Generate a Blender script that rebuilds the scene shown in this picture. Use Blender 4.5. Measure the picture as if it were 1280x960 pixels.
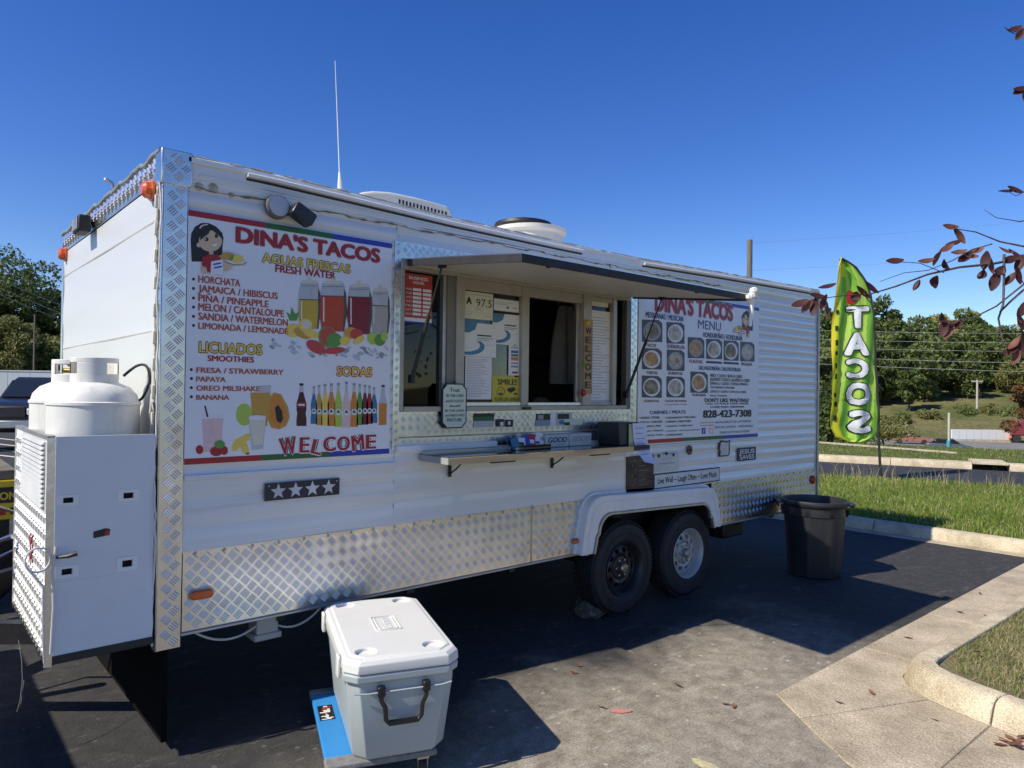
import bpy, bmesh, math, random
import numpy as np
from mathutils import Vector, Matrix
from math import radians, sin, cos, pi, sqrt, atan2

random.seed(7); rng = np.random.default_rng(7)
sc = bpy.context.scene
for o in list(bpy.data.objects): bpy.data.objects.remove(o)
COL = sc.collection

# ------------------------------------------------------------------ camera
# x runs along the trailer side, y away from the viewer, z up; side wall in y = 0
F, YAW, PIT, ROL = 890.5, 0.7159, 0.0088, 0.0129
CP = np.array([-0.9236, -3.4953, 1.6765])
FW = np.array([sin(YAW)*cos(PIT), cos(YAW)*cos(PIT), sin(PIT)])
_r = np.array([cos(YAW), -sin(YAW), 0.0]); _u = np.cross(_r, FW)
RV = _r*cos(ROL)+_u*sin(ROL); UV = -_r*sin(ROL)+_u*cos(ROL)
cam = bpy.data.cameras.new('camera'); camo = bpy.data.objects.new('camera', cam); COL.objects.link(camo)
cam.sensor_width = 36; cam.lens = F/1280*36; cam.clip_start = .05; cam.clip_end = 3000
camo.matrix_world = Matrix(((RV[0], UV[0], -FW[0], CP[0]), (RV[1], UV[1], -FW[1], CP[1]), (RV[2], UV[2], -FW[2], CP[2]), (0, 0, 0, 1)))
sc.camera = camo

# ------------------------------------------------------------------ sky, sun, exposure
SD = Vector((-1.03, .16, 1.0)).normalized()          # towards the sun
w = bpy.data.worlds.new('World'); sc.world = w; w.use_nodes = True
nt = w.node_tree; bg = nt.nodes['Background']
sky = nt.nodes.new('ShaderNodeTexSky'); sky.sky_type = 'NISHITA'; sky.sun_disc = False
sky.sun_elevation = math.asin(SD.z); sky.sun_rotation = atan2(SD.x, SD.y)
sky.altitude = 600; sky.air_density = 1.0; sky.dust_density = 0.15; sky.ozone_density = 3.0
hs_ = nt.nodes.new('ShaderNodeHueSaturation'); hs_.inputs['Saturation'].default_value = 1.33; hs_.inputs['Hue'].default_value = .519
nt.links.new(sky.outputs[0], hs_.inputs['Color']); nt.links.new(hs_.outputs[0], bg.inputs[0]); bg.inputs[1].default_value = .125
sun = bpy.data.lights.new('sun', 'SUN'); sun.energy = 5.0; sun.angle = radians(.53); sun.color = (1, .925, .80)
suno = bpy.data.objects.new('sun', sun); COL.objects.link(suno)
suno.rotation_euler = SD.to_track_quat('Z', 'Y').to_euler(); suno.location = (-6, 1, 9)
sc.view_settings.view_transform = 'Standard'; sc.view_settings.look = 'None'
sc.view_settings.exposure = 0.25; sc.view_settings.gamma = 1; sc.view_settings.use_curve_mapping = False

# ------------------------------------------------------------------ photo pixel -> place
def ray(x, y): return FW + RV*(x-640)/F - UV*(y-480)/F
def plane(x, y, ax, v):
    d = ray(x, y); return CP + d*((v-CP[ax])/d[ax])
def W(x, y, v=0.0): return plane(x, y, 1, v)
def G(x, y, v=0.0): return plane(x, y, 2, v)
def D(x, y, dep): return CP + ray(x, y)*dep

# ------------------------------------------------------------------ materials
def lin(c):
    return tuple((v/12.92 if v <= .04045 else ((v+.055)/1.055)**2.4) for v in c)
_M = {}
def M(name, rgb, rough=.5, metal=0, var=.08, scale=6.0, bump=0.0, bscale=60.0, stretch=(1, 1, 1), dirt=0.0, dirtcol=(.1, .09, .07), dscale=2.0, spec=.5, coat=0, trans=0):
    if name in _M: return _M[name]
    m = bpy.data.materials.new(name); m.use_nodes = True; n = m.node_tree.nodes; l = m.node_tree.links
    p = n['Principled BSDF']; p.inputs['Roughness'].default_value = rough; p.inputs['Metallic'].default_value = metal
    p.inputs['Specular IOR Level'].default_value = spec; p.inputs['Coat Weight'].default_value = coat
    if trans: p.inputs['Transmission Weight'].default_value = trans
    tc = n.new('ShaderNodeTexCoord'); mp = n.new('ShaderNodeMapping'); mp.inputs['Scale'].default_value = stretch
    l.new(tc.outputs['Object'], mp.inputs[0])
    no = n.new('ShaderNodeTexNoise'); no.inputs['Scale'].default_value = scale; no.inputs['Detail'].default_value = 5
    l.new(mp.outputs[0], no.inputs['Vector'])
    mr = n.new('ShaderNodeMapRange'); mr.inputs[1].default_value = .3; mr.inputs[2].default_value = .7
    mr.inputs[3].default_value = 1-var; mr.inputs[4].default_value = 1+var; l.new(no.outputs[0], mr.inputs[0])
    mx = n.new('ShaderNodeVectorMath'); mx.operation = 'SCALE'; mx.inputs[0].default_value = rgb[:3]
    l.new(mr.outputs[0], mx.inputs[3])
    out = mx.outputs[0]
    if dirt:
        n2 = n.new('ShaderNodeTexNoise'); n2.inputs['Scale'].default_value = dscale; n2.inputs['Detail'].default_value = 8; n2.inputs['Roughness'].default_value = .7
        l.new(mp.outputs[0], n2.inputs['Vector'])
        m2 = n.new('ShaderNodeMapRange'); m2.inputs[1].default_value = .52; m2.inputs[2].default_value = .75; m2.inputs[3].default_value = 0; m2.inputs[4].default_value = dirt
        l.new(n2.outputs[0], m2.inputs[0])
        mi = n.new('ShaderNodeMix'); mi.data_type = 'RGBA'; l.new(m2.outputs[0], mi.inputs[0]); l.new(out, mi.inputs[6]); mi.inputs[7].default_value = (*dirtcol, 1)
        out = mi.outputs[2]
    l.new(out, p.inputs['Base Color'])
    if bump:
        nb = n.new('ShaderNodeTexNoise'); nb.inputs['Scale'].default_value = bscale; nb.inputs['Detail'].default_value = 4
        l.new(mp.outputs[0], nb.inputs['Vector'])
        b = n.new('ShaderNodeBump'); b.inputs['Strength'].default_value = bump; b.inputs['Distance'].default_value = .01
        l.new(nb.outputs[0], b.inputs['Height']); l.new(b.outputs[0], p.inputs['Normal'])
    _M[name] = m; return m

def ink(name, rgb): return M('ink_'+name, rgb, .42, var=.04, scale=30)
def leafmat(name, c1, c2, sc_=.5, transl=.35):
    if name in _M: return _M[name]
    m = bpy.data.materials.new(name); m.use_nodes = True; n = m.node_tree.nodes; l = m.node_tree.links
    p = n['Principled BSDF']; p.inputs['Roughness'].default_value = .55; p.inputs['Specular IOR Level'].default_value = .3
    tc = n.new('ShaderNodeTexCoord'); no = n.new('ShaderNodeTexNoise'); no.inputs['Scale'].default_value = sc_; no.inputs['Detail'].default_value = 3
    l.new(tc.outputs['Object'], no.inputs['Vector'])
    ge = n.new('ShaderNodeNewGeometry'); oi = n.new('ShaderNodeObjectInfo')
    a = n.new('ShaderNodeMath'); a.operation = 'MULTIPLY_ADD'; a.inputs[1].default_value = .7; l.new(ge.outputs['Random Per Island'], a.inputs[0])
    b = n.new('ShaderNodeMath'); b.operation = 'MULTIPLY_ADD'; b.inputs[1].default_value = 1.2; b.inputs[2].default_value = -.45; l.new(no.outputs[0], b.inputs[0]); l.new(b.outputs[0], a.inputs[2])
    mi = n.new('ShaderNodeMix'); mi.data_type = 'RGBA'; mi.clamp_factor = True; l.new(a.outputs[0], mi.inputs[0]); mi.inputs[6].default_value = (*c1, 1); mi.inputs[7].default_value = (*c2, 1)
    ml = n.new('ShaderNodeMath'); ml.operation = 'MULTIPLY_ADD'; ml.inputs[1].default_value = .5; ml.inputs[2].default_value = .75; l.new(oi.outputs['Random'], ml.inputs[0])
    sv = n.new('ShaderNodeVectorMath'); sv.operation = 'SCALE'; l.new(mi.outputs[2], sv.inputs[0]); l.new(ml.outputs[0], sv.inputs[3])
    l.new(sv.outputs[0], p.inputs['Base Color'])
    t = n.new('ShaderNodeBsdfTranslucent'); l.new(sv.outputs[0], t.inputs[0]); ms = n.new('ShaderNodeMixShader'); ms.inputs[0].default_value = transl
    l.new(p.outputs[0], ms.inputs[1]); l.new(t.outputs[0], ms.inputs[2]); l.new(ms.outputs[0], n['Material Output'].inputs[0])
    _M[name] = m; return m

def glassmat(name, tint=(.9, .95, .95), refl=1.0, clear=.7):
    if name in _M: return _M[name]
    m = bpy.data.materials.new(name); m.use_nodes = True; n = m.node_tree.nodes; l = m.node_tree.links
    g = n.new('ShaderNodeBsdfGlossy'); g.inputs['Roughness'].default_value = .03
    t = n.new('ShaderNodeBsdfTransparent'); t.inputs[0].default_value = (*[v*clear for v in tint], 1)
    fr = n.new('ShaderNodeFresnel'); fr.inputs[0].default_value = 1.5
    ms = n.new('ShaderNodeMixShader'); l.new(fr.outputs[0], ms.inputs[0]); l.new(t.outputs[0], ms.inputs[1]); l.new(g.outputs[0], ms.inputs[2])
    l.new(ms.outputs[0], n['Material Output'].inputs[0]); _M[name] = m; return m

WHITE = M('white_vinyl', (.76, .77, .80), .38, var=.03)
PAPER = M('white_paper', (.74, .75, .76), .7, var=.03)
CREAM = M('cream_card', (.66, .65, .52), .7, var=.04)
RED = ink('red', (.36, .012, .02)); ORG = ink('brick_red', (.42, .07, .025)); NAVY = ink('navy', (.012, .02, .12)); BLACK = ink('black', (.012, .012, .014))
BLUE = ink('blue', (.02, .04, .36)); GREEN = ink('green', (.02, .12, .035)); YEL = ink('yellow', (.80, .58, .10)); GREY = ink('grey', (.3, .31, .33))
SKIN = ink('skin', (.66, .47, .30)); LEAFG = ink('leaf_green', (.10, .30, .05)); PINK = ink('pink', (.72, .5, .5)); BROWN = ink('brown', (.2, .09, .03))
GOLD = ink('gold', (.55, .30, .05)); TEAL = ink('teal', (.03, .17, .30)); ICE = ink('ice', (.42, .50, .64)); WINE = ink('wine', (.16, .01, .03)); LIME = ink('lime', (.42, .55, .08))
PALEG = ink('pale_green', (.60, .68, .56)); ORANGE = ink('orange', (.62, .22, .03))
ALU = M('tread_aluminium', (.72, .71, .68), .27, 1.0, var=.10, scale=7, dirt=.35, dirtcol=(.34, .31, .26), dscale=6, bump=.05, bscale=40)
ALUB = M('bright_aluminium', (.70, .70, .70), .28, 1.0, var=.06, scale=9, bump=.06, bscale=25)
ALUD = M('dull_aluminium', (.46, .45, .42), .45, .85, var=.12, scale=12, dirt=.4, dirtcol=(.22, .2, .16), dscale=9)
SIDING = M('white_siding', (.70, .71, .71), .30, .0, var=.05, scale=1.6, stretch=(.35, 1, 4), dirt=.5, dirtcol=(.40, .36, .29), dscale=1.9, bump=.14, bscale=5, coat=.5)
FRONTW = M('white_front_sheet', (.56, .57, .56), .34, var=.03, scale=2, stretch=(1, .3, 4), dirt=.12, dirtcol=(.5, .47, .42), dscale=1.5, bump=.10, bscale=3)
FRAME = M('window_frame_aluminium', (.40, .37, .31), .45, .35, var=.08, scale=14)
RUBBER = M('black_rubber', (.018, .018, .019), .6, var=.2, scale=20)
BLKM = M('black_steel', (.02, .02, .021), .5, .2, var=.25, scale=20, bump=.1)
CAULK = M('caulk', (.42, .38, .29), .8, var=.35, scale=40, bump=.6, bscale=50)
WHITEP = M('white_paint', (.76, .76, .75), .4, var=.04, dirt=.2, dirtcol=(.45, .42, .36), dscale=5)
AMBER = M('amber_lens', (.62, .10, .012), .18, var=.1, coat=.6)
REDL = M('red_lens', (.40, .01, .012), .2, var=.1, coat=.5)
WOOD = M('pine_edge', (.50, .37, .20), .6, var=.2, scale=3, stretch=(1, 8, 8), bump=.1)
DARKIN = M('kitchen_panel', (.34, .34, .33), .5, var=.15)
STEEL = M('stainless', (.5, .5, .5), .3, 1.0)

# ------------------------------------------------------------------ mesh helpers
class MB:
    def __init__(s): s.v = []; s.f = []; s.mi = []; s.k = 0
    def add(s, vs, fs):
        b = len(s.v); s.v += [tuple(float(c) for c in q) for q in vs]
        for f in fs: s.f.append([i+b for i in f]); s.mi.append(s.k)
        return s
    def box(s, x0, x1, y0, y1, z0, z1):
        return s.add([(x0, y0, z0), (x1, y0, z0), (x1, y1, z0), (x0, y1, z0), (x0, y0, z1), (x1, y0, z1), (x1, y1, z1), (x0, y1, z1)],
                     [(0, 3, 2, 1), (4, 5, 6, 7), (0, 1, 5, 4), (1, 2, 6, 5), (2, 3, 7, 6), (3, 0, 4, 7)])
    def hexa(s, a, b):   # two quads (4 points each), joined
        return s.add(list(a)+list(b), [(3, 2, 1, 0), (4, 5, 6, 7), (0, 1, 5, 4), (1, 2, 6, 5), (2, 3, 7, 6), (3, 0, 4, 7)])
    def cyl(s, p0, p1, r0, r1=None, n=14): return s.tube([p0, p1], [r0, r0 if r1 is None else r1], n)
    def tube(s, pts, r, n=6, cap=True):
        P = [Vector(p) for p in pts]; R = r if isinstance(r, (list, tuple)) else [r]*len(P)
        b = len(s.v); up = None
        for i, p in enumerate(P):
            t = (P[min(i+1, len(P)-1)]-P[max(i-1, 0)])
            t = t.normalized() if t.length > 1e-9 else Vector((0, 0, 1))
            if up is None: a = t.orthogonal().normalized()
            else:
                a = up - t*up.dot(t); a = a.normalized() if a.length > 1e-6 else t.orthogonal().normalized()
            up = a; c = t.cross(a)
            for k in range(n):
                q = p+(a*cos(2*pi*k/n)+c*sin(2*pi*k/n))*R[i]; s.v.append(tuple(q))
        for i in range(len(P)-1):
            for k in range(n):
                s.f.append([b+i*n+k, b+i*n+(k+1) % n, b+(i+1)*n+(k+1) % n, b+(i+1)*n+k]); s.mi.append(s.k)
        if cap:
            s.f.append([b+k for k in range(n)][::-1]); s.mi.append(s.k)
            e = b+(len(P)-1)*n; s.f.append([e+k for k in range(n)]); s.mi.append(s.k)
        return s
    def lathe(s, prof, c=(0, 0, 0), n=32, axis='z', a0=0, a1=2*pi):
        b = len(s.v); full = abs(a1-a0-2*pi) < 1e-6; m = n if full else n+1
        for k in range(m):
            a = a0+(a1-a0)*k/n
            for (r, h) in prof:
                if axis == 'z': q = (c[0]+r*cos(a), c[1]+r*sin(a), c[2]+h)
                elif axis == 'y': q = (c[0]+r*cos(a), c[1]+h, c[2]+r*sin(a))
                else: q = (c[0]+h, c[1]+r*cos(a), c[2]+r*sin(a))
                s.v.append(q)
        L = len(prof)
        for k in range(n):
            k2 = (k+1) % m
            for j in range(L-1):
                f = [b+k*L+j, b+k2*L+j, b+k2*L+j+1, b+k*L+j+1]
                s.f.append(f[::-1] if axis == 'y' else f); s.mi.append(s.k)
        return s
    def prism(s, pts, d0, d1, pl='xz'):
        n = len(pts)
        def q(p, d): return (p[0], d, p[1]) if pl == 'xz' else ((p[0], p[1], d) if pl == 'xy' else (d, p[0], p[1]))
        return s.add([q(p, d0) for p in pts]+[q(p, d1) for p in pts],
                     [list(range(n)), list(range(2*n-1, n-1, -1))]+[[i, n+i, n+(i+1) % n, (i+1) % n] for i in range(n)])
    def ring(s, outer, inner, d0, d1, pl='xz'):
        n = len(outer)
        def q(p, d): return (p[0], d, p[1]) if pl == 'xz' else ((p[0], p[1], d) if pl == 'xy' else (d, p[0], p[1]))
        vs = [q(p, d0) for p in outer]+[q(p, d0) for p in inner]+[q(p, d1) for p in outer]+[q(p, d1) for p in inner]
        fs = []
        for i in range(n):
            j = (i+1) % n
            fs += [(i, j, n+j, n+i), (2*n+j, 2*n+i, 3*n+i, 3*n+j), (j, i, 2*n+i, 2*n+j), (n+i, n+j, 3*n+j, 3*n+i)]
        return s.add(vs, fs)
    def poly(s, pts): return s.add(pts, [list(range(len(pts)))])
    def build(s, name, mat, parent=None, bevel=0, seg=2, smooth=True, ang=35, kind=None, fixn=False):
        me = bpy.data.meshes.new(name); me.from_pydata(s.v, [], s.f)
        for m in (mat if isinstance(mat, (list, tuple)) else [mat]): me.materials.append(m)
        if any(s.mi): me.polygons.foreach_set('material_index', s.mi)
        if fixn:
            bm = bmesh.new(); bm.from_mesh(me); bmesh.ops.recalc_face_normals(bm, faces=bm.faces); bm.to_mesh(me); bm.free()
        me.update()
        if smooth:
            me.polygons.foreach_set('use_smooth', [True]*len(me.polygons)); me.set_sharp_from_angle(angle=radians(ang))
        return link(name, me, parent, bevel, seg, kind)
def link(name, me, parent=None, bevel=0, seg=2, kind=None):
    o = bpy.data.objects.new(name, me); COL.objects.link(o)
    if parent: o.parent = parent
    if bevel:
        b = o.modifiers.new('bevel', 'BEVEL'); b.width = bevel; b.segments = seg; b.limit_method = 'ANGLE'; b.angle_limit = radians(40)
    if kind: o['kind'] = kind
    return o
def tag(o, label=None, cat=None, group=None, kind=None):
    if label: o['label'] = label
    if cat: o['category'] = cat
    if group: o['group'] = group
    if kind: o['kind'] = kind
    return o
def thing(name, label, cat, loc=(0, 0, 0), rz=0.0, group=None):
    o = bpy.data.objects.new(name, None); COL.objects.link(o); o.empty_display_size = .1
    o.location = loc; o.rotation_euler = (0, 0, rz); return tag(o, label, cat, group)
def raw_mesh(name, V, Fc, mat, parent=None, mi=None, kind=None, smooth=False):
    me = bpy.data.meshes.new(name); me.from_pydata(V.tolist() if hasattr(V, 'tolist') else V, [], Fc.tolist() if hasattr(Fc, 'tolist') else Fc)
    for m in (mat if isinstance(mat, (list, tuple)) else [mat]): me.materials.append(m)
    if mi is not None: me.polygons.foreach_set('material_index', [int(i) for i in mi])
    if smooth: me.polygons.foreach_set('use_smooth', [True]*len(me.polygons))
    me.update(); return link(name, me, parent, kind=kind)
def copy_tree(o, parent=None, **kw):
    c = o.copy(); COL.objects.link(c); c.parent = parent
    for ch in o.children: copy_tree(ch, c)
    return c
def rrect(x0, x1, z0, z1, r, n=4):
    out = []
    for cx, cz, a in ((x1-r, z1-r, 0), (x0+r, z1-r, pi/2), (x0+r, z0+r, pi), (x1-r, z0+r, 1.5*pi)):
        for k in range(n+1): out.append((cx+r*cos(a+pi/2*k/n), cz+r*sin(a+pi/2*k/n)))
    return out

# text: flat letters in the xz plane, cap height 1 at scale 1
_tm = {}
def text_geo(s, off=0.0):
    if (s, off) in _tm: return _tm[(s, off)]
    cu = bpy.data.curves.new('t', 'FONT'); cu.body = s; cu.offset = off; cu.resolution_u = 3
    o = bpy.data.objects.new('t', cu); COL.objects.link(o)
    me = bpy.data.meshes.new_from_object(o.evaluated_get(bpy.context.evaluated_depsgraph_get()))
    V = np.zeros(len(me.vertices)*3); me.vertices.foreach_get('co', V); V = V.reshape(-1, 3)
    Fs = [list(p.vertices) for p in me.polygons]
    bpy.data.objects.remove(o); bpy.data.curves.remove(cu); bpy.data.meshes.remove(me)
    _tm[(s, off)] = (V, Fs); return V, Fs
_H = None
def letters(parent, s, x0, z0, x1, z1, mat, y=-.001, off=.02, name='lettering', outline=None, outoff=.06, mirror=False, rot=0, fit=False, shear=0):
    """s between x0..x1, baseline z0, capitals up to z1 (parent's local frame)"""
    global _H
    if _H is None: _H = text_geo('H')[0][:, 1].max()
    V0, F0 = text_geo(s)
    if len(V0) == 0: return None
    def bold(r, dirs):
        vs, fs = [], []
        for k, (dx, dz) in enumerate(dirs):
            q = V0.copy(); q[:, 0] += dx*r; q[:, 1] += dz*r; q[:, 2] = -k*.00004; fs += [[i+k*len(V0) for i in f] for f in F0]; vs.append(q)
        return np.concatenate(vs), fs
    V, Fs = bold(off, ((0, 0), (-1, .4), (1, -.4), (-1, -.4), (1, .4)) if off > .012 else ((0, 0),))
    u = V[:, 0]; a, b = u.min(), u.max()
    hh = (V[:, 1].max()-0) if fit else _H
    def mp(V):
        t = (V[:, 0]-a)/(b-a)
        if mirror: t = 1-t
        X = x0+t*(x1-x0); Z = z0+V[:, 1]/hh*(z1-z0)
        X = X+shear*(Z-z0)
        if rot:
            cx, cz = (x0+x1)/2, (z0+z1)/2
            X, Z = cx+(X-cx)*cos(rot)-(Z-cz)*sin(rot), cz+(X-cx)*sin(rot)+(Z-cz)*cos(rot)
        return X, Z
    X, Z = mp(V)
    vv = np.stack([X, y+V[:, 2], Z], 1); ff = [list(f) for f in Fs]; mi = [0]*len(ff); mats = [mat]
    if outline:
        V2, F2 = bold(outoff, [(cos(t*pi/4), sin(t*pi/4)) for t in range(8)]); X2, Z2 = mp(V2); n = len(vv)
        vv = np.concatenate([vv, np.stack([X2, y+.0008+V2[:, 2], Z2], 1)]); ff += [[i+n for i in f] for f in F2]; mi += [1]*len(F2); mats.append(outline)
    return raw_mesh(name, vv, ff, mats, parent, mi)
def ptext(parent, s, lb, rt, mat, y, **kw):
    """text given by two photo corners on the plane y (left-bottom, right-top)"""
    A = W(*lb, y); B = W(*rt, y); L = parent.location
    p2 = parent.parent
    ox, oy, oz = (L.x, L.y, L.z)
    return letters(parent, s, A[0]-ox, A[2]-oz, B[0]-ox, B[2]-oz, mat, y=y-oy, **kw)
def prints(parent, name, shapes, y, pm=None, step=.0004):
    """flat printed picture: list of (material, [photo points]) laid over each other"""
    mb = MB(); mats = []; L = parent.location; k = 0
    for m, pts in shapes:
        if m not in mats: mats.append(m)
        mb.k = mats.index(m); yy = y-k*step; k += 1
        q = [W(*(pm(*p) if pm else p), yy) for p in pts]
        mb.poly([(a[0]-L.x, a[1]-L.y, a[2]-L.z) for a in q])
    return mb.build(name, mats, parent, smooth=False)
def ell(cx, cy, rx, ry, n=16, a=0):
    return [(cx+rx*cos(t)*cos(a)-ry*sin(t)*sin(a), cy+rx*cos(t)*sin(a)+ry*sin(t)*cos(a)) for t in [2*pi*k/n for k in range(n)]]
def rect(x0, y0, x1, y1, sk=0): return [(x0, y0), (x1, y0+sk), (x1, y1+sk), (x0, y1)]

# raised tread bars: basket weave of short ridges on a plate (origin o, axes eu, ev, outward en)
def tread(name, o, eu, ev, en, w, h, mat, parent, cell=.042, nb=4, bar=.035, bw=.0030, ht=.0016, skip=None):
    o, eu, ev, en = map(np.array, (o, eu, ev, en)); V = []; Fc = []
    m_ = int((w+h)/cell)+3; A_, B_ = np.array([.7071, .7071]), np.array([-.7071, .7071])
    for i in range(-m_, m_):
        for j in range(-m_, m_):
            cu, cv = A_*(i+.5)*cell+B_*(j+.5)*cell
            if not (-cell < cu < w+cell and -cell < cv < h+cell): continue
            d, n = (A_, B_) if (i+j) % 2 else (B_, -A_)
            for k in range(nb):
                c = np.array([cu, cv])+n*((k-(nb-1)/2)*cell*.86/nb); hb = bar/2
                a, b = c-d*hb, c+d*hb
                if min(a[0], b[0]) < .004 or max(a[0], b[0]) > w-.004 or min(a[1], b[1]) < .004 or max(a[1], b[1]) > h-.004: continue
                q = [a-n*bw, b-n*bw, b+n*bw, a+n*bw]; t = [a+d*.004, b-d*.004]
                base = len(V)
                V += [o+eu*p[0]+ev*p[1] for p in q]+[o+eu*p[0]+ev*p[1]+en*ht for p in t]
                Fc += [[base, base+1, base+5, base+4], [base+2, base+3, base+4, base+5], [base+1, base+2, base+5], [base+3, base, base+4]]
    return raw_mesh(name, np.array(V), Fc, mat, parent, kind='stuff')

# ================================================================== THE SETTING
E1 = np.array([.922, .388]); E2 = np.array([.388, -.922])       # across / along the road behind
def terr(x, y):
    s = x*E1[0]+y*E1[1]; s = np.asarray(s, float)
    z = np.where(s < 24, 0, -4.6*(1-np.exp(-np.clip(s-24, 0, None)/9)))
    a = np.clip((s-112)/46, 0, 1); z = z+5.2*(a*a*(3-2*a))
    z = z+np.clip(s-150, 0, 130)*.125+np.clip(s-280, 0, 300)*.05
    return z
def surf(name, rgb1, rgb2, sc1, rough=.9, bump=.4, bscale=40, spec=.3):
    m = bpy.data.materials.new(name); m.use_nodes = True; n = m.node_tree.nodes; l = m.node_tree.links; p = n['Principled BSDF']
    p.inputs['Roughness'].default_value = rough; p.inputs['Specular IOR Level'].default_value = spec
    tc = n.new('ShaderNodeTexCoord')
    a = n.new('ShaderNodeTexNoise'); a.inputs['Scale'].default_value = sc1; a.inputs['Detail'].default_value = 8; a.inputs['Roughness'].default_value = .65
    l.new(tc.outputs['Object'], a.inputs['Vector'])
    mr = n.new('ShaderNodeMapRange'); mr.inputs[1].default_value = .35; mr.inputs[2].default_value = .65; l.new(a.outputs[0], mr.inputs[0])
    mi = n.new('ShaderNodeMix'); mi.data_type = 'RGBA'; l.new(mr.outputs[0], mi.inputs[0]); mi.inputs[6].default_value = (*rgb1, 1); mi.inputs[7].default_value = (*rgb2, 1)
    f2 = n.new('ShaderNodeTexNoise'); f2.inputs['Scale'].default_value = bscale*2.2; f2.inputs['Detail'].default_value = 3; l.new(tc.outputs['Object'], f2.inputs['Vector'])
    r2_ = n.new('ShaderNodeMapRange'); r2_.inputs[1].default_value = .3; r2_.inputs[2].default_value = .7; r2_.inputs[3].default_value = .62; r2_.inputs[4].default_value = 1.3; l.new(f2.outputs[0], r2_.inputs[0])
    sv_ = n.new('ShaderNodeVectorMath'); sv_.operation = 'SCALE'; l.new(mi.outputs[2], sv_.inputs[0]); l.new(r2_.outputs[0], sv_.inputs[3])
    l.new(sv_.outputs[0], p.inputs['Base Color'])
    b = n.new('ShaderNodeTexNoise'); b.inputs['Scale'].default_value = bscale; b.inputs['Detail'].default_value = 4; l.new(tc.outputs['Object'], b.inputs['Vector'])
    bu = n.new('ShaderNodeBump'); bu.inputs['Strength'].default_value = bump; bu.inputs['Distance'].default_value = .02; l.new(b.outputs[0], bu.inputs['Height']); l.new(bu.outputs[0], p.inputs['Normal'])
    return m
def asphalt():
    m = bpy.data.materials.new('lot_asphalt'); m.use_nodes = True; n = m.node_tree.nodes; l = m.node_tree.links; p = n['Principled BSDF']
    p.inputs['Roughness'].default_value = .85; p.inputs['Specular IOR Level'].default_value = .35
    tc = n.new('ShaderNodeTexCoord'); g = tc.outputs['Object']
    def noise(s, d=5, r=.6, src=None):
        a = n.new('ShaderNodeTexNoise'); a.inputs['Scale'].default_value = s; a.inputs['Detail'].default_value = d; a.inputs['Roughness'].default_value = r
        l.new(src or g, a.inputs['Vector']); return a.outputs[0]
    def rng_(v, a, b, c=0., d=1.):
        r = n.new('ShaderNodeMapRange'); r.inputs[1].default_value = a; r.inputs[2].default_value = b; r.inputs[3].default_value = c; r.inputs[4].default_value = d; l.new(v, r.inputs[0]); return r.outputs[0]
    def mix(f, a, b):
        x = n.new('ShaderNodeMix'); x.data_type = 'RGBA'; l.new(f, x.inputs[0])
        for i, v in ((6, a), (7, b)):
            if isinstance(v, tuple): x.inputs[i].default_value = (*v, 1)
            else: l.new(v, x.inputs[i])
        return x.outputs[2]
    def ma(op, a, b):
        x = n.new('ShaderNodeMath'); x.operation = op; x.use_clamp = False
        for i, v in ((0, a), (1, b)):
            if isinstance(v, (int, float)): x.inputs[i].default_value = v
            else: l.new(v, x.inputs[i])
        return x.outputs[0]
    sep = n.new('ShaderNodeSeparateXYZ'); l.new(g, sep.inputs[0])
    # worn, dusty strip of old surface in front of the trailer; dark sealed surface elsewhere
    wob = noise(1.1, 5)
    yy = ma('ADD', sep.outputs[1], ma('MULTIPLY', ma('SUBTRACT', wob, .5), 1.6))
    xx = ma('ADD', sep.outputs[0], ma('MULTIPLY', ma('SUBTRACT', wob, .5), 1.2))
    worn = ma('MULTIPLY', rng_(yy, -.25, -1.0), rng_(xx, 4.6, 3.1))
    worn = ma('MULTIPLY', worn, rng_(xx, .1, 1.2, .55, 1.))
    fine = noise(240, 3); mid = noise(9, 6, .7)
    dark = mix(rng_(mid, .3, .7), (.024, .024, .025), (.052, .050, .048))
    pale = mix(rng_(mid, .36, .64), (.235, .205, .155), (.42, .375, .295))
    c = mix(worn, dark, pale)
    vor = n.new('ShaderNodeTexVoronoi'); vor.inputs['Scale'].default_value = 90; l.new(g, vor.inputs['Vector'])
    spk = ma('MULTIPLY', rng_(vor.outputs['Distance'], .22, .10), rng_(noise(14, 2), .45, .6))
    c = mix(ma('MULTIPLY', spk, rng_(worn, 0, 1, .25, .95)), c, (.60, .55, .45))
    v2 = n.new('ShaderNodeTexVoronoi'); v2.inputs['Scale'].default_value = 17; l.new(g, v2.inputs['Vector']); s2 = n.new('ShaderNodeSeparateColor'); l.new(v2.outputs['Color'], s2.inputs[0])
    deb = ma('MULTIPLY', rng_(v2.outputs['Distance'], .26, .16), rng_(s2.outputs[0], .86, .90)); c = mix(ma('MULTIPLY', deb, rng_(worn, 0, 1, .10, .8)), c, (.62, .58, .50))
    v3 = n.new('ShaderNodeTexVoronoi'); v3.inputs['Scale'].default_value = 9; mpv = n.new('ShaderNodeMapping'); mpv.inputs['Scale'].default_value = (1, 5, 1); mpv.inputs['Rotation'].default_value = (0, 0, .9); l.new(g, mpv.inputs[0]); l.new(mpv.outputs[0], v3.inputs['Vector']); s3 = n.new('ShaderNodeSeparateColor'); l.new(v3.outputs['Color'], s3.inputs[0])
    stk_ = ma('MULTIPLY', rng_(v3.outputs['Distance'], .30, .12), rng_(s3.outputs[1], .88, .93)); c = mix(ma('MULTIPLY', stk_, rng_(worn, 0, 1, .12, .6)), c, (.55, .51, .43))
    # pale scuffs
    mp = n.new('ShaderNodeMapping'); mp.inputs['Scale'].default_value = (2.2, 7, 1); mp.inputs['Rotation'].default_value = (0, 0, .6); l.new(g, mp.inputs[0])
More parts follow.
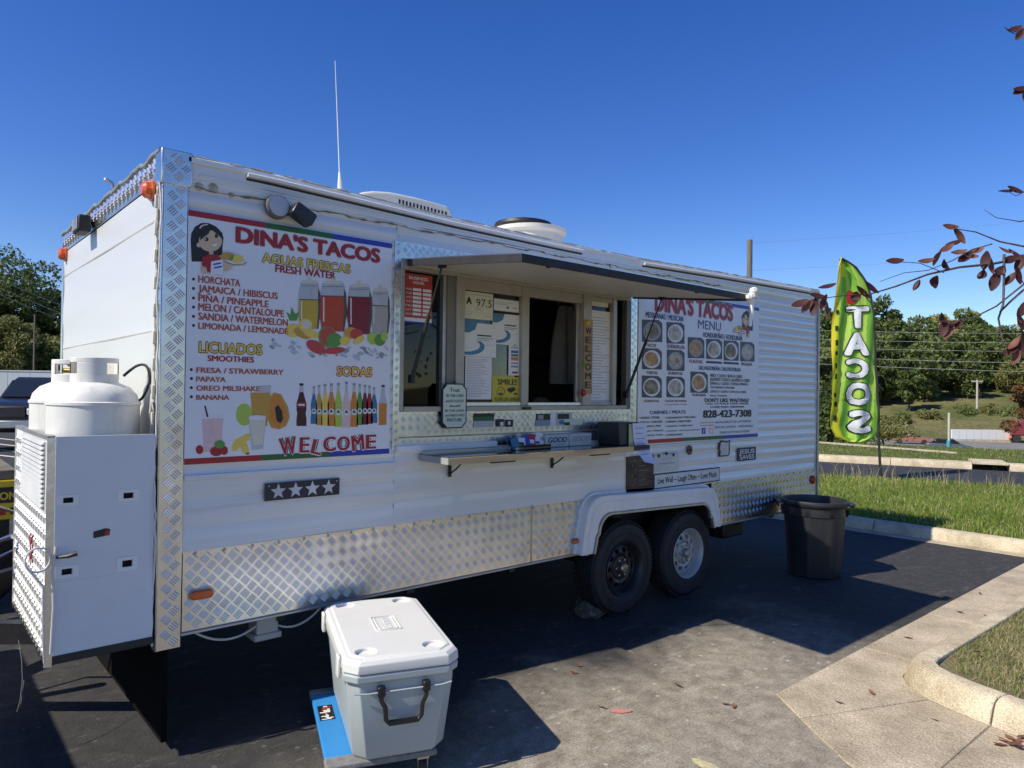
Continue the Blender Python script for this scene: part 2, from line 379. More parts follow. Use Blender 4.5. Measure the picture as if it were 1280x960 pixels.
    sc1 = ma('MULTIPLY', rng_(noise(1.3, 9, .75, mp.outputs[0]), .56, .68), rng_(worn, 0, 1, .14, .75))
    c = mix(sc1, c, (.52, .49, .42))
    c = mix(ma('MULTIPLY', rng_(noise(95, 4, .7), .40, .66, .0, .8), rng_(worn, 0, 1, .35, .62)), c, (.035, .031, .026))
    l.new(c, p.inputs['Base Color'])
    hb = ma('ADD', ma('MULTIPLY', fine, .5), noise(60, 3))
    bu = n.new('ShaderNodeBump'); bu.inputs['Strength'].default_value = .55; bu.inputs['Distance'].default_value = .008; l.new(hb, bu.inputs['Height']); l.new(bu.outputs[0], p.inputs['Normal'])
    return m
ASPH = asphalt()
ROADM = surf('road_asphalt', (.030, .031, .034), (.045, .046, .050), .8, .8, .3, 50)
CONC = surf('kerb_concrete', (.40, .335, .225), (.64, .555, .40), 3.5, .9, .5, 70)
CONC2 = surf('gutter_concrete', (.33, .275, .19), (.55, .465, .34), 2.6, .9, .5, 60)
SOIL = surf('grass_soil', (.07, .09, .024), (.13, .13, .045), 1.5, 1, .5, 20)
DRYS = surf('dry_soil', (.12, .11, .055), (.20, .175, .095), 6, 1, .6, 40)
HILLG = surf('hill_ground', (.075, .095, .026), (.19, .155, .07), .07, 1, .5, .8)

sv = np.concatenate([np.linspace(-160, 20, 19), np.linspace(23.9, 60, 30), np.linspace(62, 180, 50), np.linspace(190, 900, 30)]); tv = np.concatenate([np.linspace(-700, -120, 12), np.linspace(-100, 200, 61), np.linspace(220, 900, 14)])
V = []; Fc = []
for i, s in enumerate(sv):
    for t in tv:
        x, y = s*E1+t*E2; V.append((x, y, float(terr(x, y))-.03))
nT = len(tv)
for i in range(len(sv)-1):
    for j in range(nT-1): Fc.append([i*nT+j, (i+1)*nT+j, (i+1)*nT+j+1, i*nT+j+1][::-1])
tag(raw_mesh('ground', np.array(V), Fc, HILLG, smooth=True), kind='structure')

def sheet(name, pts, z, mat, kind='structure', parent=None):
    mb = MB(); mb.poly([(p[0], p[1], z) for p in pts]); return tag(mb.build(name, mat, parent, smooth=False), kind=kind)
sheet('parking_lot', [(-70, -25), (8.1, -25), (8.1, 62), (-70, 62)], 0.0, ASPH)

for k in range(4):
    a_, b_ = G(-30+0*k, 566-7*k), G(34, 573-7*k); d_ = (b_-a_)/np.linalg.norm(b_-a_); n_ = np.array([-d_[1], d_[0], 0])*.06
    sheet('parking_line', [tuple(a_-n_), tuple(b_+d_*1-n_), tuple(b_+d_*1+n_), tuple(a_+n_)], .004, M('line_paint', (.6, .6, .58), .8, var=.2, scale=20))
# kerb path: along x = 8.2, round the inner corner, along the island and round its nose
KP = [(8.2, 16), (8.2, 13), (8.2, 10), (8.2, 7), (8.2, 4), (8.2, 2.2), (8.2, .2), (8.2, -1.45), (8.12, -1.72), (7.9, -1.85), (6.6, -1.86), (5.1, -1.85), (3.78, -1.82)]
KN = [(3.78+.0, -1.82), (3.62, -1.84), (3.5, -1.92), (3.42, -2.04), (3.36, -2.2), (3.32, -2.36)]
KS = [(3.32, -2.36), (3.27, -2.6), (3.22, -3.4), (3.2, -4.6), (3.2, -7)]
def sweep(path, prof, close=True):
    """profile (offset to the left of the path, z) swept along a 2-D path"""
    mb = MB(); P = [Vector(p) for p in path]; L = len(prof)
    for i, p in enumerate(P):
        t = (P[min(i+1, len(P)-1)]-P[max(i-1, 0)]).normalized(); nrm = Vector((-t.y, t.x))
        for o, z in prof: mb.v.append((p.x+nrm.x*o, p.y+nrm.y*o, z))
    for i in range(len(P)-1):
        for j in range(L-1): mb.f.append([i*L+j, (i+1)*L+j, (i+1)*L+j+1, i*L+j+1]); mb.mi.append(0)
    mb.f.append(list(range(L))); mb.mi.append(0); mb.f.append([(len(P)-1)*L+j for j in range(L)][::-1]); mb.mi.append(0)
    return mb
KPROF = [(-.0, -.05), (-.0, .012), (.018, .07), (.034, .108), (.06, .128), (.095, .135), (.16, .132), (.165, .12), (.165, -.05)]
kroot = tag(bpy.data.objects.new('island_kerb', None), kind='structure'); COL.objects.link(kroot)
def inset(path, a):
    P = [Vector(p) for p in path]
    P[0] = P[0]+(P[1]-P[0]).normalized()*a; P[-1] = P[-1]+(P[-2]-P[-1]).normalized()*a
    return [tuple(p) for p in P]
def ksec(path, prof=KPROF, parent=kroot, mat=CONC, name='kerb_section'):
    path = inset(path, .005)
    # denser path for rounded arrises
    return sweep(path, prof).build(name, mat, parent, bevel=.006, fixn=True)
for a, b in ((0, 2), (2, 4), (4, 6), (6, 8), (8, 10), (10, 12)): ksec([(p[0], p[1]) for p in KP[a:b+1]], KPROF)
ksec(KN, KPROF); ksec(KS[:3]); ksec(KS[2:])
# gutter slabs along the island and a thin one along the far kerb
groot = tag(bpy.data.objects.new('gutter', None), kind='structure'); COL.objects.link(groot)
def slab(pts): return MB().prism(pts, -.06, .006, 'xy').build('gutter_slab', CONC2, groot, bevel=.004, fixn=True)
xs = [8.02, 6.6, 5.1, 3.95]
for a, b in zip(xs[:-1], xs[1:]): slab([(a-.004, -1.47), (b+.004, -1.468), (b+.004, -1.81), (a-.004, -1.85)])
slab([(3.945, -1.468), (2.82, -1.468), (2.64, -1.70), (3.40, -2.04), (3.52, -1.90), (3.64, -1.825), (3.945, -1.80)])
slab([(2.634, -1.706), (2.37, -2.06), (2.24, -2.34), (3.30, -2.36), (3.345, -2.2), (3.395, -2.046)])
slab([(2.236, -2.348), (2.1, -2.9), (2.05, -4.2), (3.18, -4.2), (3.2, -3.4), (3.25, -2.6), (3.298, -2.368)])
for a, b in ((12, 10), (10, 8), (8, 6), (6, 4), (4, 2.2), (2.2, .3), (.3, -1.46)): slab([(8.03, a-.004), (8.03, b+.004), (8.195, b+.004), (8.195, a-.004)])
sheet('paint_mark', [tuple(G(*p)[:2]) for p in ((862, 948), (875, 950), (893, 957), (905, 965), (880, 962), (868, 955))], .004, M('mark_yellow', (.46, .42, .24), .9, var=.4, scale=30))
# grass sheets
isl = [(8.35, 16), (8.35, -1.5), (8.24, -1.86), (7.96, -2.0), (3.85, -1.975), (3.7, -1.99), (3.6, -2.06), (3.53, -2.16), (3.48, -2.36), (3.43, -2.6), (3.37, -3.4), (3.36, -7)]
rn0 = np.array([13.25, 1.6]); rf0 = np.array([17.3, 2.9])
def rl(p, t): q = p+E2*t; return (float(q[0]), float(q[1]))
sheet('grass_verge', isl+[rl(rn0, 9.5), rl(rn0, -16)], .10, SOIL)
sheet('dry_lawn', [(3.86, -1.99), (8.1, -2.01), (8.1, -6), (3.4, -6), (3.42, -2.9), (3.45, -2.6), (3.5, -2.36), (3.55, -2.16), (3.62, -2.07), (3.71, -2.0)], .108, DRYS)
sheet('road', [rl(rn0, 70), rl(rn0, -60), rl(rf0, -60), rl(rf0, 70)], .004, ROADM)
# kerb on the road's far side with a drain inlet
froot = tag(bpy.data.objects.new('roadside_kerb', None), kind='structure'); COL.objects.link(froot)
FPROF = [(0, -.1), (0, .02), (.03, .13), (.06, .16), (.3, .17), (.32, .15), (.32, -.1)]
d0 = float(np.dot(G(1217, 588)[:2]-rf0, E2)); d1 = float(np.dot(G(1263, 590)[:2]-rf0, E2))
ts = [-40, -34, -28, -22, -16, -12, -8, -5, -2.2, (d0-2.2)/2, d0]
for a, b in zip(ts[:-1], ts[1:]): ksec([rl(rf0, a), rl(rf0, (a+b)/2), rl(rf0, b)], FPROF, froot)
for a, b in ((d1, d1+3), (d1+3, d1+6), (d1+6, d1+12), (d1+12, d1+20)): ksec([rl(rf0, a), rl(rf0, (a+b)/2), rl(rf0, b)], FPROF, froot)
dr = thing('storm_drain', 'concrete drain inlet with a dark slot in the far roadside kerb', 'storm drain', (*rl(rf0, d0), 0))
mb = MB()
def rp(t, o, z): q = rf0+E2*t+E1*o; return (q[0]-dr.location.x, q[1]-dr.location.y, z)
a, b = d0+.01, d1-.01
mb.hexa([rp(a, -.02, .125), rp(b, -.02, .125), rp(b, .9, .125), rp(a, .9, .125)], [rp(a, -.02, .185), rp(b, -.02, .185), rp(b, .9, .185), rp(a, .9, .185)]).build('cover_slab', CONC, dr, bevel=.01, fixn=True)
mb = MB(); mb.hexa([rp(a, .45, -.3), rp(b, .45, -.3), rp(b, .5, -.3), rp(a, .5, -.3)], [rp(a, .45, .124), rp(b, .45, .124), rp(b, .5, .124), rp(a, .5, .124)]).build('inlet_back', BLKM, dr, fixn=True)
g0 = rf0+E1*.3; g1 = rf0+E1*7.1
sheet('far_verge', [rl(g0, 60), rl(g0, -50), rl(g1, -50), rl(g1, 60)], .05, SOIL)
fa, fb = G(1000, 552.5, .06), G(1196, 567.5, .06); fd = (fb-fa)/np.linalg.norm(fb-fa)
fa2, fb2 = G(1000, 548.5, .06), G(1196, 565, .06)
sheet('footpath', [tuple(fa-fd*18), tuple(fb), tuple(fb2), tuple(fa2-fd*18)], .062, CONC)
# highway below
h0, h1 = E1*82, E1*110
mb = MB(); 
for t in range(-300, 500, 40):
    q = [E1*80+E2*t, E1*112+E2*t, E1*112+E2*(t+40), E1*80+E2*(t+40)]; mb.poly([(p[0], p[1], -4.42) for p in q])
tag(mb.build('highway', surf('highway_concrete', (.17, .165, .15), (.23, .22, .2), .3, .9, .2, 10), smooth=False), kind='structure')

# grass blades
GR1 = leafmat('grass_green', (.11, .17, .022), (.24, .32, .06), .8, .4); GR2 = leafmat('grass_straw', (.30, .26, .11), (.50, .43, .22), .8, .3)
def blades(name, P, hm, wd, straw=.15, lean=.5, hv=.4):
    n = len(P); h = hm*(1-hv+2*hv*rng.random(n)); a = rng.random(n)*2*pi; la = rng.random(n)*2*pi; ll = lean*h*rng.random(n)
    wx, wy = np.cos(a)*wd, np.sin(a)*wd
    b0 = P.copy(); b1 = P.copy(); b0[:, 0] -= wx; b0[:, 1] -= wy; b1[:, 0] += wx; b1[:, 1] += wy
    mid = P.copy(); mid[:, 0] += np.cos(la)*ll*.35; mid[:, 1] += np.sin(la)*ll*.35; mid[:, 2] += h*.6
    m0 = mid.copy(); m1 = mid.copy(); m0[:, 0] -= wx*.8; m0[:, 1] -= wy*.8; m1[:, 0] += wx*.8; m1[:, 1] += wy*.8
    tip = P.copy(); tip[:, 0] += np.cos(la)*ll; tip[:, 1] += np.sin(la)*ll; tip[:, 2] += h
    V = np.stack([b0, b1, m1, m0, tip], 1).reshape(-1, 3); i = np.arange(n)*5
    Fc = [f for k in i.tolist() for f in ([k, k+1, k+2, k+3], [k+3, k+2, k+4])]
    mi = np.repeat((rng.random(n) < straw).astype(int), 2)
    return raw_mesh(name, V, Fc, [GR1, GR2], mi=mi, kind='stuff')
def inpoly(x, y, poly):
    r = np.zeros(len(x), bool); n = len(poly)
    for i in range(n):
        x0, y0 = poly[i]; x1, y1 = poly[(i+1) % n]
        c = ((y0 > y) != (y1 > y)) & (x < (x1-x0)*(y-y0)/(y1-y0+1e-12)+x0); r ^= c
    return r
def scatter(n, x0, x1, y0, y1, poly, z):
    x = rng.uniform(x0, x1, n); y = rng.uniform(y0, y1, n); k = inpoly(x, y, poly); return np.stack([x[k], y[k], np.full(k.sum(), z)], 1)
vp = [(8.37, 9), (8.37, -3.2), rl(rn0-E1*.05, 4), rl(rn0-E1*.05, -9)]
P = scatter(150000, 8.2, 15.5, -4, 9, vp, .095)
hn = .5+.5*np.sin(P[:, 0]*1.7+np.sin(P[:, 1]*1.3)*2)*np.sin(P[:, 1]*1.1+.7)
tag(blades('verge_grass', P, .075, .0045, .14, 1.0), 'uneven green roadside grass between the lot kerb and the road', 'grass', kind='stuff')
P = scatter(1500, 11.6, 15, -4, 8, vp, .1)
tag(blades('seed_grass', P, .30, .003, .9, .6), 'tall pale seed stalks along the edge of the road', 'grass', kind='stuff')
dp = [(3.88, -2.0), (8.2, -2.03), (8.2, -4.6), (3.45, -4.6), (3.52, -2.4), (3.66, -2.08)]
P = scatter(60000, 3.4, 8.3, -4.6, -1.98, dp, .106)
tag(blades('dry_grass', P, .028, .0022, .62, 1.6), 'short dry tan and green grass on the kerbed island', 'grass', kind='stuff')
fp = [rl(rf0+E1*.34, 14), rl(rf0+E1*.34, -16), rl(rf0+E1*7, -16), rl(rf0+E1*7, 14)]
P = scatter(75000, 15, 33, -8, 16, fp, .045)
fq = np.array([inpoly(P[:, 0], P[:, 1], [tuple((fa-fd*18)[:2]), tuple(fb[:2]), tuple(fb2[:2]), tuple((fa2-fd*18)[:2])])])[0]
tag(blades('far_grass', P[~fq], .055, .009, .12, .8), 'mown green grass beyond the road', 'grass', kind='stuff')

# ================================================================== THE TRAILER
L_, Wd, ZB, ZT = 6.33, 2.54, .53, 2.755
TR = thing('food_trailer', 'long white aluminium food trailer with tread plate skirts and a lifted serving awning', 'trailer')

def siding(x0, x1, z0, z1, pitch=.076, dep=.006, seed=0, flat=False):
    r = random.Random(seed); zs = []
    z = z0
    prof = []
    while z < z1-1e-4:
        a = min(pitch*.70, z1-z); prof.append((0, z)); z2 = z+a
        prof.append((0, z2))
        if z2+pitch*.3 <= z1: prof += [(dep, z2+pitch*.10), (dep*.9, z2+pitch*.20)]
        z += pitch
    prof.append((0, z1)) if prof[-1][1] < z1-1e-4 else None
    nx = max(2, int((x1-x0)/.12)); mb = MB(); n = len(prof)
    ph = [r.uniform(0, 6.28) for _ in range(4)]
    for i in range(nx+1):
        x = x0+(x1-x0)*i/nx
        for (d, z) in prof:
            wv = .0016*sin(x*5.3+z*3+ph[0])+.0011*sin(x*11.7-z*9+ph[1])+.0012*sin(z*14+x*1.3+ph[2])
            mb.v.append((x, d+wv, z))
    for i in range(nx):
        for j in range(n-1): mb.f.append([i*n+j, (i+1)*n+j, (i+1)*n+j+1, i*n+j+1]); mb.mi.append(0)
    return mb
def wall(name, *a, **k): return siding(*a, **k).build(name, SIDING, TR, ang=50)
WX0, WX1, WZ0, WZ1 = 1.262, 3.30, 1.548, 2.40
wall('siding_panel', .10, 1.235, .90, 1.31, pitch=.135, dep=.004, seed=1)
wall('siding_panel', .10, 1.235, 1.31, 2.66, seed=2)
wall('siding_panel', 1.235, 3.33, 2.46, 2.66, pitch=.12, dep=.005, seed=3)
wall('siding_panel', 1.235, 3.33, .90, 1.40, pitch=.16, dep=.0035, seed=4)
wall('siding_panel', 3.33, 6.29, .90, 1.26, pitch=.09, dep=.005, seed=5)
wall('siding_panel', 3.33, 6.29, 1.26, 2.66, pitch=.074, dep=.004, seed=6)
# horizontal joint strips under the banners
MB().box(.105, 1.24, -.012, .002, 1.235, 1.262).build('rub_rail', SIDING, TR, bevel=.004)
MB().box(1.24, 1.42, -.012, .002, 1.30, 1.325).build('rub_rail', SIDING, TR, bevel=.004)
MB().box(3.335, 6.28, -.010, .002, 1.245, 1.262).build('rub_rail', SIDING, TR, bevel=.004)
MB().box(3.255, 3.30, -.006, .003, .905, 1.24).build('joint_strip', WHITEP, TR, bevel=.002)
# front wall: three sheets with seams
def fsheet(z0, z1, seed):
    mb = MB(); ny, nz = 16, 10; r = random.Random(seed); p = r.uniform(0, 6)
    for i in range(ny+1):
        for j in range(nz+1):
            y = .035+(2.50-.035)*i/ny; z = z0+(z1-z0)*j/nz
            mb.v.append((-.002+.0022*sin(z*19+p)+.0012*sin(y*4+z*6+p), y, z))
    for i in range(ny):
        for j in range(nz): a = i*(nz+1)+j; mb.f.append([a, a+1, a+nz+2, a+nz+1]); mb.mi.append(0)
    return mb.build('front_sheet', FRONTW, TR)
for k, (a, b) in enumerate(((.53, 1.928), (1.934, 2.446), (2.452, 2.62))): fsheet(a, b, k)
for z in (1.931, 2.449): MB().box(-.004, .004, .035, 2.5, z-.004, z+.004).build('seam', M('seam_grey', (.35, .33, .29), .7), TR)  # seams as strips of a darker warm grey than the sheets
MB().box(L_-.03, L_, .0, Wd, .53, 2.73).build('rear_wall', SIDING, TR)
MB().box(0.01, L_, Wd-.03, Wd, .53, 2.73).build('far_wall', SIDING, TR)
MB().prism([(.0, 2.672), (.4, 2.715), (1.27, 2.75), (2.14, 2.74), (2.54, 2.728), (2.54, 2.66), (0, 2.66)], .0, L_, 'yz').build('roof', WHITEP, TR, fixn=True)
mb = MB(); mb.box(.03, L_-.03, .33, Wd-.03, .53, .60); mb.box(.03, 2.79, .03, .329, .53, .60); mb.box(4.42, L_-.03, .03, .329, .53, .60); mb.build('floor', BLKM, TR)
# room inside
MB().box(.05, L_-.05, 2.38, 2.42, .6, 2.69).build('inner_wall', DARKIN, TR)
mb = MB(); mb.box(.05, WX0-.02, .05, .07, .6, 2.69); mb.box(WX1+.02, 4.43, .05, .07, .88, 2.69); mb.box(4.43, L_-.05, .05, .07, .6, 2.69); mb.box(WX0-.02, 2.78, .05, .07, .6, WZ0-.02); mb.box(2.78, WX1+.02, .05, .07, .88, WZ0-.02); mb.box(WX0-.02, WX1+.02, .05, .07, WZ1+.02, 2.69)
mb.build('inner_lining', DARKIN, TR)
mb = MB(); mb.box(1.0, 4.2, 1.75, 2.37, .62, 1.5).build('kitchen_counter', STEEL, TR, bevel=.01)
mb = MB(); mb.box(1.2, 4.6, 2.05, 2.37, 2.0, 2.03); [mb.box(x, x+.18, 2.08, 2.3, 2.03, 2.03+h) for x, h in ((1.4, .2), (1.75, .28), (2.3, .15), (2.9, .3), (3.4, .2), (3.9, .26))]
mb.build('kitchen_shelf', M('shelf_goods', (.12, .10, .08), .6, var=.6, scale=4), TR, bevel=.005)

# tread plate skirts
def plate(name, x0, x1, z0, z1, y=-.004, cell=.046, nb=4):
    p = MB().box(x0, x1, y, y+.003, z0, z1).build(name, ALU, TR)
    tread('tread_bars', (x0, y, z0), (1, 0, 0), (0, 0, 1), (0, -1, 0), x1-x0, z1-z0, ALU, p, cell=cell, nb=nb)
    return p
plate('skirt_panel', .105, 2.300, .535, .905); plate('skirt_panel', 2.306, 2.80, .535, .905); plate('skirt_panel', 4.40, 6.285, .535, .90)
mb = MB().box(2.298, 2.308, -.009, 0, .53, .915).build('skirt_joint', ALUD, TR)
for k in range(46):
    x = .16+k*.135
    if 2.78 < x < 4.42 or x > 6.25: continue
    MB().lathe([(0, -.0045), (.006, -.004), (.009, 0)], (x, -.005, .893), 8, 'y').build('screw', ALUD, TR)
MB().box(.1, 2.79, -.016, .002, .520, .534).build('skirt_edge', ALUD, TR, bevel=.003); MB().box(4.46, 6.29, -.016, .002, .520, .534).build('skirt_edge', ALUD, TR, bevel=.003)
# corner posts
cp = MB(); cp.box(-.006, .100, -.007, -.003, .47, 2.66); cp.box(-.010, -.006, -.007, .05, .47, 2.66)
cp = cp.build('corner_post', ALU, TR, bevel=.002)
tread('tread_bars', (.0, -.007, .47), (1, 0, 0), (0, 0, 1), (0, -1, 0), .098, 2.19, ALU, cp, cell=.049)
tread('tread_bars', (-.010, -.003, .47), (0, 1, 0), (0, 0, 1), (-1, 0, 0), .05, 2.19, ALU, cp, cell=.049)
cp = MB(); cp.box(-.014, .115, -.014, -.003, 2.60, 2.76); cp.box(-.018, -.010, -.014, .09, 2.60, 2.76); cp = cp.build('corner_cap', ALU, TR, bevel=.004); tread('tread_bars', (-.012, -.014, 2.605), (1, 0, 0), (0, 0, 1), (0, -1, 0), .125, .15, ALU, cp, cell=.049)
mb = MB(); mb.box(-.008, -.003, 2.49, 2.545, .53, 2.66); mb.box(-.008, .05, 2.541, 2.547, .53, 2.66); fc = mb.build('corner_post', ALU, TR, bevel=.002)
# rivet strip and caulk on the front corner
def wob(n, f): return [f(k/(n-1)) for k in range(n)]
mb = MB(); mb.tube(wob(70, lambda t: (-.013+random.uniform(-.003, .003), .054+random.uniform(-.004, .004), .56+2.06*t)), [random.uniform(.003, .007) for _ in range(70)], 5); mb.build('caulk_bead', CAULK, TR)
ft = MB().box(-.010, -.004, .09, 2.49, 2.625, 2.752).build('front_top_trim', ALU, TR)
tread('tread_bars', (-.010, .09, 2.625), (0, 1, 0), (0, 0, 1), (-1, 0, 0), 2.4, .127, ALU, ft, cell=.062, nb=2, bar=.05, bw=.010, ht=.006)
MB().tube(wob(60, lambda t: (-.014, .02+2.5*t, 2.755+.006*sin(t*47)+random.uniform(-.004, .004))), .011, 6).build('front_top_bead', ALUD, TR)
# side roof edge: cap, drip rail, ragged caulk
RX = [.0, .46, .87, 1.25, 1.62, 2.54, 3.4, 4.5, 5.9, 6.33]; RZ = [2.752, 2.752, 2.741, 2.729, 2.718, 2.707, 2.705, 2.73, 2.755, 2.760]
def rz_(x): return float(np.interp(x, RX, RZ))-2.757      # the roof edge sags a little between its ends
def sweepx(prof, x0, x1, name, mat, n=40, bev=0):
    mb = MB(); L = len(prof)
    for i in range(n+1):
        x = x0+(x1-x0)*i/n
        for y, z in prof: mb.v.append((x, y, z+rz_(x)))
    for i in range(n):
        for j in range(L): q = (j+1) % L; mb.f.append([i*L+j, (i+1)*L+j, (i+1)*L+q, i*L+q]); mb.mi.append(0)
    mb.f.append(list(range(L))); mb.mi.append(0); mb.f.append([n*L+k for k in range(L)][::-1]); mb.mi.append(0)
    return mb.build(name, mat, TR, fixn=True, bevel=bev)
sweepx([(-.010, 2.722), (-.014, 2.726), (-.014, 2.747), (-.008, 2.755), (.10, 2.758), (.10, 2.752), (.0, 2.746), (-.004, 2.74), (-.004, 2.722)], .1, L_, 'roof_edge_cap', WHITEP)
sweepx([(-.004, 2.650), (-.004, 2.742), (.004, 2.742), (.004, 2.650)], .105, 6.29, 'roof_fascia', SIDING)
MB().tube(wob(120, lambda t: (.11+6.2*t, -.008+random.uniform(-.002, .002), 2.755+rz_(.11+6.2*t)+random.uniform(-.002, .002))), [random.uniform(.002, .006) for _ in range(120)], 5).build('caulk_bead', CAULK, TR)
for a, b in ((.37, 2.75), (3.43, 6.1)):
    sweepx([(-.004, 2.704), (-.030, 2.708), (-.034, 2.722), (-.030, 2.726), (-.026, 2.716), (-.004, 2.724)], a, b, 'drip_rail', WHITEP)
    sweepx([(-.0045, 2.694), (-.012, 2.696), (-.012, 2.703), (-.0045, 2.703)], a, b, 'rail_shadow_strip', RUBBER)  # black strip painting in the shadow line below the drip rail
sweepx([(-.0045, 2.664), (-.009, 2.668), (-.009, 2.676), (-.0045, 2.680)], .15, 6.2, 'fascia_rib', SIDING)
mb = MB(); pts = []
for k in range(150):
    t = k/149; x = .13+t*4.4; pts.append((x, -.006, 2.605+.005*(1 if sin(x*17) > .2 else -.6)+random.uniform(-.002, .002)))
mb.tube(pts, [random.choice((.0015, .002, .003, .006)) for _ in pts], 5).build('caulk_bead', M('caulk_dark', (.20, .18, .14), .8, var=.5, scale=30), TR)
MB().box(.105, 3.4, -.004, .001, 2.616, 2.62).build('joint_strip', WHITEP, TR)
for a, c in ((.15, .03), (.215, .035), (.30, .02)): MB().lathe([(0, -.0025), (c*.5, -.002), (c*.7, 0)], (a, -.002, 2.585+c), 9, 'y').build('caulk_patch', CAULK, TR)
# rear corner
MB().tube([(6.31, -.012, .50), (6.31, -.012, 2.74)], .011, 8).build('corner_tube', ALUD, TR)
MB().box(6.285, 6.335, -.006, .02, .50, 2.75).build('corner_post', ALUD, TR, bevel=.003)

# serving hatch: tread plate surround, frames, panes
def fbox(name, x0, x1, z0, z1, y0=-.012, y1=.05, mat=FRAME, parent=TR, bev=.003): return MB().box(x0, x1, y0, y1, z0, z1).build(name, mat, parent, bevel=bev)
def tplate(name, x0, x1, z0, z1, y=-.006, cell=.036):
    p = MB().box(x0, x1, y, y+.004, z0, z1).build(name, ALU, TR)
    tread('tread_bars', (x0, y, z0), (1, 0, 0), (0, 0, 1), (0, -1, 0), x1-x0, z1-z0, ALU, p, cell=cell, nb=3, bar=.027, bw=.0026, ht=.0016); return p
tplate('hatch_surround', 1.218, 1.262, 1.33, 2.52); tplate('hatch_surround', 3.30, 3.375, 1.33, 2.52); tplate('hatch_surround', 1.262, 3.30, 2.425, 2.52)
tplate('hatch_surround', 1.262, 3.30, 1.40, 1.545); tplate('hatch_surround', 1.262, 3.30, 1.325, 1.395)
fbox('joint_strip', 1.262, 3.30, 1.393, 1.402, -.012, 0, ALUD)
HF = fbox('hatch_frame', 1.262, 3.30, 2.365, 2.425)
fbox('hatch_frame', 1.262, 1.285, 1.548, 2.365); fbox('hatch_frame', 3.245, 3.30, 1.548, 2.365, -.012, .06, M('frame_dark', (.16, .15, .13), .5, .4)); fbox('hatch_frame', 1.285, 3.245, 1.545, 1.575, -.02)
fbox('window_post', 1.595, 1.655, 1.575, 2.365, .0, .07, M('frame_grey', (.20, .19, .17), .5, .4)); fbox('window_post', 1.655, 1.718, 1.575, 2.365, -.012, .06)  # first post is a darker grey than the frame
fbox('window_post', 2.195, 2.258, 1.575, 2.365, -.006, .05); fbox('window_post', 2.775, 2.86, 1.575, 2.365, -.012, .06); fbox('window_post', 3.095, 3.135, 1.575, 2.365, -.01, .05)
fbox('window_rail', 1.718, 2.195, 2.295, 2.365, 0, .05); fbox('window_rail', 2.258, 2.775, 2.30, 2.365, 0, .05); fbox('window_rail', 2.86, 3.095, 2.33, 2.365, 0, .05)
fbox('window_rail', 1.718, 2.195, 1.575, 1.60, 0, .05, ALUB); fbox('window_rail', 2.258, 2.775, 1.575, 1.598, 0, .05, ALUB); fbox('window_rail', 2.86, 3.095, 1.575, 1.60, 0, .05)
GL = glassmat('window_glass', clear=.62); GLD = glassmat('screen_glass', clear=.10)
for a, b, g, y in ((1.285, 1.595, GLD, .045), (1.718, 2.195, GL, .03), (2.86, 3.095, GL, .03), (3.135, 3.245, GLD, .035)):
    MB().box(a, b, y, y+.004, 1.60 if a > 1.6 else 1.575, 2.365 if a != 1.718 else 2.295).build('pane', g, TR)
fbox('sliding_sash', 2.735, 2.775, 1.598, 2.30, .02, .045, ALUD); fbox('latch', 2.19, 2.25, 1.552, 1.568, -.045, -.02, BLKM)
fbox('screen_track', 1.57, 1.595, 1.575, 2.365, .01, .05, ALUD)

# awning hatch, struts
AW = MB(); ax0, ax1 = 1.30, 3.285
def aw(y, dz=0): return 2.395-.105*(-y)+dz
AW.hexa([(ax0, -.02, aw(-.02)), (ax1, -.02, aw(-.02)), (ax1, -1.0, aw(-1.0)), (ax0, -1.0, aw(-1.0))], [(ax0, -.02, aw(-.02, .028)), (ax1, -.02, aw(-.02, .028)), (ax1, -1.0, aw(-1, .028)), (ax0, -1.0, aw(-1, .028))])
AWO = AW.build('awning', M('awning_underside', (.50, .48, .43), .5, var=.04), TR, fixn=True)
T = MB(); T.hexa([(ax0-.004, -.01, aw(-.01, .029)), (ax1+.004, -.01, aw(-.01, .029)), (ax1+.004, -1.008, aw(-1.008, .029)), (ax0-.004, -1.008, aw(-1.008, .029))], [(ax0-.004, -.01, aw(-.01, .034)), (ax1+.004, -.01, aw(-.01, .034)), (ax1+.004, -1.008, aw(-1.008, .034)), (ax0-.004, -1.008, aw(-1.008, .034))])
T.build('awning_skin', ALUB, AWO, fixn=True)
e = MB()
e.hexa([(ax0-.014, -1.014, aw(-1, -.012)), (ax1+.014, -1.014, aw(-1, -.012)), (ax1+.014, -1.001, aw(-1, -.012)), (ax0-.014, -1.001, aw(-1, -.012))], [(ax0-.014, -1.014, aw(-1, .027)), (ax1+.014, -1.014, aw(-1, .027)), (ax1+.014, -1.001, aw(-1, .027)), (ax0-.014, -1.001, aw(-1, .027))])
for x in (ax0-.014, ax1+.002): e.hexa([(x, -1.0, aw(-1, -.012)), (x+.012, -1.0, aw(-1, -.012)), (x+.012, -.03, aw(-.03, -.012)), (x, -.03, aw(-.03, -.012))], [(x, -1.0, aw(-1, .027)), (x+.012, -1.0, aw(-1, .027)), (x+.012, -.03, aw(-.03, .027)), (x, -.03, aw(-.03, .027))])
e.build('rubber_edge', RUBBER, AWO, fixn=True)
MB().tube([(ax0, -.012, 2.40), (ax1, -.012, 2.40)], .012, 8).build('hinge', ALUB, TR)
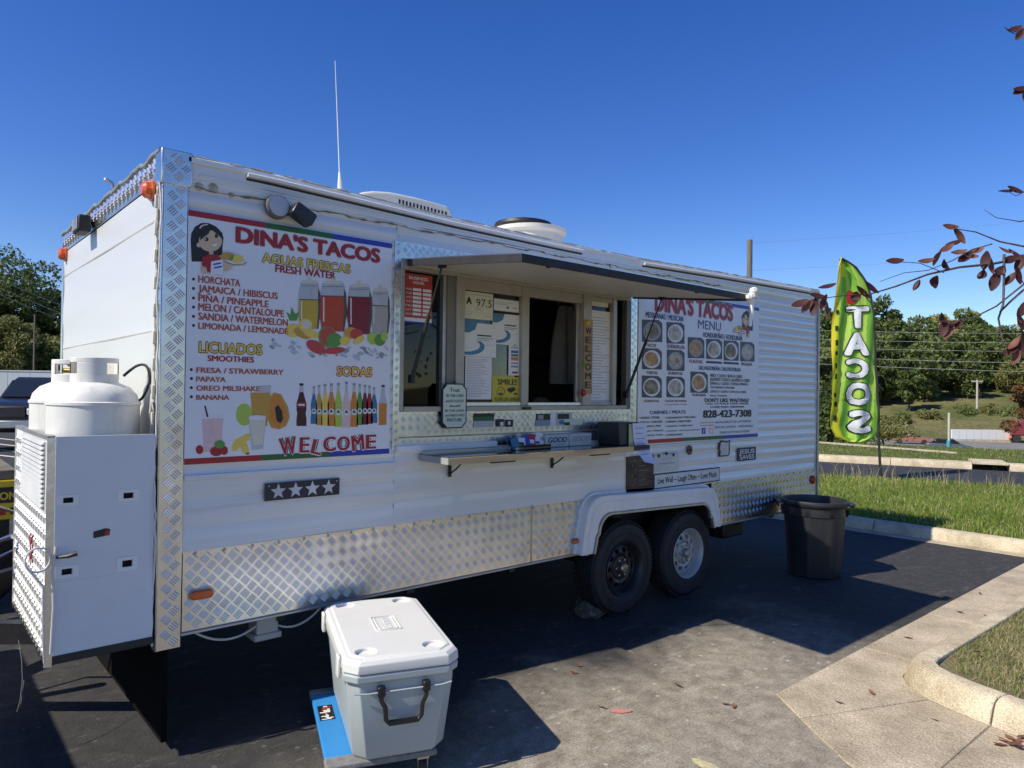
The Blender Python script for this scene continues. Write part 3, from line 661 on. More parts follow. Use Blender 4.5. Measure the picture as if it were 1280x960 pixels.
for x, a in ((1.335, (1.335, -.30, 2.345)), (3.235, (3.235, -.34, 2.345))):
    b = (x-.005, -.03, 1.66 if x > 2 else 1.74); m = tuple(a[i]+(b[i]-a[i])*.42 for i in range(3))
    st = MB().tube([a, m], .0055, 8).build('gas_strut', BLKM, TR); MB().tube([m, b], .011, 8).build('strut_body', RUBBER, st)
    MB().box(a[0]-.012, a[0]+.012, a[1]-.03, a[1]+.02, a[2]-.005, aw(a[1])+.002).build('strut_bracket', BLKM, TR); MB().box(b[0]-.012, b[0]+.012, -.04, -.005, b[2]-.03, b[2]+.02).build('strut_bracket', BLKM, TR)
for x in (1.5, 2.75): MB().lathe([(0, -.012), (.012, -.01), (.014, 0)], (x, -.97, aw(-.97)-.002), 8).build('bump_stop', RUBBER, AWO)
MB().tube([tuple(W(803, 343, -.02)), tuple(W(812, 352, -.06)), tuple(W(822, 356, -.06))], .006, 6).build('hook', ALUB, TR)
MB().tube([tuple(W(762, 331, -.02)), tuple(W(764, 338, -.05))], .006, 6).build('hook', BLKM, TR)

# counter shelf
SH = MB().box(1.40, 3.0, -.30, -.008, 1.262, 1.300).build('counter_shelf', M('counter_top', (.05, .055, .065), .12, .0, var=.1, coat=.8), TR)
MB().box(1.40, 2.99, -.3025, -.29, 1.258, 1.296).build('wood_edge', WOOD, SH, bevel=.002); MB().box(1.396, 1.402, -.302, -.01, 1.26, 1.296).build('end_board', M('grey_board', (.30, .30, .29), .6), SH)
MB().box(3.0, 3.17, -.30, -.008, 1.264, 1.298).build('end_block', RUBBER, SH)
for x in (1.62, 2.48):
    b = MB(); b.box(x-.011, x+.011, -.014, -.008, 1.15, 1.262); b.box(x-.011, x+.011, -.20, -.008, 1.254, 1.262); b.tube([(x, -.014, 1.17), (x, -.07, 1.20), (x, -.14, 1.25)], .005, 6); b.build('shelf_bracket', BLKM, TR)
    MB().box(x+.12, x+.3, -.27, -.24, 1.246, 1.262).build('shelf_clip', BLKM, SH)
# siding bumper piece left of the shelf
MB().box(1.24, 1.98, -.03, .0, 1.315, 1.355).build('rub_rail', WHITEP, TR, bevel=.008)

# fender with flanged lip, wheel wells
def arch(x0, x1, zb0, zb1, zt0, zt1, r, n=7):
    out = [(x0, zb0), (x0+.03, zb0+(zt0-zb0)*.45)]
    for k in range(n+1):
        a = pi-.5*pi*k/n*1.0; out.append((x0+.05+r+r*cos(a), zt0-r+r*sin(a)))
    for k in range(n+1):
        a = .5*pi-.5*pi*k/n; out.append((x1-.05-r+r*cos(a), zt1-r+r*sin(a)))
    out += [(x1-.03, zb1+(zt1-zb1)*.45), (x1, zb1)]; return out
o_ = arch(2.72, 4.455, .525, .535, .93, .885, .16); i_ = arch(2.835, 4.34, .525, .535, .80, .762, .13)
def arc_band(o, i, y0, y1):
    mb = MB(); n = len(o)
    vs = [(p[0], y0, p[1]) for p in o]+[(p[0], y0, p[1]) for p in i]+[(p[0], y1, p[1]) for p in o]+[(p[0], y1, p[1]) for p in i]; fs = []
    for k in range(n-1): fs += [(k, k+1, n+k+1, n+k), (2*n+k+1, 2*n+k, 3*n+k, 3*n+k+1), (k+1, k, 2*n+k, 2*n+k+1), (n+k, n+k+1, 3*n+k+1, 3*n+k)]
    fs += [(0, n, 3*n, 2*n), (n-1, 3*n-1, 4*n-1, 2*n-1)]
    return mb.add(vs, fs)
FE = arc_band(o_, i_, -.075, .01).build('fender', WHITEP, TR, fixn=True, bevel=.012, seg=3)
o2 = arch(2.70, 4.475, .52, .53, .95, .905, .17)
arc_band(o2, o_, -.012, -.002).build('fender_flange', WHITEP, FE, fixn=True)
i2 = arch(2.85, 4.325, .525, .535, .785, .747, .125)
arc_band(i_, i2, -.085, -.06).build('fender_lip', ALUD, FE, fixn=True, bevel=.003)
o3 = arch(2.76, 4.415, .525, .535, .885, .842, .15); o4 = arch(2.768, 4.407, .525, .535, .877, .834, .147)
arc_band(o3, o4, -.079, -.074).build('fender_crease', WHITEP, FE, fixn=True)
mb = MB(); inn = arch(2.84, 4.335, .53, .54, .80, .762, .13)
vs = [(p[0], -.05, p[1]) for p in inn]+[(p[0], .32, p[1]) for p in inn]; n = len(inn)
mb.add(vs, [(k, k+1, n+k+1, n+k) for k in range(n-1)]+[list(range(n, 2*n))]); mb.build('wheel_well', BLKM, TR)

TYRE = M('tyre_rubber', (.017, .017, .018), .75, var=.3, scale=8, dirt=.3, dirtcol=(.05, .045, .04), dscale=6)
def make_wheel(rimmat, name='wheel', R=.362, holes=True):
    w_ = bpy.data.objects.new(name, None); COL.objects.link(w_)
    pr = [(.205, -.10), (.225, -.108), (.29, -.115), (.335, -.105), (.352, -.085), (.360, -.05), (.362, 0), (.360, .05), (.352, .085), (.335, .105), (.225, .10), (.205, .09), (.205, -.10)]
    t = MB().lathe(pr, (0, 0, 0), 48, 'y')
    tb = MB()
    for k in range(64):
        a = 2*pi*k/64
        for y in (-.07, -.025, .025, .07):
            aa = a+(.04 if abs(y) > .05 else 0); c = Vector((cos(aa), 0, sin(aa))); s_ = Vector((-sin(aa), 0, cos(aa)))
            P0 = c*.357; q = []
            for hh in (0, .010):
                for (u, v) in ((-.010, -.018), (.010, -.018), (.010, .018), (-.010, .018)): q.append(tuple(P0+c*hh+s_*u+Vector((0, y+v, 0))))
            tb.hexa(q[:4], q[4:])
    ty = t.build('tyre', TYRE, w_, fixn=True); tb.build('tread_blocks', TYRE, ty, kind='stuff', smooth=False)
    MB().lathe([(.27, -.1165), (.275, -.119), (.28, -.1165)], (0, 0, 0), 48, 'y').build('sidewall_ring', TYRE, ty)
    rim = MB(); rim.lathe([(.205, .08), (.19, .05), (.185, -.06), (.198, -.085), (.205, -.10), (.214, -.112), (.208, -.118), (.196, -.108), (.186, -.085), (.178, -.05), (.172, -.045)], (0, 0, 0), 48, 'y')
    # disc with holes
    nh = 10; rh0, rh1 = .095, .175
    def yd(r): return -.045-.022*max(0, 1-abs(r-.12)/.06)
    for k in range(nh):
        ac = 2*pi*k/nh; ha = pi/nh; b = len(rim.v); m = 20
        for q in range(m):
            a = 2*pi*q/m; du, dv = cos(a), sin(a); s_ = 1/max(abs(du), abs(dv))
            for f, yo in ((s_, 0), (.5, 0), (.5, .02)):
                th = ac+ha*du*(f if f == s_ else .55); r = (rh0+rh1)/2+(rh1-rh0)/2*dv*(f if f == s_ else .42); rim.v.append((r*cos(th), yd(r)+yo, r*sin(th)))
        for q in range(m):
            q2 = (q+1) % m
            for j in (0, 1): rim.f.append([b+q*3+j, b+q2*3+j, b+q2*3+j+1, b+q*3+j+1]); rim.mi.append(0)
    rim.lathe([(.096, -.045), (.085, -.062), (.05, -.066), (.0, -.066)], (0, 0, 0), 30, 'y')
    rm = rim.build('rim', rimmat, w_, ang=30)
    MB().lathe([(.186, .03), (.0, .03)], (0, 0, 0), 24, 'y').build('brake_drum', BLKM, w_)
    MB().lathe([(.04, -.06), (.038, -.105), (.03, -.115), (0, -.116)], (0, 0, 0), 20, 'y').build('hub_cap', ALUD if holes else M('hub_brass', (.5, .42, .3), .3, .9), w_)
    for k in range(6):
        a = 2*pi*k/6; MB().lathe([(0, -.084), (.009, -.082), (.010, -.06)], (.065*cos(a), 0, .065*sin(a)), 6, 'y').build('lug_nut', ALUD, rm)
    return w_
w1 = make_wheel(M('grey_rim', (.42, .42, .41), .45, .2, var=.1, dirt=.3)); w1.parent = TR; w1.location = (4.055, .088, .350); w1.scale = (.967,)*3
w2 = make_wheel(M('black_rim', (.025, .025, .027), .4, .2), holes=False); w2.parent = TR; w2.location = (3.25, .088, .350); w2.scale = (.967,)*3
w3 = copy_tree(w2, TR); w3.location = (3.25, 2.43, .35); w4 = copy_tree(w2, TR); w4.location = (4.055, 2.43, .35)
for x in (3.25, 4.055): MB().cyl((x, .15, .34), (x, 2.4, .34), .04).build('axle', BLKM, TR)
for y in (.42, 2.1): MB().box(-.1, L_-.05, y-.03, y+.03, .42, .53).build('chassis_rail', BLKM, TR)
for y in (.36, 2.16): MB().tube([(2.9, y, .44), (3.25, y, .40), (3.65, y, .46), (4.055, y, .40), (4.6, y, .44)], .03, 6).build('leaf_spring', BLKM, TR)
for x in (.6, 1.4, 2.2, 5.0, 5.6, 6.1): MB().box(x, x+.05, .1, 2.45, .46, .53).build('cross_member', BLKM, TR)
MB().box(.03, .055, .02, 2.50, .04, .53).build('front_shade_board', M('shade_board_black', (.006, .006, .006), 1, spec=.1), TR)  # board added under the front wall to shape the ground shadow
MB().box(5.0, 5.35, .25, .55, .30, .46).build('step_box', BLKM, TR, bevel=.02)
for y in (2.2,):
    MB().cyl((5.85, y, .0), (5.85, y, .50), .028).build('stabiliser_jack', BLKM, TR); MB().box(5.77, 5.93, y-.08, y+.08, 0, .012).build('jack_foot', BLKM, TR)
# outlet box and cables under the skirt
ob = MB(); ob.box(.50, .615, .10, .22, .40, .52); ob.box(.485, .63, .09, .23, .375, .41); ob.build('outlet_box', M('grey_plastic', (.42, .42, .41), .5), TR, bevel=.008)
def sag(a, b, d, n=12): return [tuple(np.array(a)*(1-t)+np.array(b)*t-np.array([0, 0, d*4*t*(1-t)])) for t in [k/(n-1) for k in range(n)]]
MB().tube(sag((.15, .05, .53), (.5, .12, .45), .06), .006, 6).build('cable', M('white_cable', (.6, .6, .58), .5), TR); MB().tube(sag((.62, .12, .43), (.85, .06, .52), .05), .006, 6).build('cable', M('white_cable', (.6, .6, .58), .5), TR)
# lamps on the body
def marker(x, z, w_, h, mat, name='marker_lamp'):
    b = MB().prism(rrect(x-w_/2-.006, x+w_/2+.006, z-h/2-.006, z+h/2+.006, h*.45), -.012, -.004).build(name, BLKM if mat is REDL else ALUD, TR, fixn=True)
    MB().prism(rrect(x-w_/2, x+w_/2, z-h/2, z+h/2, h*.45), -.032, -.010).build('lens', mat, b, fixn=True, bevel=.008, seg=3)
marker(.188, .70, .105, .042, AMBER); marker(2.71, .622, .05, .03, AMBER)
tl = MB().lathe([(0, -.03), (.03, -.028), (.045, -.012), (.045, 0)], (6.21, -.004, .80), 16, 'y').build('tail_lamp', REDL, TR)
for y in (.17, 2.40):
    b = MB(); b.lathe([(0, -.05), (.026, -.048), (.040, -.035), (.043, -.012), (.052, -.010), (.052, 0)], (-.008, y, 2.60), 8, 'x'); b.build('marker_lamp', AMBER, TR)
fl = MB(); fl.box(-.10, -.03, 1.42, 1.60, 2.60, 2.70); fl.build('flood_lamp', BLKM, TR, bevel=.01); MB().tube([(-.03, 1.51, 2.66), (-.0, 1.51, 2.70)], .012, 6).build('lamp_bracket', BLKM, TR)
for k in range(4): MB().box(-.106, -.099, 1.435+k*.04, 1.46+k*.04, 2.615, 2.685).build('lamp_louvre', M('lamp_grey', (.35, .36, .37), .3), TR)
rl_ = MB(); rl_.lathe([(0, -.055), (.048, -.052), (.058, -.045), (.062, -.02), (.055, 0)], (.515, -.006, 2.578), 28, 'y'); rl_.build('round_lamp', M('lamp_housing', (.13, .125, .115), .4), TR)
MB().lathe([(0, -.058), (.05, -.056)], (.515, -.006, 2.578), 28, 'y').build('lamp_lens', M('frosted_lens', (.42, .44, .5), .25, coat=.5), TR)
cm = MB(); cm.prism(rrect(-.06, .06, -.035, .035, .012), -.12, -.045); cmo = cm.build('wall_camera', M('camera_black', (.02, .02, .022), .3), TR, fixn=True, bevel=.006); cmo.location = (.625, -.0, 2.548); cmo.rotation_euler = (0, .5, 0)
MB().cyl((.58, -.05, 2.565), (.58, -.002, 2.565), .014).build('camera_mount', BLKM, TR)
# roof things
Y0 = .60; AP = [(445, 246), (447, 242.5), (455, 239.5), (468, 238.2), (488, 239.5), (520, 246), (558, 256.5), (564, 261), (567, 275)]
pts_ = [(float(W(*p, Y0)[0]), float(W(*p, Y0)[2])) for p in AP]; pts_ = [(pts_[0][0], 2.78)]+pts_+[(pts_[-1][0], 2.78)]
ACO = MB().prism(pts_, Y0, Y0+.7).build('roof_air_conditioner', M('aged_white_plastic', (.66, .64, .58), .5, var=.05), TR, fixn=True, bevel=.02, seg=3)
for k in range(14):
    px = 498.5+k*4.45; A_, B_ = W(px, 249+(px-498)*.27, Y0), W(px+1.9, 257+(px-498)*.27, Y0); MB().box(A_[0], B_[0], Y0-.003, Y0+.02, B_[2], A_[2]).build('louvre', BLKM, ACO)
fc_ = W(662, 289, .75); fx, fz = float(fc_[0]), float(fc_[2])
MB().lathe([(.26, -.22), (.27, -.05), (.295, -.03), (.30, .0), (.27, .008), (.0, .008)], (fx, .75, fz), 36).build('roof_vent', M('aged_white_plastic', (.66, .64, .58), .5), TR)
MB().lathe([(.22, .004), (.235, .02), (.225, .045), (.19, .056), (0, .058)], (fx-.07, .75, fz), 36).build('vent_cap', BLKM, TR)
an = MB().tube([(.925, .10, 2.76), (.925, .10, 2.80), (.922, .10, 2.87)], [.014, .013, .006], 8).build('antenna_mount', WHITEP, TR); MB().tube([(.922, .1, 2.86), (.905, .1, 3.15), (.885, .1, 3.475)], [.0035, .003, .0018], 6).build('antenna_whip', WHITEP, TR)
MB().tube(wob(14, lambda t: (.02+random.uniform(-.02, .03), .5+.05*sin(t*9)+1.6*t, 2.79+.02*sin(t*20))), .006, 5).build('roof_cable', RUBBER, TR)
MB().tube([(-.01, .95, 2.76), (-.02, .95, 2.80), (-.06, .93, 2.81)], .008, 6).build('roof_hook', ALUD, TR)
# string of wires down the front corner
for k, (yy, rr, col) in enumerate(((-.012, .004, 'white_cable'), (.012, .005, 'black'), (.075, .004, 'white_cable'))):
    m = _M['white_cable'] if col == 'white_cable' else RUBBER
    MB().tube(wob(40, lambda t: (-.022+random.uniform(-.004, .004), yy+.012*sin(t*19+k)+random.uniform(-.004, .004), .50+(1.1 if k else 2.1)*t)), rr, 5).build('wire', m, TR)
for k in range(16): MB().box(-.026, -.014, .048, .064, .62+k*.125, .68+k*.125).build('clip_light', M('clip_plastic', (.62, .60, .48), .4), TR, bevel=.003)
# gas locker on the tongue
LK = MB(); LK.box(-.425, -.02, .02, 1.06, .50, .53).build('locker_floor', BLKM, TR)
dz0, dz1 = .545, 1.458
dm = M('locker_door_white', (.66, .68, .70), .42, var=.04, scale=3, dirt=.25, dirtcol=(.38, .37, .34), dscale=3, bump=.06, bscale=4)
# sheet with four slots (built from strips round the slots)
sl = [(-.385, -.340, .00, .0)]
xsl = [(-.376, -.338), (-.148, -.108)]; zsl = [(.875, .905), (1.175, 1.205)]
mb = MB(); X_ = [-.405, xsl[0][0], xsl[0][1], xsl[1][0], xsl[1][1], -.022]; Z_ = [dz0, zsl[0][0], zsl[0][1], zsl[1][0], zsl[1][1], dz1]
for i in range(5):
    for j in range(5):
        if i in (1, 3) and j in (1, 3): continue
        mb.add([(X_[i], -.008, Z_[j]), (X_[i+1], -.008, Z_[j]), (X_[i+1], -.008, Z_[j+1]), (X_[i], -.008, Z_[j+1])], [(0, 1, 2, 3)])
bm = bmesh.new(); vv = [bm.verts.new(v) for v in mb.v]; [bm.faces.new([vv[i] for i in f]) for f in mb.f]; bmesh.ops.remove_doubles(bm, verts=bm.verts, dist=1e-5); me = bpy.data.meshes.new('locker_door'); bm.to_mesh(me); bm.free(); me.materials.append(dm)
ld = link('locker_door', me, TR); so = ld.modifiers.new('solid', 'SOLIDIFY'); so.thickness = .014; so.offset = -1
pl_ = MB()
for a, b, c, d_ in ((-.398, -.322, .868, .874), (-.165, -.085, .84, .846)): pass
MB().box(-.395, -.105, -.0105, -.0082, .845, .848).build('tape_edge', WHITEP, ld)
MB().prism([(-.262, 1.018), (-.20, 1.024), (-.198, 1.05), (-.215, 1.056), (-.262, 1.046)], -.0095, -.0083).build('sticker_scrap', BLACK, ld, fixn=True)
MB().prism([(-.222, 1.024), (-.20, 1.026), (-.20, 1.045), (-.215, 1.05)], -.0102, -.0096).build('sticker_scrap', RED, ld, fixn=True)
for x, z, w_, h in ((-.357, 1.19, .075, .045), (-.128, 1.19, .085, .05), (-.357, .89, .085, .05), (-.128, .89, .085, .06)):
    o = MB().ring(rrect(x-w_/2, x+w_/2, z-h/2, z+h/2, .003, 1), rrect(x-w_/4, x+w_/4, z-h/4, z+h/4, .002, 1), -.0105, -.0083).build('slot_frame', WHITEP, ld, fixn=True)
MB().box(-.40, -.025, .03, .05, .55, 1.40).build('locker_backing', BLKM, TR)
MB().box(-.405, -.02, -.012, .02, .515, .545).build('locker_sill', RUBBER, TR)
ALUF = M('locker_plate', (.74, .74, .72), .42, .45, var=.1)
lp = MB().box(-.424, -.420, .035, 1.06, .50, 1.452).build('locker_front', ALUF, TR)
tread('tread_bars', (-.424, .035, .50), (0, 1, 0), (0, 0, 1), (-1, 0, 0), 1.02, .64, ALUF, lp, cell=.05, nb=1, bar=.046, bw=.009, ht=.006)
tread('tread_bars', (-.424, .80, 1.14), (0, 1, 0), (0, 0, 1), (-1, 0, 0), .25, .31, ALUF, lp, cell=.05, nb=1, bar=.046, bw=.009, ht=.006)
for k in range(14): MB().hexa([(-.426, .12, 1.150+k*.0205), (-.426, .80, 1.150+k*.0205), (-.426, .80, 1.163+k*.0205), (-.426, .12, 1.163+k*.0205)], [(-.440, .125, 1.148+k*.0205), (-.440, .795, 1.148+k*.0205), (-.428, .795, 1.164+k*.0205), (-.428, .125, 1.164+k*.0205)]).build('vent_louvre', M('louvre_grey', (.46, .46, .44), .5, var=.1), lp, fixn=True)
mb = MB(); n = 26
for k in range(n):
    z = .50+.952*k/(n-1); a = .0006*random.uniform(-1, 1); mb.v += [(-.430+a, .035, z), (-.434+a*1.5, .004+a, z), (-.405, -.004, z)]
for k in range(n-1):
    for j in (0, 1): mb.f.append([k*3+j, k*3+j+1, k*3+4+j, k*3+3+j]); mb.mi.append(0)
mb.build('locker_edge', ALU, TR, smooth=False)
MB().box(-.43, -.40, 1.055, 1.065, .50, 1.45).build('locker_side', ALU, TR); MB().box(-.43, -.40, .03, 1.06, 1.445, 1.46).build('locker_rim', ALUD, TR)
MB().prism([(.40, .86), (.50, .84), (.50, .98), (.40, .99)], -.4285, -.4275, 'yz').build('red_reflector', REDL, TR, fixn=True)
# lock pin and cable coil
MB().tube([(-.395, -.012, .955), (-.36, -.05, .963), (-.33, -.055, .972)], [.006, .008, .011], 8).build('lock_pin', BLKM, TR)
cc = []
for k in range(60):
    a = k/59*2*pi*2.6; cc.append((-.462+.044*cos(a), -.012-.004*sin(a*.4)-.0006*k/4, .955+.050*sin(a)))
MB().tube(cc+[(-.44, -.01, .84), (-.437, .0, .62), (-.43, .005, .52)], .004, 6).build('cable_coil', _M['white_cable'], TR)
MB().tube([(-.40, -.015, 1.0), (-.41, -.02, .9), (-.405, -.02, .75), (-.412, -.02, .56)], .005, 6).build('cable', _M['white_cable'], TR)
# tongue
for y0 in (.35, 2.19): MB().hexa([(-.02, y0-.04, .42), (-.02, y0+.04, .42), (-.02, y0+.04, .52), (-.02, y0-.04, .52)], [(-1.15, 1.27-.04, .42), (-1.15, 1.27+.04, .42), (-1.15, 1.27+.04, .52), (-1.15, 1.27-.04, .52)]).build('tongue_beam', BLKM, TR, fixn=True)
MB().box(-1.40, -1.1, 1.22, 1.32, .44, .55).build('coupler', BLKM, TR, bevel=.02)
MB().cyl((-1.0, 1.17, 0.02), (-1.0, 1.17, .95), .035).build('tongue_jack', ALUD, TR); MB().box(-1.08, -.92, 1.09, 1.25, 0, .02).build('jack_foot', BLKM, TR)
MB().tube([(-.45, .9, .9), (-.8, 1.3, .72), (-1.1, 1.2, .6)], .012, 6).build('safety_chain', STEEL, TR)
MB().tube([(-.6, 1.6, 1.05), (-.45, 1.9, .93), (-.3, 2.3, .82)], .012, 6).build('tie_rod', STEEL, TR)
# hose from the tanks to the wall
def spl(P, m=6):
    P = [np.array(p, float) for p in P]; Q = [P[0]]+P+[P[-1]]; out = []
    for i in range(1, len(Q)-2):
        for k in range(m):
            t = k/m; a, b, c, d = Q[i-1], Q[i], Q[i+1], Q[i+2]; out.append(tuple(.5*((2*b)+(-a+c)*t+(2*a-5*b+4*c-d)*t*t+(-a+3*b-3*c+d)*t**3)))
    return out+[tuple(P[-1])]
MB().tube(spl([(-.10, .25, 1.72), (-.055, .23, 1.765), (-.025, .20, 1.775), (-.012, .17, 1.75), (-.010, .16, 1.69), (-.03, .19, 1.62), (-.05, .22, 1.60)]), .0065, 8).build('gas_hose', RUBBER, TR)

# ================================================================== SIGNS AND THINGS FIXED TO THE TRAILER
def board(name, label, cat, x0, z0, x1, z1, y=-.010, th=.003, mat=WHITE, group=None, r=None, outline=None):
    t = thing(name, label, cat, (x0, y, z0), 0, group)
    pts = outline or (rrect(0, x1-x0, 0, z1-z0, r) if r else [(0, 0), (x1-x0, 0), (x1-x0, z1-z0), (0, z1-z0)])
    MB().prism(pts, 0, th).build('panel', mat, t, fixn=True); t['w'] = x1-x0; t['h'] = z1-z0
    return t
def stripes(t, zlist, cols=(RED, GREEN, BLUE), hh=.028):
    for z in zlist:
        mb = MB(); w_ = t['w']
        for k in range(3): mb.k = k; mb.poly([(w_*k/3, -.0006, z), (w_*(k+1)/3, -.0006, z), (w_*(k+1)/3, -.0006, z+hh), (w_*k/3, -.0006, z+hh)])
        mb.build('colour_stripe', list(cols), t, smooth=False)
def girl(t, yb, f):
    """printed cartoon of a girl in a red top with a plate of tacos; f maps 0..1073 x 0..960 to photo pixels"""
    prints(t, 'girl_print', [
        (BLACK, [f(*p) for p in [(150, 400), (160, 300), (210, 210), (300, 155), (400, 155), (500, 200), (580, 280), (615, 360), (600, 500), (600, 600), (300, 700), (165, 700)]]),
        (SKIN, [f(*p) for p in ell(430, 410, 165, 150, 20)]), (SKIN, [f(*p) for p in ell(265, 465, 32, 34, 10)]), (SKIN, [f(*p) for p in rect(410, 520, 470, 620)]),
        (BLACK, [f(*p) for p in [(285, 360), (280, 260), (340, 190), (430, 190), (430, 250), (400, 310), (340, 350), (290, 400)]]),
        (BLACK, [f(*p) for p in [(440, 190), (520, 215), (600, 300), (605, 390), (540, 320), (480, 280), (445, 215)]]),
        (PINK, [f(*p) for p in [(270, 225), (300, 185), (390, 165), (400, 180), (320, 200), (285, 240)]]),
        (BLACK, [f(*p) for p in ell(375, 385, 28, 30, 10)]), (BLACK, [f(*p) for p in ell(515, 338, 22, 28, 10)]), (WHITE, [f(*p) for p in ell(362, 382, 9, 10, 8)]),
        (WHITE, [f(*p) for p in [(440, 455), (530, 440), (520, 475), (490, 492), (455, 478)]]),
        (RED, [f(*p) for p in [(310, 640), (380, 605), (430, 600), (530, 600), (560, 640), (600, 690), (440, 700), (430, 850), (390, 850), (370, 780), (310, 760)]]),
        (SKIN, [f(*p) for p in [(305, 765), (370, 780), (385, 850), (430, 860), (340, 875), (300, 840)]]), (SKIN, [f(*p) for p in [(620, 720), (745, 740), (720, 800), (660, 830), (615, 820)]]),
        (WHITE, [f(*p) for p in [(440, 700), (600, 670), (615, 780), (605, 885), (430, 885)]]),
        (BLUE, [f(*p) for p in [(470, 730), (580, 708), (582, 730), (470, 752)]]), (BLUE, [f(*p) for p in [(485, 778), (590, 758), (592, 780), (485, 800)]]),
        (GREY, [f(*p) for p in [(610, 690), (950, 705), (900, 745), (760, 752)]]), (WHITE, [f(*p) for p in [(620, 680), (930, 695), (890, 728), (750, 732)]]),
        (GOLD, [f(*p) for p in [(560, 640), (590, 585), (660, 565), (750, 580), (790, 640), (770, 690), (640, 680)]]), (YEL, [f(*p) for p in [(730, 690), (750, 630), (810, 600), (870, 620), (905, 690), (860, 715), (750, 715)]]),
        (LEAFG, [f(*p) for p in [(700, 640), (740, 610), (760, 640), (730, 690), (705, 690)]])], yb)

# ---- drinks banner
bA, bB = W(235.5, 263, -.01), W(486, 565, -.01)
B1 = board('drinks_banner', 'white vinyl banner of drinks with jars, smoothies and soda bottles on the siding', 'banner', bA[0], bB[2]-.008, bB[0]+.002, bA[2]+.004)
stripes(B1, (0, B1['h']-.028)); yb = -.0106
c3 = lambda x, y: (220+x*.21875, 250+y*.21875); c4 = lambda x, y: (220+x*.21875, 410+y*.21875)
girl(B1, yb, lambda x, y: (225+x*95/1073, 265+y*85/960))
def t3(s, lx, ly, rx, ry, m, off=.03, **k): return ptext(B1, s, c3(lx, ly), c3(rx, ry), m, yb-.0014, off=off, **k)
def t4(s, lx, ly, rx, ry, m, off=.03, **k): return ptext(B1, s, c4(lx, ly), c4(rx, ry), m, yb-.0014, off=off, **k)
t3("DINA'S TACOS", 340, 237, 1168, 285, RED, .05, outline=GREY, outoff=.065); t3('AGUAS FRESCAS', 493, 352, 998, 372, YEL, .02, outline=BROWN, outoff=.075); t3('FRESH WATER', 567, 410, 912, 414, RED, .035)
for s, y0, x1, y1 in (('HORCHATA', 470, 368, 457), ('JAMAICA / HIBISCUS', 523, 582, 531), ('PIÑA / PINEAPPLE', 578, 530, 577), ('MELON / CANTALOUPE', 630, 618, 631), ('SANDIA / WATERMELON', 683, 640, 683), ('LIMONADA / LEMONADE', 735, 642, 735)):
    t3(s, 127, y0, x1, y1, ORG); prints(B1, 'bullet', [(BLACK, [c3(*p) for p in ell(100, y0-18, 9, 9, 8)])], yb)
t4('LICUADOS', 132, 137, 493, 98, YEL, .02, outline=BROWN, outoff=.075); t4('SMOOTHIES', 180, 188, 447, 167, RED, .035); t4('SODAS', 920, 272, 1120, 228, YEL, .02, outline=RED, outoff=.08)
for s, y0, x1, y1 in (('FRESA / STRAWBERRY', 255, 615, 240), ('PAPAYA', 306, 285, 281), ('OREO MILSHAKE', 358, 480, 334), ('BANANA', 410, 305, 384)):
    t4(s, 115, y0, x1, y1, ORG); prints(B1, 'bullet', [(BLACK, [c4(*p) for p in ell(88, y0-17, 9, 9, 8)])], yb)
for k, (ch, x0, x1, yt, yb_, ro) in enumerate((('W', 590, 690, 625, 725, .12), ('E', 705, 765, 625, 712, -.02), ('L', 775, 838, 640, 722, -.25), ('C', 840, 915, 622, 705, .05), ('O', 920, 995, 620, 700, -.03), ('M', 1003, 1075, 612, 700, .12), ('E', 1083, 1145, 610, 690, 0))):
    t4(ch, x0, yb_, x1, yt, RED, .03, outline=WHITE, outoff=.06, rot=ro, name='welcome_letter')
    A = W(*c4(x0, yb_), yb); Bq = W(*c4(x1, yt), yb); letters(B1, ch, A[0]-B1.location.x, A[2]-B1.location.z, Bq[0]-B1.location.x, Bq[2]-B1.location.z, BLACK, y=yb+.0002-B1.location.y, off=.10, rot=ro, name='letter_shadow')
GLS = ink('jar_glass', (.50, .52, .54))
def jar(x0, x1, y0, y1, liq, m, cap=True):
    w_ = x1-x0; cx = (x0+x1)/2
    sh = [(GLS, [c3(x0+w_*.1, y0), c3(x1-w_*.1, y0), c3(x1, y0+(y1-y0)*.25), c3(x1+w_*.03, y0+(y1-y0)*.6), c3(x1-w_*.08, y1), c3(x0+w_*.08, y1), c3(x0-w_*.03, y0+(y1-y0)*.6), c3(x0, y0+(y1-y0)*.25)]),
          (CREAM, [c3(*p) for p in rect(x0+w_*.16, y0-12, x1-w_*.16, y0+6)]),
          (m, [c3(x0+w_*.05, liq), c3(x1-w_*.05, liq+4), c3(x1, y0+(y1-y0)*.65), c3(x1-w_*.10, y1-4), c3(x0+w_*.10, y1-4), c3(x0, y0+(y1-y0)*.65)]),
          (ink('jar_shade', (.10, .08, .06)), [c3(x1-w_*.10, y0+30), c3(x1-w_*.02, y0+60), c3(x1+w_*.01, y0+(y1-y0)*.6), c3(x1-w_*.09, y1-6), c3(x1-w_*.16, y1-4), c3(x1-w_*.10, y0+(y1-y0)*.6)]), (_M.get('ink_jar_shade') or m, [c3(x0+w_*.05, liq), c3(x1-w_*.05, liq+4), c3(x1-w_*.05, liq+9), c3(x0+w_*.05, liq+5)]),
          (PAPER, [c3(*p) for p in rect(x0+w_*.13, liq+10, x0+w_*.18, y1-60)]), (GLS, [c3(*p) for p in rect(x0+w_*.55, y0+8, x0+w_*.60, liq-8)]), (GREY, [c3(*p) for p in rect(x0+w_*.12, y0+18, x1-w_*.12, y0+22)]), (CREAM, [c3(*p) for p in ell(cx, y0-20, 11, 10, 8)])]
    prints(B1, 'jar_print', sh, yb)
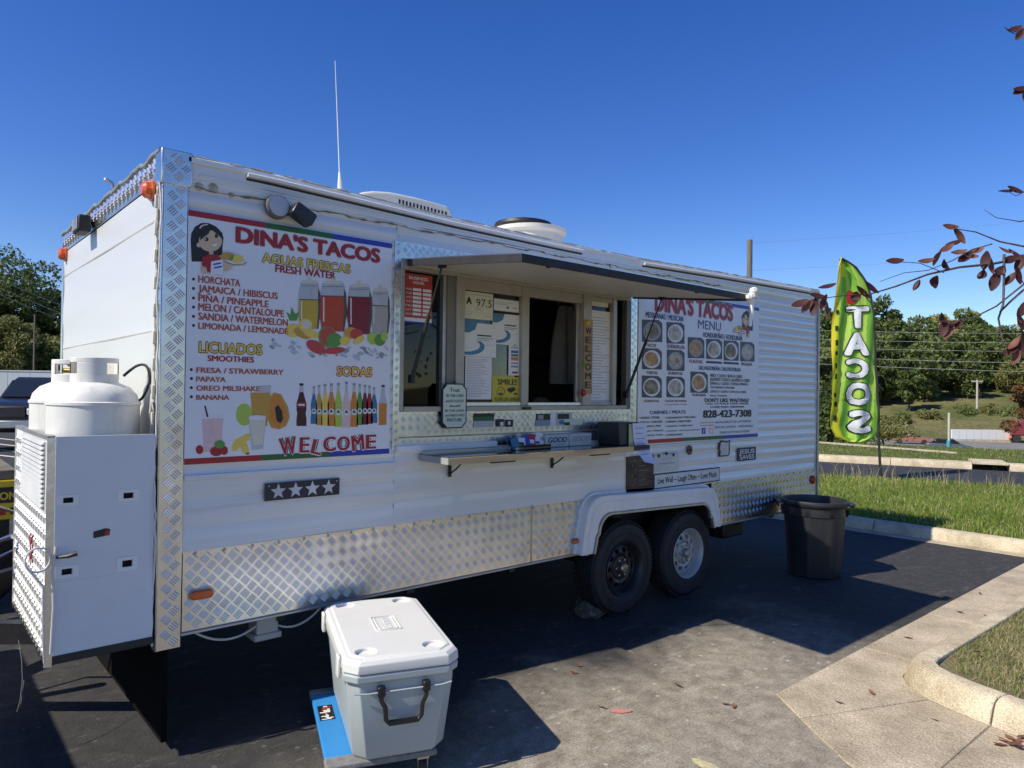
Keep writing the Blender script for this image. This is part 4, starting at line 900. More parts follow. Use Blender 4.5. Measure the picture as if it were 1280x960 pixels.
jar(698, 825, 470, 740, 565, ink('pine_juice', (.55, .38, .04))); jar(820, 975, 475, 755, 545, ink('melon_juice', (.50, .06, .02))); jar(978, 1120, 490, 770, 550, ink('hibiscus_juice', (.22, .015, .03))); jar(1115, 1222, 515, 765, 600, ink('horchata', (.42, .40, .36)))
sh = []
for k in range(60):
    x = 540+random.random()*670; lo = 800+60*min(1, (x-520)/300); y = lo+random.uniform(-25, 45); sh.append((random.choice((ICE, GREY, GLS)), [c3(*p) for p in ell(x, y, random.uniform(8, 22), random.uniform(6, 12), 7, random.random())]))
prints(B1, 'ice_print', sh, yb-.0003, step=.00001)['kind'] = 'stuff'
mg = ink('mango', (.62, .33, .04)); wm = ink('watermelon', (.52, .06, .05))
fr = [(LEAFG, [c3(*p) for p in [(650, 690), (630, 640), (655, 655), (660, 610), (680, 650), (705, 640), (690, 690)]]), (YEL, [c3(*p) for p in ell(670, 745, 45, 40)]), (GOLD, [c3(*p) for p in ell(725, 760, 55, 30, 14, .4)]), (YEL, [c3(*p) for p in ell(740, 715, 40, 38)]), (CREAM, [c3(*p) for p in ell(745, 712, 27, 26)]), (YEL, [c3(*p) for p in ell(775, 765, 50, 22, 14, .3)]),
      (LEAFG, [c3(*p) for p in ell(865, 780, 52, 60)]), (wm, [c3(*p) for p in ell(868, 778, 45, 52)]), (LEAFG, [c3(*p) for p in ell(905, 800, 45, 40)]), (wm, [c3(*p) for p in ell(800, 840, 60, 34, 14, .5)]), (wm, [c3(*p) for p in ell(905, 860, 62, 20, 14, -.1)]),
      (mg, [c3(*p) for p in ell(1000, 760, 40, 34)]), (wm, [c3(*p) for p in ell(1030, 765, 36, 30)]), (YEL, [c3(*p) for p in ell(965, 805, 30, 26)]), (YEL, [c3(*p) for p in ell(1045, 800, 38, 18, 12, -.6)]), (LIME, [c3(*p) for p in ell(1125, 790, 30, 36)]), (LEAFG, [c3(*p) for p in ell(1165, 800, 32, 34)]), (LIME, [c3(*p) for p in ell(1190, 780, 20, 26)])]
prints(B1, 'fruit_print', fr, yb-.001, step=.0002)
prints(B1, 'smoothie_print', [(PINK, [c4(*p) for p in [(147, 505), (272, 500), (258, 700), (160, 712)]]), (PAPER, [c4(*p) for p in [(147, 492), (272, 488), (270, 515), (149, 520)]]), (BLACK, [c4(*p) for p in [(162, 445), (170, 443), (186, 508), (176, 510)]]), (RED, [c4(*p) for p in ell(135, 695, 22, 26)]), (RED, [c4(*p) for p in ell(230, 705, 36, 28)]), (RED, [c4(*p) for p in ell(275, 700, 22, 26)]), (LEAFG, [c4(*p) for p in ell(250, 665, 30, 24)])], yb)
prints(B1, 'papaya_print', [(LIME, [c4(*p) for p in ell(390, 495, 48, 64)]), (GOLD, [c4(*p) for p in [(425, 370), (540, 365), (520, 560), (440, 560)]]), (GLS, [c4(*p) for p in [(475, 330), (545, 327), (540, 368), (478, 370)]]), (GOLD, [c4(*p) for p in [(530, 400), (560, 368), (600, 378), (640, 450), (650, 510), (630, 560), (590, 580), (545, 570), (522, 520)]]), (ORANGE, [c4(*p) for p in [(540, 410), (565, 383), (595, 392), (628, 455), (636, 510), (618, 550), (588, 566), (552, 556), (534, 515)]]), (BLACK, [c4(*p) for p in [(565, 455), (585, 440), (605, 470), (612, 520), (598, 545), (575, 530)]])], yb)
prints(B1, 'banana_shake_print', [(YEL, [c4(*p) for p in [(318, 680), (335, 640), (400, 605), (425, 600), (420, 640), (380, 660), (350, 700), (325, 705)]]), (YEL, [c4(*p) for p in [(365, 660), (400, 640), (415, 690), (420, 715), (400, 722), (375, 705)]]), (BROWN, [c4(*p) for p in ell(408, 718, 12, 6, 8)]), (GLS, [c4(*p) for p in [(413, 505), (515, 500), (498, 690), (435, 695)]]), (CREAM, [c4(*p) for p in [(417, 520), (512, 515), (494, 665), (440, 670)]]), (PAPER, [c4(*p) for p in ell(464, 512, 50, 14)])], yb)
def bottle(cx, yt, yb_, w_, m, cap=GREY, lab=None):
    h = yb_-yt; pts = [(cx-w_*.16, yt), (cx+w_*.16, yt), (cx+w_*.17, yt+h*.18), (cx+w_*.30, yt+h*.32), (cx+w_*.47, yt+h*.46), (cx+w_*.47, yt+h*.62), (cx+w_*.40, yt+h*.70), (cx+w_*.48, yt+h*.84), (cx+w_*.48, yt+h), (cx-w_*.48, yt+h), (cx-w_*.48, yt+h*.84), (cx-w_*.40, yt+h*.70), (cx-w_*.47, yt+h*.62), (cx-w_*.47, yt+h*.46), (cx-w_*.30, yt+h*.32), (cx-w_*.17, yt+h*.18)]
    s = [(m, [c4(*p) for p in pts]), (cap, [c4(*p) for p in rect(cx-w_*.19, yt-2, cx+w_*.19, yt+h*.045)]), (GLS, [c4(*p) for p in rect(cx-w_*.15, yt+h*.05, cx+w_*.15, yt+h*.20)])]
    if lab: s += [(lab, [c4(*p) for p in rect(cx-w_*.45, yt+h*.44, cx+w_*.45, yt+h*.56)]), (PAPER, [c4(*p) for p in rect(cx-w_*.3, yt+h*.48, cx+w_*.3, yt+h*.52)])]
    else: s += [(PAPER, [c4(*p) for p in ell(cx, yt+h*.66, w_*.36, h*.075, 10)]), (GREEN, [c4(*p) for p in [(cx-w_*.26, yt+h*.68), (cx, yt+h*.60), (cx+w_*.26, yt+h*.68)]])]
    prints(B1, 'bottle_print', s, yb, step=.0003)
bottle(717, 318, 560, 60, ink('cola', (.05, .008, .006)), BLACK, RED)
for k, (x, yt, y1, m) in enumerate(((788, 335, 548, TEAL), (818, 328, 555, GOLD), (852, 322, 558, YEL), (888, 318, 560, ORANGE), (928, 315, 565, LIME), (974, 308, 570, PINK), (1018, 316, 565, ORANGE), (1050, 322, 555, LEAFG), (1080, 326, 552, WINE), (1106, 330, 548, RED), (1132, 340, 543, TEAL))): bottle(x, yt, y1, 46 if 850 < x < 1050 else 38, m)
prints(B1, 'bottle_print', [(ORANGE, [c4(*p) for p in [(1160, 430), (1205, 430), (1203, 553), (1158, 556)]]), (GLS, [c4(*p) for p in [(1175, 335), (1192, 335), (1196, 385), (1205, 430), (1160, 430), (1170, 385)]]), (BLACK, [c4(*p) for p in rect(1175, 325, 1193, 337)])], yb)

# ---- food menu banner
pB = W(947, 545, -.01); pA = W(797, 553, -.01)
B2 = board('menu_banner', 'white vinyl food menu banner with dish photos and phone number', 'banner', pA[0]-.004, pB[2]-.006, pB[0]+.004, 2.47)
stripes(B2, (0, B2['h']-.03), hh=.03)
c7 = lambda x, y: (770+x*.21864, 350+y*.21875)
def t7(s, lx, ly, rx, ry, m=NAVY, off=.03, **k): return ptext(B2, s, c7(lx, ly), c7(rx, ry), m, yb-.0014, off=off, **k)
t7("DINA'S TACOS", 222, 172, 670, 147, RED, .05, outline=GREY, outoff=.07); t7('MEXICANAS / MEXICAN', 170, 212, 385, 209); t7('MENU', 470, 277, 600, 243, NAVY, .0); t7('HONDUREÑAS / HONDURAN', 498, 325, 722, 322)
t7('SALVADOREÑA / SALVADORAN', 473, 512, 712, 503)
for s, a, b, c, d_ in (('TACOS', 173, 380, 230, 367), ('QUESADILLAS', 290, 387, 392, 376), ('TORTAS', 173, 537, 238, 523), ('BURRITOS', 300, 540, 380, 528), ('FLAUTAS', 420, 473, 495, 459), ('BALEADAS', 718, 487, 778, 475), ('GORDITAS', 160, 698, 247, 685), ('TACOS DE PAPAS', 278, 697, 403, 686), ('PUPUSAS', 437, 664, 513, 651)): t7(s, a, b, c, d_, WINE)
t7('(Crispy Potato Tacos)', 278, 715, 403, 706, RED, .01)
for s, y_, x1 in (('FRIJOL Y QUESO / BEAN & CHEESE', 553, 722), ('JALAPEÑO Y QUESO / JALAPEÑO & CHEESE', 576, 765), ('ESPINACA Y QUESO / CHEESE & SPINACH', 598, 755), ('CHICHARRON / PORK RIND', 619, 678), ('LOROCO Y QUESO / LOROCO & CHEESE', 643, 745), ('POLLO / CHICKEN', 666, 635)): t7(s, 538, y_, x1, y_-9, BLACK, .02)
t7("DON'T LIKE WAITING?", 507, 697, 760, 678, BLACK, .045); t7('CALL TO PLACE YOUR ORDER', 512, 712, 758, 701, BLACK); t7('LLAME PARA ORDENAR', 540, 731, 733, 719, BLACK); t7('828-423-7308', 497, 787, 775, 742, BLACK, .05)
t7('AVAILABLE FOR CATERING', 568, 820, 772, 800, NAVY, .01); t7('SPECIAL EVENTS - WEDDINGS', 565, 849, 782, 827, NAVY, .01); t7('GRADUATIONS & MORE', 593, 879, 762, 857, NAVY, .01); t7('FOLLOW US ON', 482, 820, 562, 809, RED, .01); t7('SOCIAL MEDIA', 482, 836, 562, 826, RED, .01)
prints(B2, 'icon_print', [(BLUE, [c7(*p) for p in rect(490, 845, 512, 880)]), (PINK, [c7(*p) for p in rect(530, 845, 556, 880)]), (WHITE, [c7(*p) for p in rect(537, 853, 549, 871)])], yb); t7('f', 498, 876, 506, 852, WHITE, .02)
t7('CARNES / MEATS', 193, 766, 398, 745)
for s, y_, x1 in (('ASADA / STEAK', 794, 250), ('POLLO / CHICKEN', 819, 265), ('PESCADO / FISH', 843, 258), ('LENGUA / TONGUE', 870, 270), ('AL PASTOR / PORK', 895, 270)): t7('• '+s, 130, y_, x1, y_-15, BLACK)
for s, y_, x1 in (('CHICHARRON / PORK RIND', 793, 455), ('CARNITA / FRIED PORK', 816, 430), ('CACHETE / CHEEK MEAT', 841, 440), ('CHORIZO / MEXICAN SAUSAGE', 867, 480), ('CAMPECHANO', 892, 380)): t7('• '+s, 278, y_, x1, y_-15, BLACK)
def foodmat(k, c1, c2, c3_):
    m = bpy.data.materials.new('dish_photo'); m.use_nodes = True; n = m.node_tree.nodes; l = m.node_tree.links; p = n['Principled BSDF']; p.inputs['Roughness'].default_value = .42
    tc = n.new('ShaderNodeTexCoord'); v = n.new('ShaderNodeTexVoronoi'); v.inputs['Scale'].default_value = 26; nz = n.new('ShaderNodeTexNoise'); nz.inputs['Scale'].default_value = 14; nz.inputs['Detail'].default_value = 4
    mp = n.new('ShaderNodeMapping'); mp.inputs['Location'].default_value = (k*3.1, 0, k*1.7); l.new(tc.outputs['Object'], mp.inputs[0]); l.new(mp.outputs[0], v.inputs['Vector']); l.new(mp.outputs[0], nz.inputs['Vector'])
    r = n.new('ShaderNodeValToRGB'); r.color_ramp.elements[0].position = .3; r.color_ramp.elements[0].color = (*c1, 1); r.color_ramp.elements[1].position = .7; r.color_ramp.elements[1].color = (*c3_, 1); e = r.color_ramp.elements.new(.5); e.color = (*c2, 1)
    l.new(nz.outputs[0], r.inputs[0]); mi = n.new('ShaderNodeMix'); mi.data_type = 'RGBA'; mi.blend_type = 'MULTIPLY'; mi.inputs[0].default_value = .55; l.new(r.outputs[0], mi.inputs[6]); vm_ = n.new('ShaderNodeMapRange'); vm_.inputs[1].default_value = .05; vm_.inputs[2].default_value = .5; l.new(v.outputs['Distance'], vm_.inputs[0]); l.new(vm_.outputs[0], mi.inputs[7]); l.new(mi.outputs[2], p.inputs['Base Color']); return m
ph = [(148, 225, 265, 355), (288, 240, 392, 365), (148, 388, 262, 512), (290, 397, 392, 520), (147, 545, 262, 673), (288, 550, 394, 672), (410, 326, 505, 448), (515, 335, 607, 453), (615, 344, 702, 462), (710, 352, 792, 467), (425, 522, 525, 646)]
pal = [((.10, .13, .06), (.22, .14, .07), (.40, .38, .32)), ((.45, .40, .30), (.55, .5, .42), (.3, .22, .1)), ((.40, .17, .05), (.5, .26, .08), (.55, .45, .3)), ((.4, .22, .1), (.55, .48, .38), (.2, .1, .05))]
for k, (x0, y0, x1, y1) in enumerate(ph):
    fm = foodmat(k, *pal[k % 4]); cx, cy = (x0+x1)/2, (y0+y1)/2; rx, ry = (x1-x0)/2, (y1-y0)/2
    prints(B2, 'dish_photo', [(ink('photo_dark', (.06, .06, .065)), [c7(x0, y0), c7(x1-rx*.35, y0+4), c7(x1, y0+ry*.35), c7(x1, y1), c7(x0, y1-2)]), (PAPER if k % 3 else GREY, [c7(*p) for p in ell(cx, cy+3, rx*.86, ry*.84, 18)]), (fm, [c7(*p) for p in ell(cx-4, cy+2, rx*.68, ry*.66, 16)]), (fm, [c7(*p) for p in ell(cx+rx*.2, cy+ry*.15, rx*.45, ry*.5, 12)])], yb)
prints(B2, 'tape_strip', [(BLACK, [c7(*p) for p in [(515, 462), (605, 467), (605, 479), (515, 475)]]), (BLACK, [c7(*p) for p in [(614, 467), (702, 472), (702, 484), (614, 479)]])], yb)
girl(B2, yb, lambda x, y: c7(805-x*.14, 140+y*.215))

# ---- signs in and round the hatch
c5 = lambda x, y: (490+x*.2396, 310+y*.2396)
def wsign(name, label, cat, x0, y0, x1, y1, y, mat, pm=c5, group=None, outline=None, r=None, th=.003):
    A, Bq = W(*pm(x0, y0), y), W(*pm(x1, y1), y); return board(name, label, cat, A[0], Bq[2], Bq[0], A[2], y, th, mat, group, r, outline)
def wt(t, s, u0, v0, u1, v1, mat=BLACK, off=.02, **k): return letters(t, s, u0*t['w'], v0*t['h'], u1*t['w'], v1*t['h'], mat, y=-.0008, off=off, **k)
def bars(t, rects, name='print'):
    mb = MB(); mats = []
    for k, (m, u0, v0, u1, v1) in enumerate(rects):
        if m not in mats: mats.append(m)
        mb.k = mats.index(m); mb.poly([(u0*t['w'], -.0004-k*.00002, v0*t['h']), (u1*t['w'], -.0004-k*.00002, v0*t['h']), (u1*t['w'], -.0004-k*.00002, v1*t['h']), (u0*t['w'], -.0004-k*.00002, v1*t['h'])])
    return mb.build(name, mats, t, smooth=False)
GREYL = ink('light_grey', (.45, .46, .48)); REDS = ink('sign_red', (.44, .05, .04))
hs = wsign('business_hours_sign', 'red and white business hours sign in the dark left window', 'sign', 66, 128, 207, 400, .030, REDS)
bars(hs, [(PAPER, 0, 0, 1, .11), (BLUE, 0, 0, 1, .035)]+[(PAPER, .30, .16+.083*k, .60, .215+.083*k) for k in range(7)]+[(PAPER, .66, .16+.083*k, .96, .215+.083*k) for k in range(7)]); wt(hs, 'BUSINESS', .16, .885, .84, .945, PAPER); wt(hs, 'HOURS', .30, .80, .70, .855, PAPER)
for k, dname in enumerate(('SUN', 'SAT', 'FRI', 'THU', 'WED', 'TUE', 'MON')): wt(hs, dname, .05, .165+.083*k, .26, .205+.083*k, PAPER, .0)
yp = .024
ct = wsign('grade_certificate', 'cream inspection card with a large A grade in the window', 'certificate', 375, 222, 526, 380, yp, CREAM)
wt(ct, 'A', .08, .54, .27, .78, BLACK, .05); wt(ct, '97.5', .42, .48, .95, .76, BLACK, .0); bars(ct, [(GREYL, .1, .88, .9, .91), (GREYL, .4, .40, .6, .43), (GREYL, .38, .33, .62, .36), (GREYL, .08, .25, .92, .265), (GREYL, .08, .15, .25, .18), (GREYL, .7, .13, .92, .16)])
pf = wsign('posted_form', 'small white form taped in the top corner of the papered window', 'paper', 533, 262, 662, 338, yp, PAPER); bars(pf, [(GREYL, .06, .55, .6, .6), (GREYL, .06, .7, .8, .74), (BLACK, .5, .25, .58, .42), (GREYL, .75, .28, .92, .4)])
def permit(x0, y0, x1, y1, lab, yq):
    t = wsign('permit', lab, 'paper', x0, y0, x1, y1, yq, PAPER); w_, h = t['w'], t['h']
    mb = MB(); mb.poly([(0, -.0006, h), (0, -.0006, h*.70), (w_*.18, -.0006, h*.70), (w_*.36, -.0006, h*.80), (w_*.42, -.0006, h)]); o, i = [], []
    for k in range(13):
        a = -1.9+k*2.6/12; o.append((w_*(.15+.50*cos(a)), -.0006, h*(.30+.26*sin(a)))); i.append((w_*(.05+.46*cos(a)), -.0006, h*(.33+.20*sin(a))))
    mb.poly(o+i[::-1]); mb.build('swirl_print', ink('permit_blue', (.06, .20, .34)), t, smooth=False); bars(t, [(BLACK, .42, .62, .85, .66), (GREY, .42, .55, .9, .575), (GREY, .42, .50, .8, .52), (GREYL, .6, .35, .95, .36)]); return t
permit(370, 385, 542, 572, 'larger permit with blue corner and swirl, lower in the papered window', yp-.002); permit(525, 338, 668, 510, 'smaller permit with blue corner tucked under the small white form', yp)
lt = wsign('typed_list', 'typed white list taped left of the yellow camera sign', 'paper', 383, 565, 518, 790, yp, PAPER); bars(lt, [(GREYL, .06, .06+.038*k, .06+random.uniform(.5, .88), .075+.038*k) for k in range(24)])
cd = wsign('card_logos_sticker', 'narrow white strip of payment card logos on the window', 'sticker', 610, 492, 668, 666, yp-.001, PAPER); bars(cd, [(TEAL, .2, .68, .8, .76), (TEAL, .2, .58, .8, .65), (ORANGE, .2, .46, .8, .56), (BLUE, .2, .36, .8, .39), (GREY, .2, .24, .8, .3), (RED, .3, .06, .8, .12)]); wt(cd, 'WE', .35, .90, .65, .94); wt(cd, 'ACCEPT', .2, .83, .8, .87)
sm = wsign('camera_warning_sign', 'yellow square sign reading SMILE with a smiley face and camera', 'sign', 523, 670, 671, 808, yp-.002, ink('sign_yellow', (.55, .44, .03)))
wt(sm, 'SMILE!', .18, .70, .84, .90, BLACK, .03); wt(sm, "YOU'RE ON CAMERA", .06, .08, .94, .21, BLACK, .02)
mb = MB(); w_, h = sm['w'], sm['h']
o = [(w_*.30+w_*.14*cos(a), h*.44+h*.17*sin(a)) for a in [2*pi*k/20 for k in range(20)]]; i = [(w_*.30+w_*.12*cos(a), h*.44+h*.148*sin(a)) for a in [2*pi*k/20 for k in range(20)]]
for k in range(20): q = (k+1) % 20; mb.poly([(o[k][0], -.0006, o[k][1]), (o[q][0], -.0006, o[q][1]), (i[q][0], -.0006, i[q][1]), (i[k][0], -.0006, i[k][1])])
for u in (.26, .33): mb.poly([(w_*u+w_*.014*cos(a), -.0006, h*.48+h*.03*sin(a)) for a in [2*pi*k/8 for k in range(8)]])
mb.poly([(w_*.22, -.0006, h*.38)]+[(w_*(.30+.08*cos(a)), -.0006, h*(.38+.07*sin(a))) for a in [pi+pi*k/8 for k in range(9)]]); mb.build('smiley_print', BLACK, sm, smooth=False)
mb = MB(); mb.poly([(w_*a, -.0006, h*b) for a, b in ((.52, .56), (.76, .62), (.82, .50), (.70, .42), (.62, .36), (.60, .42), (.52, .46))]); mb.poly([(w_*a, -.0006, h*b) for a, b in ((.74, .38), (.88, .38), (.88, .32), (.74, .32))]); mb.build('camera_print', BLACK, sm, smooth=False)
rp_ = wsign('typed_list', 'long white typed sheet in the narrow right window', 'paper', 1033, 322, 1143, 822, yp, PAPER); bars(rp_, [(GREYL, .08, .05+.03*k, .08+random.uniform(.4, .85), .06+.03*k) for k in range(30)])
pt = wsign('taped_scrap', 'crumpled pale scrap taped above the long typed sheet', 'paper', 1040, 262, 1128, 312, yp, CREAM, outline=None)
wl = wsign('welcome_plaque', 'narrow wooden plaque with WELCOME in stacked black letters', 'sign', 1003, 372, 1043, 760, -.018, M('plaque_wood', (.36, .22, .10), .6, var=.25, scale=5, stretch=(6, 1, 1)), th=.008)
for k, ch in enumerate('EMOCLEW'): wt(wl, ch, .14, .075+k*.122, .86, .16+k*.122, BLACK, .04)
mb = MB(); mb.lathe([(0, -.02), (.016, -.016), (.02, 0)], (.035, .004, wl['h']-.02), 10, 'y'); mb.build('sunflower', ink('sunflower', (.6, .42, .05)), wl); MB().lathe([(0, -.02), (.014, -.016), (.018, 0)], (.0, .004, wl['h']*.40), 8, 'y').build('leaf_trim', LEAFG, wl); MB().lathe([(0, -.02), (.02, -.016), (.026, 0)], (.0, .004, .005), 10, 'y').build('red_bow', RED, wl)
def plaque_outline(w_, h, n=.16): 
    a = w_*n; return [(a, 0), (w_-a, 0), (w_-a*.9, h*.03), (w_-a*.5, h*.07), (w_, h*.12), (w_, h*.88), (w_-a*.5, h*.93), (w_-a*.9, h*.97), (w_-a, h), (a, h), (a*.9, h*.97), (a*.5, h*.93), (0, h*.88), (0, h*.12), (a*.5, h*.07), (a*.9, h*.03)]
A, Bq = W(*c5(262, 706), -.03), W(*c5(388, 938), -.03); w_, h = Bq[0]-A[0], A[2]-Bq[2]
tp = board('verse_plaque', 'scalloped pale green verse plaque with black rim hanging below the window post', 'sign', A[0], Bq[2], Bq[0], A[2], -.03, .008, BLACK, outline=plaque_outline(w_, h))
MB().prism([(w_*.05+p[0]*.9, h*.025+p[1]*.95) for p in plaque_outline(w_, h)], -.002, 0).build('face', PALEG, tp, fixn=True)
for s, u0, u1, v0, v1 in (('Trust', .30, .70, .815, .90), ('IN THE LORD', .16, .86, .70, .76), ('and DO GOOD', .13, .86, .58, .64), ('dwell', .28, .72, .475, .525), ('IN THE LAND', .12, .88, .37, .42), ('and ENJOY SAFE', .12, .88, .265, .315), ('PASTURE', .2, .8, .15, .22)): letters(tp, s, u0*w_, v0*h, u1*w_, v1*h, BLACK, y=-.003, off=.015)
MB().tube([(w_*.42, .0, h*.99), (w_*.48, .002, h*1.06), (w_*.56, 0, h*.99)], .003, 5).build('hanger', BLKM, tp)
# stickers on the tread plate under the hatch
c6 = lambda x, y: (590+x*.1875, 500+y*.1875)
for x0, y0, x1, y1, m, lab, rb in ((12, 90, 148, 138, GREEN, 'green topped card stuck on the plate below the papered window', [(BLACK, 0, .55, 1, 1)]), (12, 140, 145, 178, GREYL, 'grey card below the green topped card', []), (160, 128, 215, 176, BLACK, 'black and white striped sticker on the plate', [(PAPER, .5, .1, .9, .6)]), (222, 132, 274, 178, BLACK, 'small black sticker with a white emblem', [(PAPER, .35, .3, .65, .75)]),
                                  (430, 92, 522, 132, BLACK, 'dark picture sticker right of the plate joint', [(GREY, .1, .1, .5, .8)]), (425, 134, 520, 172, ink('slate_blue', (.22, .30, .36)), 'slate blue sticker under the dark picture sticker', []), (523, 82, 558, 170, PAPER, 'tall white sticker between the blue and grey ones', []), (560, 84, 668, 168, GREYL, 'grey photo sticker beside the tall white one', [(BLACK, .1, .5, .8, .9), (TEAL, .2, .1, .7, .4)]), (616, 128, 735, 165, PALEG, 'pale wide sticker with a black end', [(BLACK, 0, 0, .3, .5)])):
    t = wsign('sticker', lab, 'sticker', x0, y0, x1, y1, -.0095 if x0 != 616 else -.0115, m, pm=c6, th=.001)
    if rb: bars(t, rb)
# star plate
A, Bq = W(331, 604.5, -.010), W(424, 617, -.010)
sp = board('star_plate', 'black plate with four white stars on the lower siding', 'sign', A[0], A[2]-.088, Bq[0], A[2], -.012, .004, M('star_black', (.02, .022, .035), .5))
for k in range(4):
    cx = sp['w']*(.17+.225*k); mb = MB(); mb.poly([(cx+(.042 if q % 2 == 0 else .018)*sin(q*pi/5), -.0012, .043+(.042 if q % 2 == 0 else .018)*cos(q*pi/5)) for q in range(10)]); mb.build('star', M('star_silver', (.55, .54, .55), .4, var=.2), sp, smooth=False)
for x in (.02, sp['w']-.016): MB().lathe([(0, -.004), (.004, -.003), (.005, 0)], (x, 0, sp['h']-.014), 8, 'y').build('rivet', ALUD, sp)
# plaques right of the counter
c8 = lambda x, y: (780+x*.140625, 540+y*.140625)
wd = wsign('weathered_board', 'dark weathered wood board with faded lettering beside the counter end', 'sign', 22, 222, 262, 515, -.012, M('weathered_wood', (.075, .055, .04), .8, var=.5, scale=6, stretch=(1, 1, 6), bump=.4, bscale=30), pm=c8, th=.012)
for k in range(6):
    v = .16+.135*k; bars(wd, [(ink('faded', (.20, .17, .14)), .2+.1*(k % 2), v, .2+.1*(k % 2)+.018, v+.09), (_M['ink_faded'], .45, v+.02, .8-.1*(k % 3), v+.035)], 'faded_print')
pq = wsign('script_plaque', 'pale plaque with an arched top over the long motto plaque', 'sign', 262, 205, 485, 335, -.012, M('plaque_white', (.55, .56, .54), .6, var=.12), pm=c8, outline=None)
bars(pq, [(GREY, .2, .42, .85, .48), (GREYL, .05, .2, .95, .22), (GREYL, .05, .75, .95, .77)]); 
for u in (.2, .5, .78): MB().lathe([(0, -.008), (.012, -.006), (.014, 0)], (u*pq['w'], 0, pq['h']*(.93 if u != .5 else 1.03)), 8, 'y').build('flower_trim', BLACK, pq)
mo = wsign('motto_plaque', 'long white motto plaque with a dark frame above the fender', 'sign', 265, 375, 850, 435, -.014, M('plaque_frame', (.04, .045, .045), .5), pm=c8, th=.008)
MB().box(.012, mo['w']-.010, -.002, 0, .010, mo['h']-.010).build('face', M('plaque_white2', (.60, .62, .62), .6, var=.08), mo)
letters(mo, 'Live Well ~ Laugh Often ~ Love Much', .05*mo['w'], mo['h']*.34, .94*mo['w'], mo['h']*.72, BLACK, y=-.003, off=.02)
fg = thing('metal_bow', 'small dark metal flower knot on the siding rail below the menu', 'ornament', tuple(W(*c8(582, 160), -.012))); mb = MB()
for k in range(7): a = k*2*pi/7; mb.lathe([(0, -.012), (.014, -.008), (.016, 0)], (.022*cos(a), 0, .026*sin(a)), 8, 'y')
mb.lathe([(0, -.022), (.012, -.018), (.014, 0)], (0, 0, 0), 10, 'y'); mb.build('petals', M('aged_bronze', (.12, .11, .07), .5, .5, var=.4, scale=60), fg)
A, Bq = W(*c8(840, 75), -.012), W(*c8(945, 212), -.012); w_, h = Bq[0]-A[0], A[2]-Bq[2]
jp = board('scroll_plaque', 'white scroll shaped ornament with dark outline left of the JESUS SAVES sign', 'ornament', A[0], Bq[2], Bq[0], A[2], -.012, .006, BLACK, outline=[(.05*w_, 0), (.8*w_, 0), (.95*w_, .1*h), (.95*w_, .75*h), (w_, .98*h), (.7*w_, .92*h), (.3*w_, h), (.1*w_, .95*h), (0, .5*h), (.1*w_, .3*h)])
MB().prism([(.16*w_, .08*h), (.74*w_, .07*h), (.84*w_, .15*h), (.84*w_, .75*h), (.86*w_, .88*h), (.66*w_, .82*h), (.34*w_, .9*h), (.2*w_, .85*h), (.12*w_, .5*h), (.2*w_, .3*h)], -.002, 0).build('face', _M['plaque_white'], jp, fixn=True)
js = wsign('jesus_saves_sign', 'small navy sign reading JESUS SAVES in white', 'sign', 1010, 145, 1172, 245, -.010, M('sign_navy', (.015, .025, .06), .5), pm=c8); wt(js, 'JESUS', .08, .55, .92, .88, PAPER, .014); wt(js, 'SAVES', .12, .12, .90, .45, PAPER, .014)

# ---- things on the counter
CZ = 1.3005
def onshelf(px, py): q = G(px, py, CZ); return q
q = onshelf(640, 560); ro = thing('card_holder', 'clear rack of red, white and blue flyers on the counter', 'card holder', (2.02, -.12, CZ))
mb = MB(); mb.box(0, .30, .03, .036, 0, .07); mb.box(0, .30, -.04, -.034, 0, .03); mb.box(0, .30, -.04, .036, 0, .004); mb.build('rack', glassmat('acrylic', clear=.85), ro)
for k, (u, hh, m, tl_) in enumerate(((.0, .065, TEAL, -.2), (.05, .075, PAPER, .1), (.10, .085, BLUE, -.05), (.15, .095, RED, .08), (.205, .07, PAPER, 0), (.235, .10, PAPER, .05))):
    o = MB().box(0, .062, -.002, .002, 0, hh).build('flyer', m, ro); o.location = (u, -.01+.006*k, .005); o.rotation_euler = (-.25, tl_, 0)
    if k in (1, 3, 4): MB().box(.008, .05, -.0028, -.0021, hh*.35, hh*.6).build('flyer_print', BLACK if k == 1 else PAPER if k == 3 else BLUE, o)
for k, (px, lab, col) in enumerate(((0, 'white carton with bold dark GOOD lettering on the counter', NAVY), (1, 'white carton with pale grey GOOD lettering on the counter', GREY))):
    t = thing('carton', lab, 'carton', (2.33+k*.225, -.10, CZ), -.02); MB().box(0, .215, 0, .10, 0, .085).build('box', M('carton_white', (.50, .54, .55), .6, var=.05), t, bevel=.006)
    letters(t, 'GOOD', .02, .032, .195, .066, col, y=-.0008, off=.035, shear=.15); letters(t, 'FOOD', .11, .012, .18, .022, col, y=-.0008, off=.01)
t = thing('napkin_bin', 'dark square bin at the counter end with a paper note on it', 'bin', (2.90, -.25, CZ), 0); MB().prism([(0, 0), (.20, 0), (.21, .16), (-.01, .16)], 0, .20).build('box', M('bin_charcoal', (.022, .028, .028), .45), t, fixn=True, bevel=.006)
nt_ = thing('paper_note', 'curling white handwritten note with a pale green backing hanging off the counter end', 'paper', (3.02, -.262, 1.25)); mb = MB()
prof = [(-.012, .205), (-.008, .14), (-.004, .08), (-.012, .03), (-.045, -.04), (-.075, -.085)]
for k, (yy, zz) in enumerate(prof): mb.v += [(-.015+.012*k, yy, zz+.004*k), (.145+.014*k, yy+.004, zz-.006*k+(.02 if k == 5 else 0))]
for k in range(5): mb.f.append([2*k, 2*k+1, 2*k+3, 2*k+2]); mb.mi.append(0)
mb.build('sheet', M('note_paper', (.62, .66, .82), .7, var=.05), nt_)
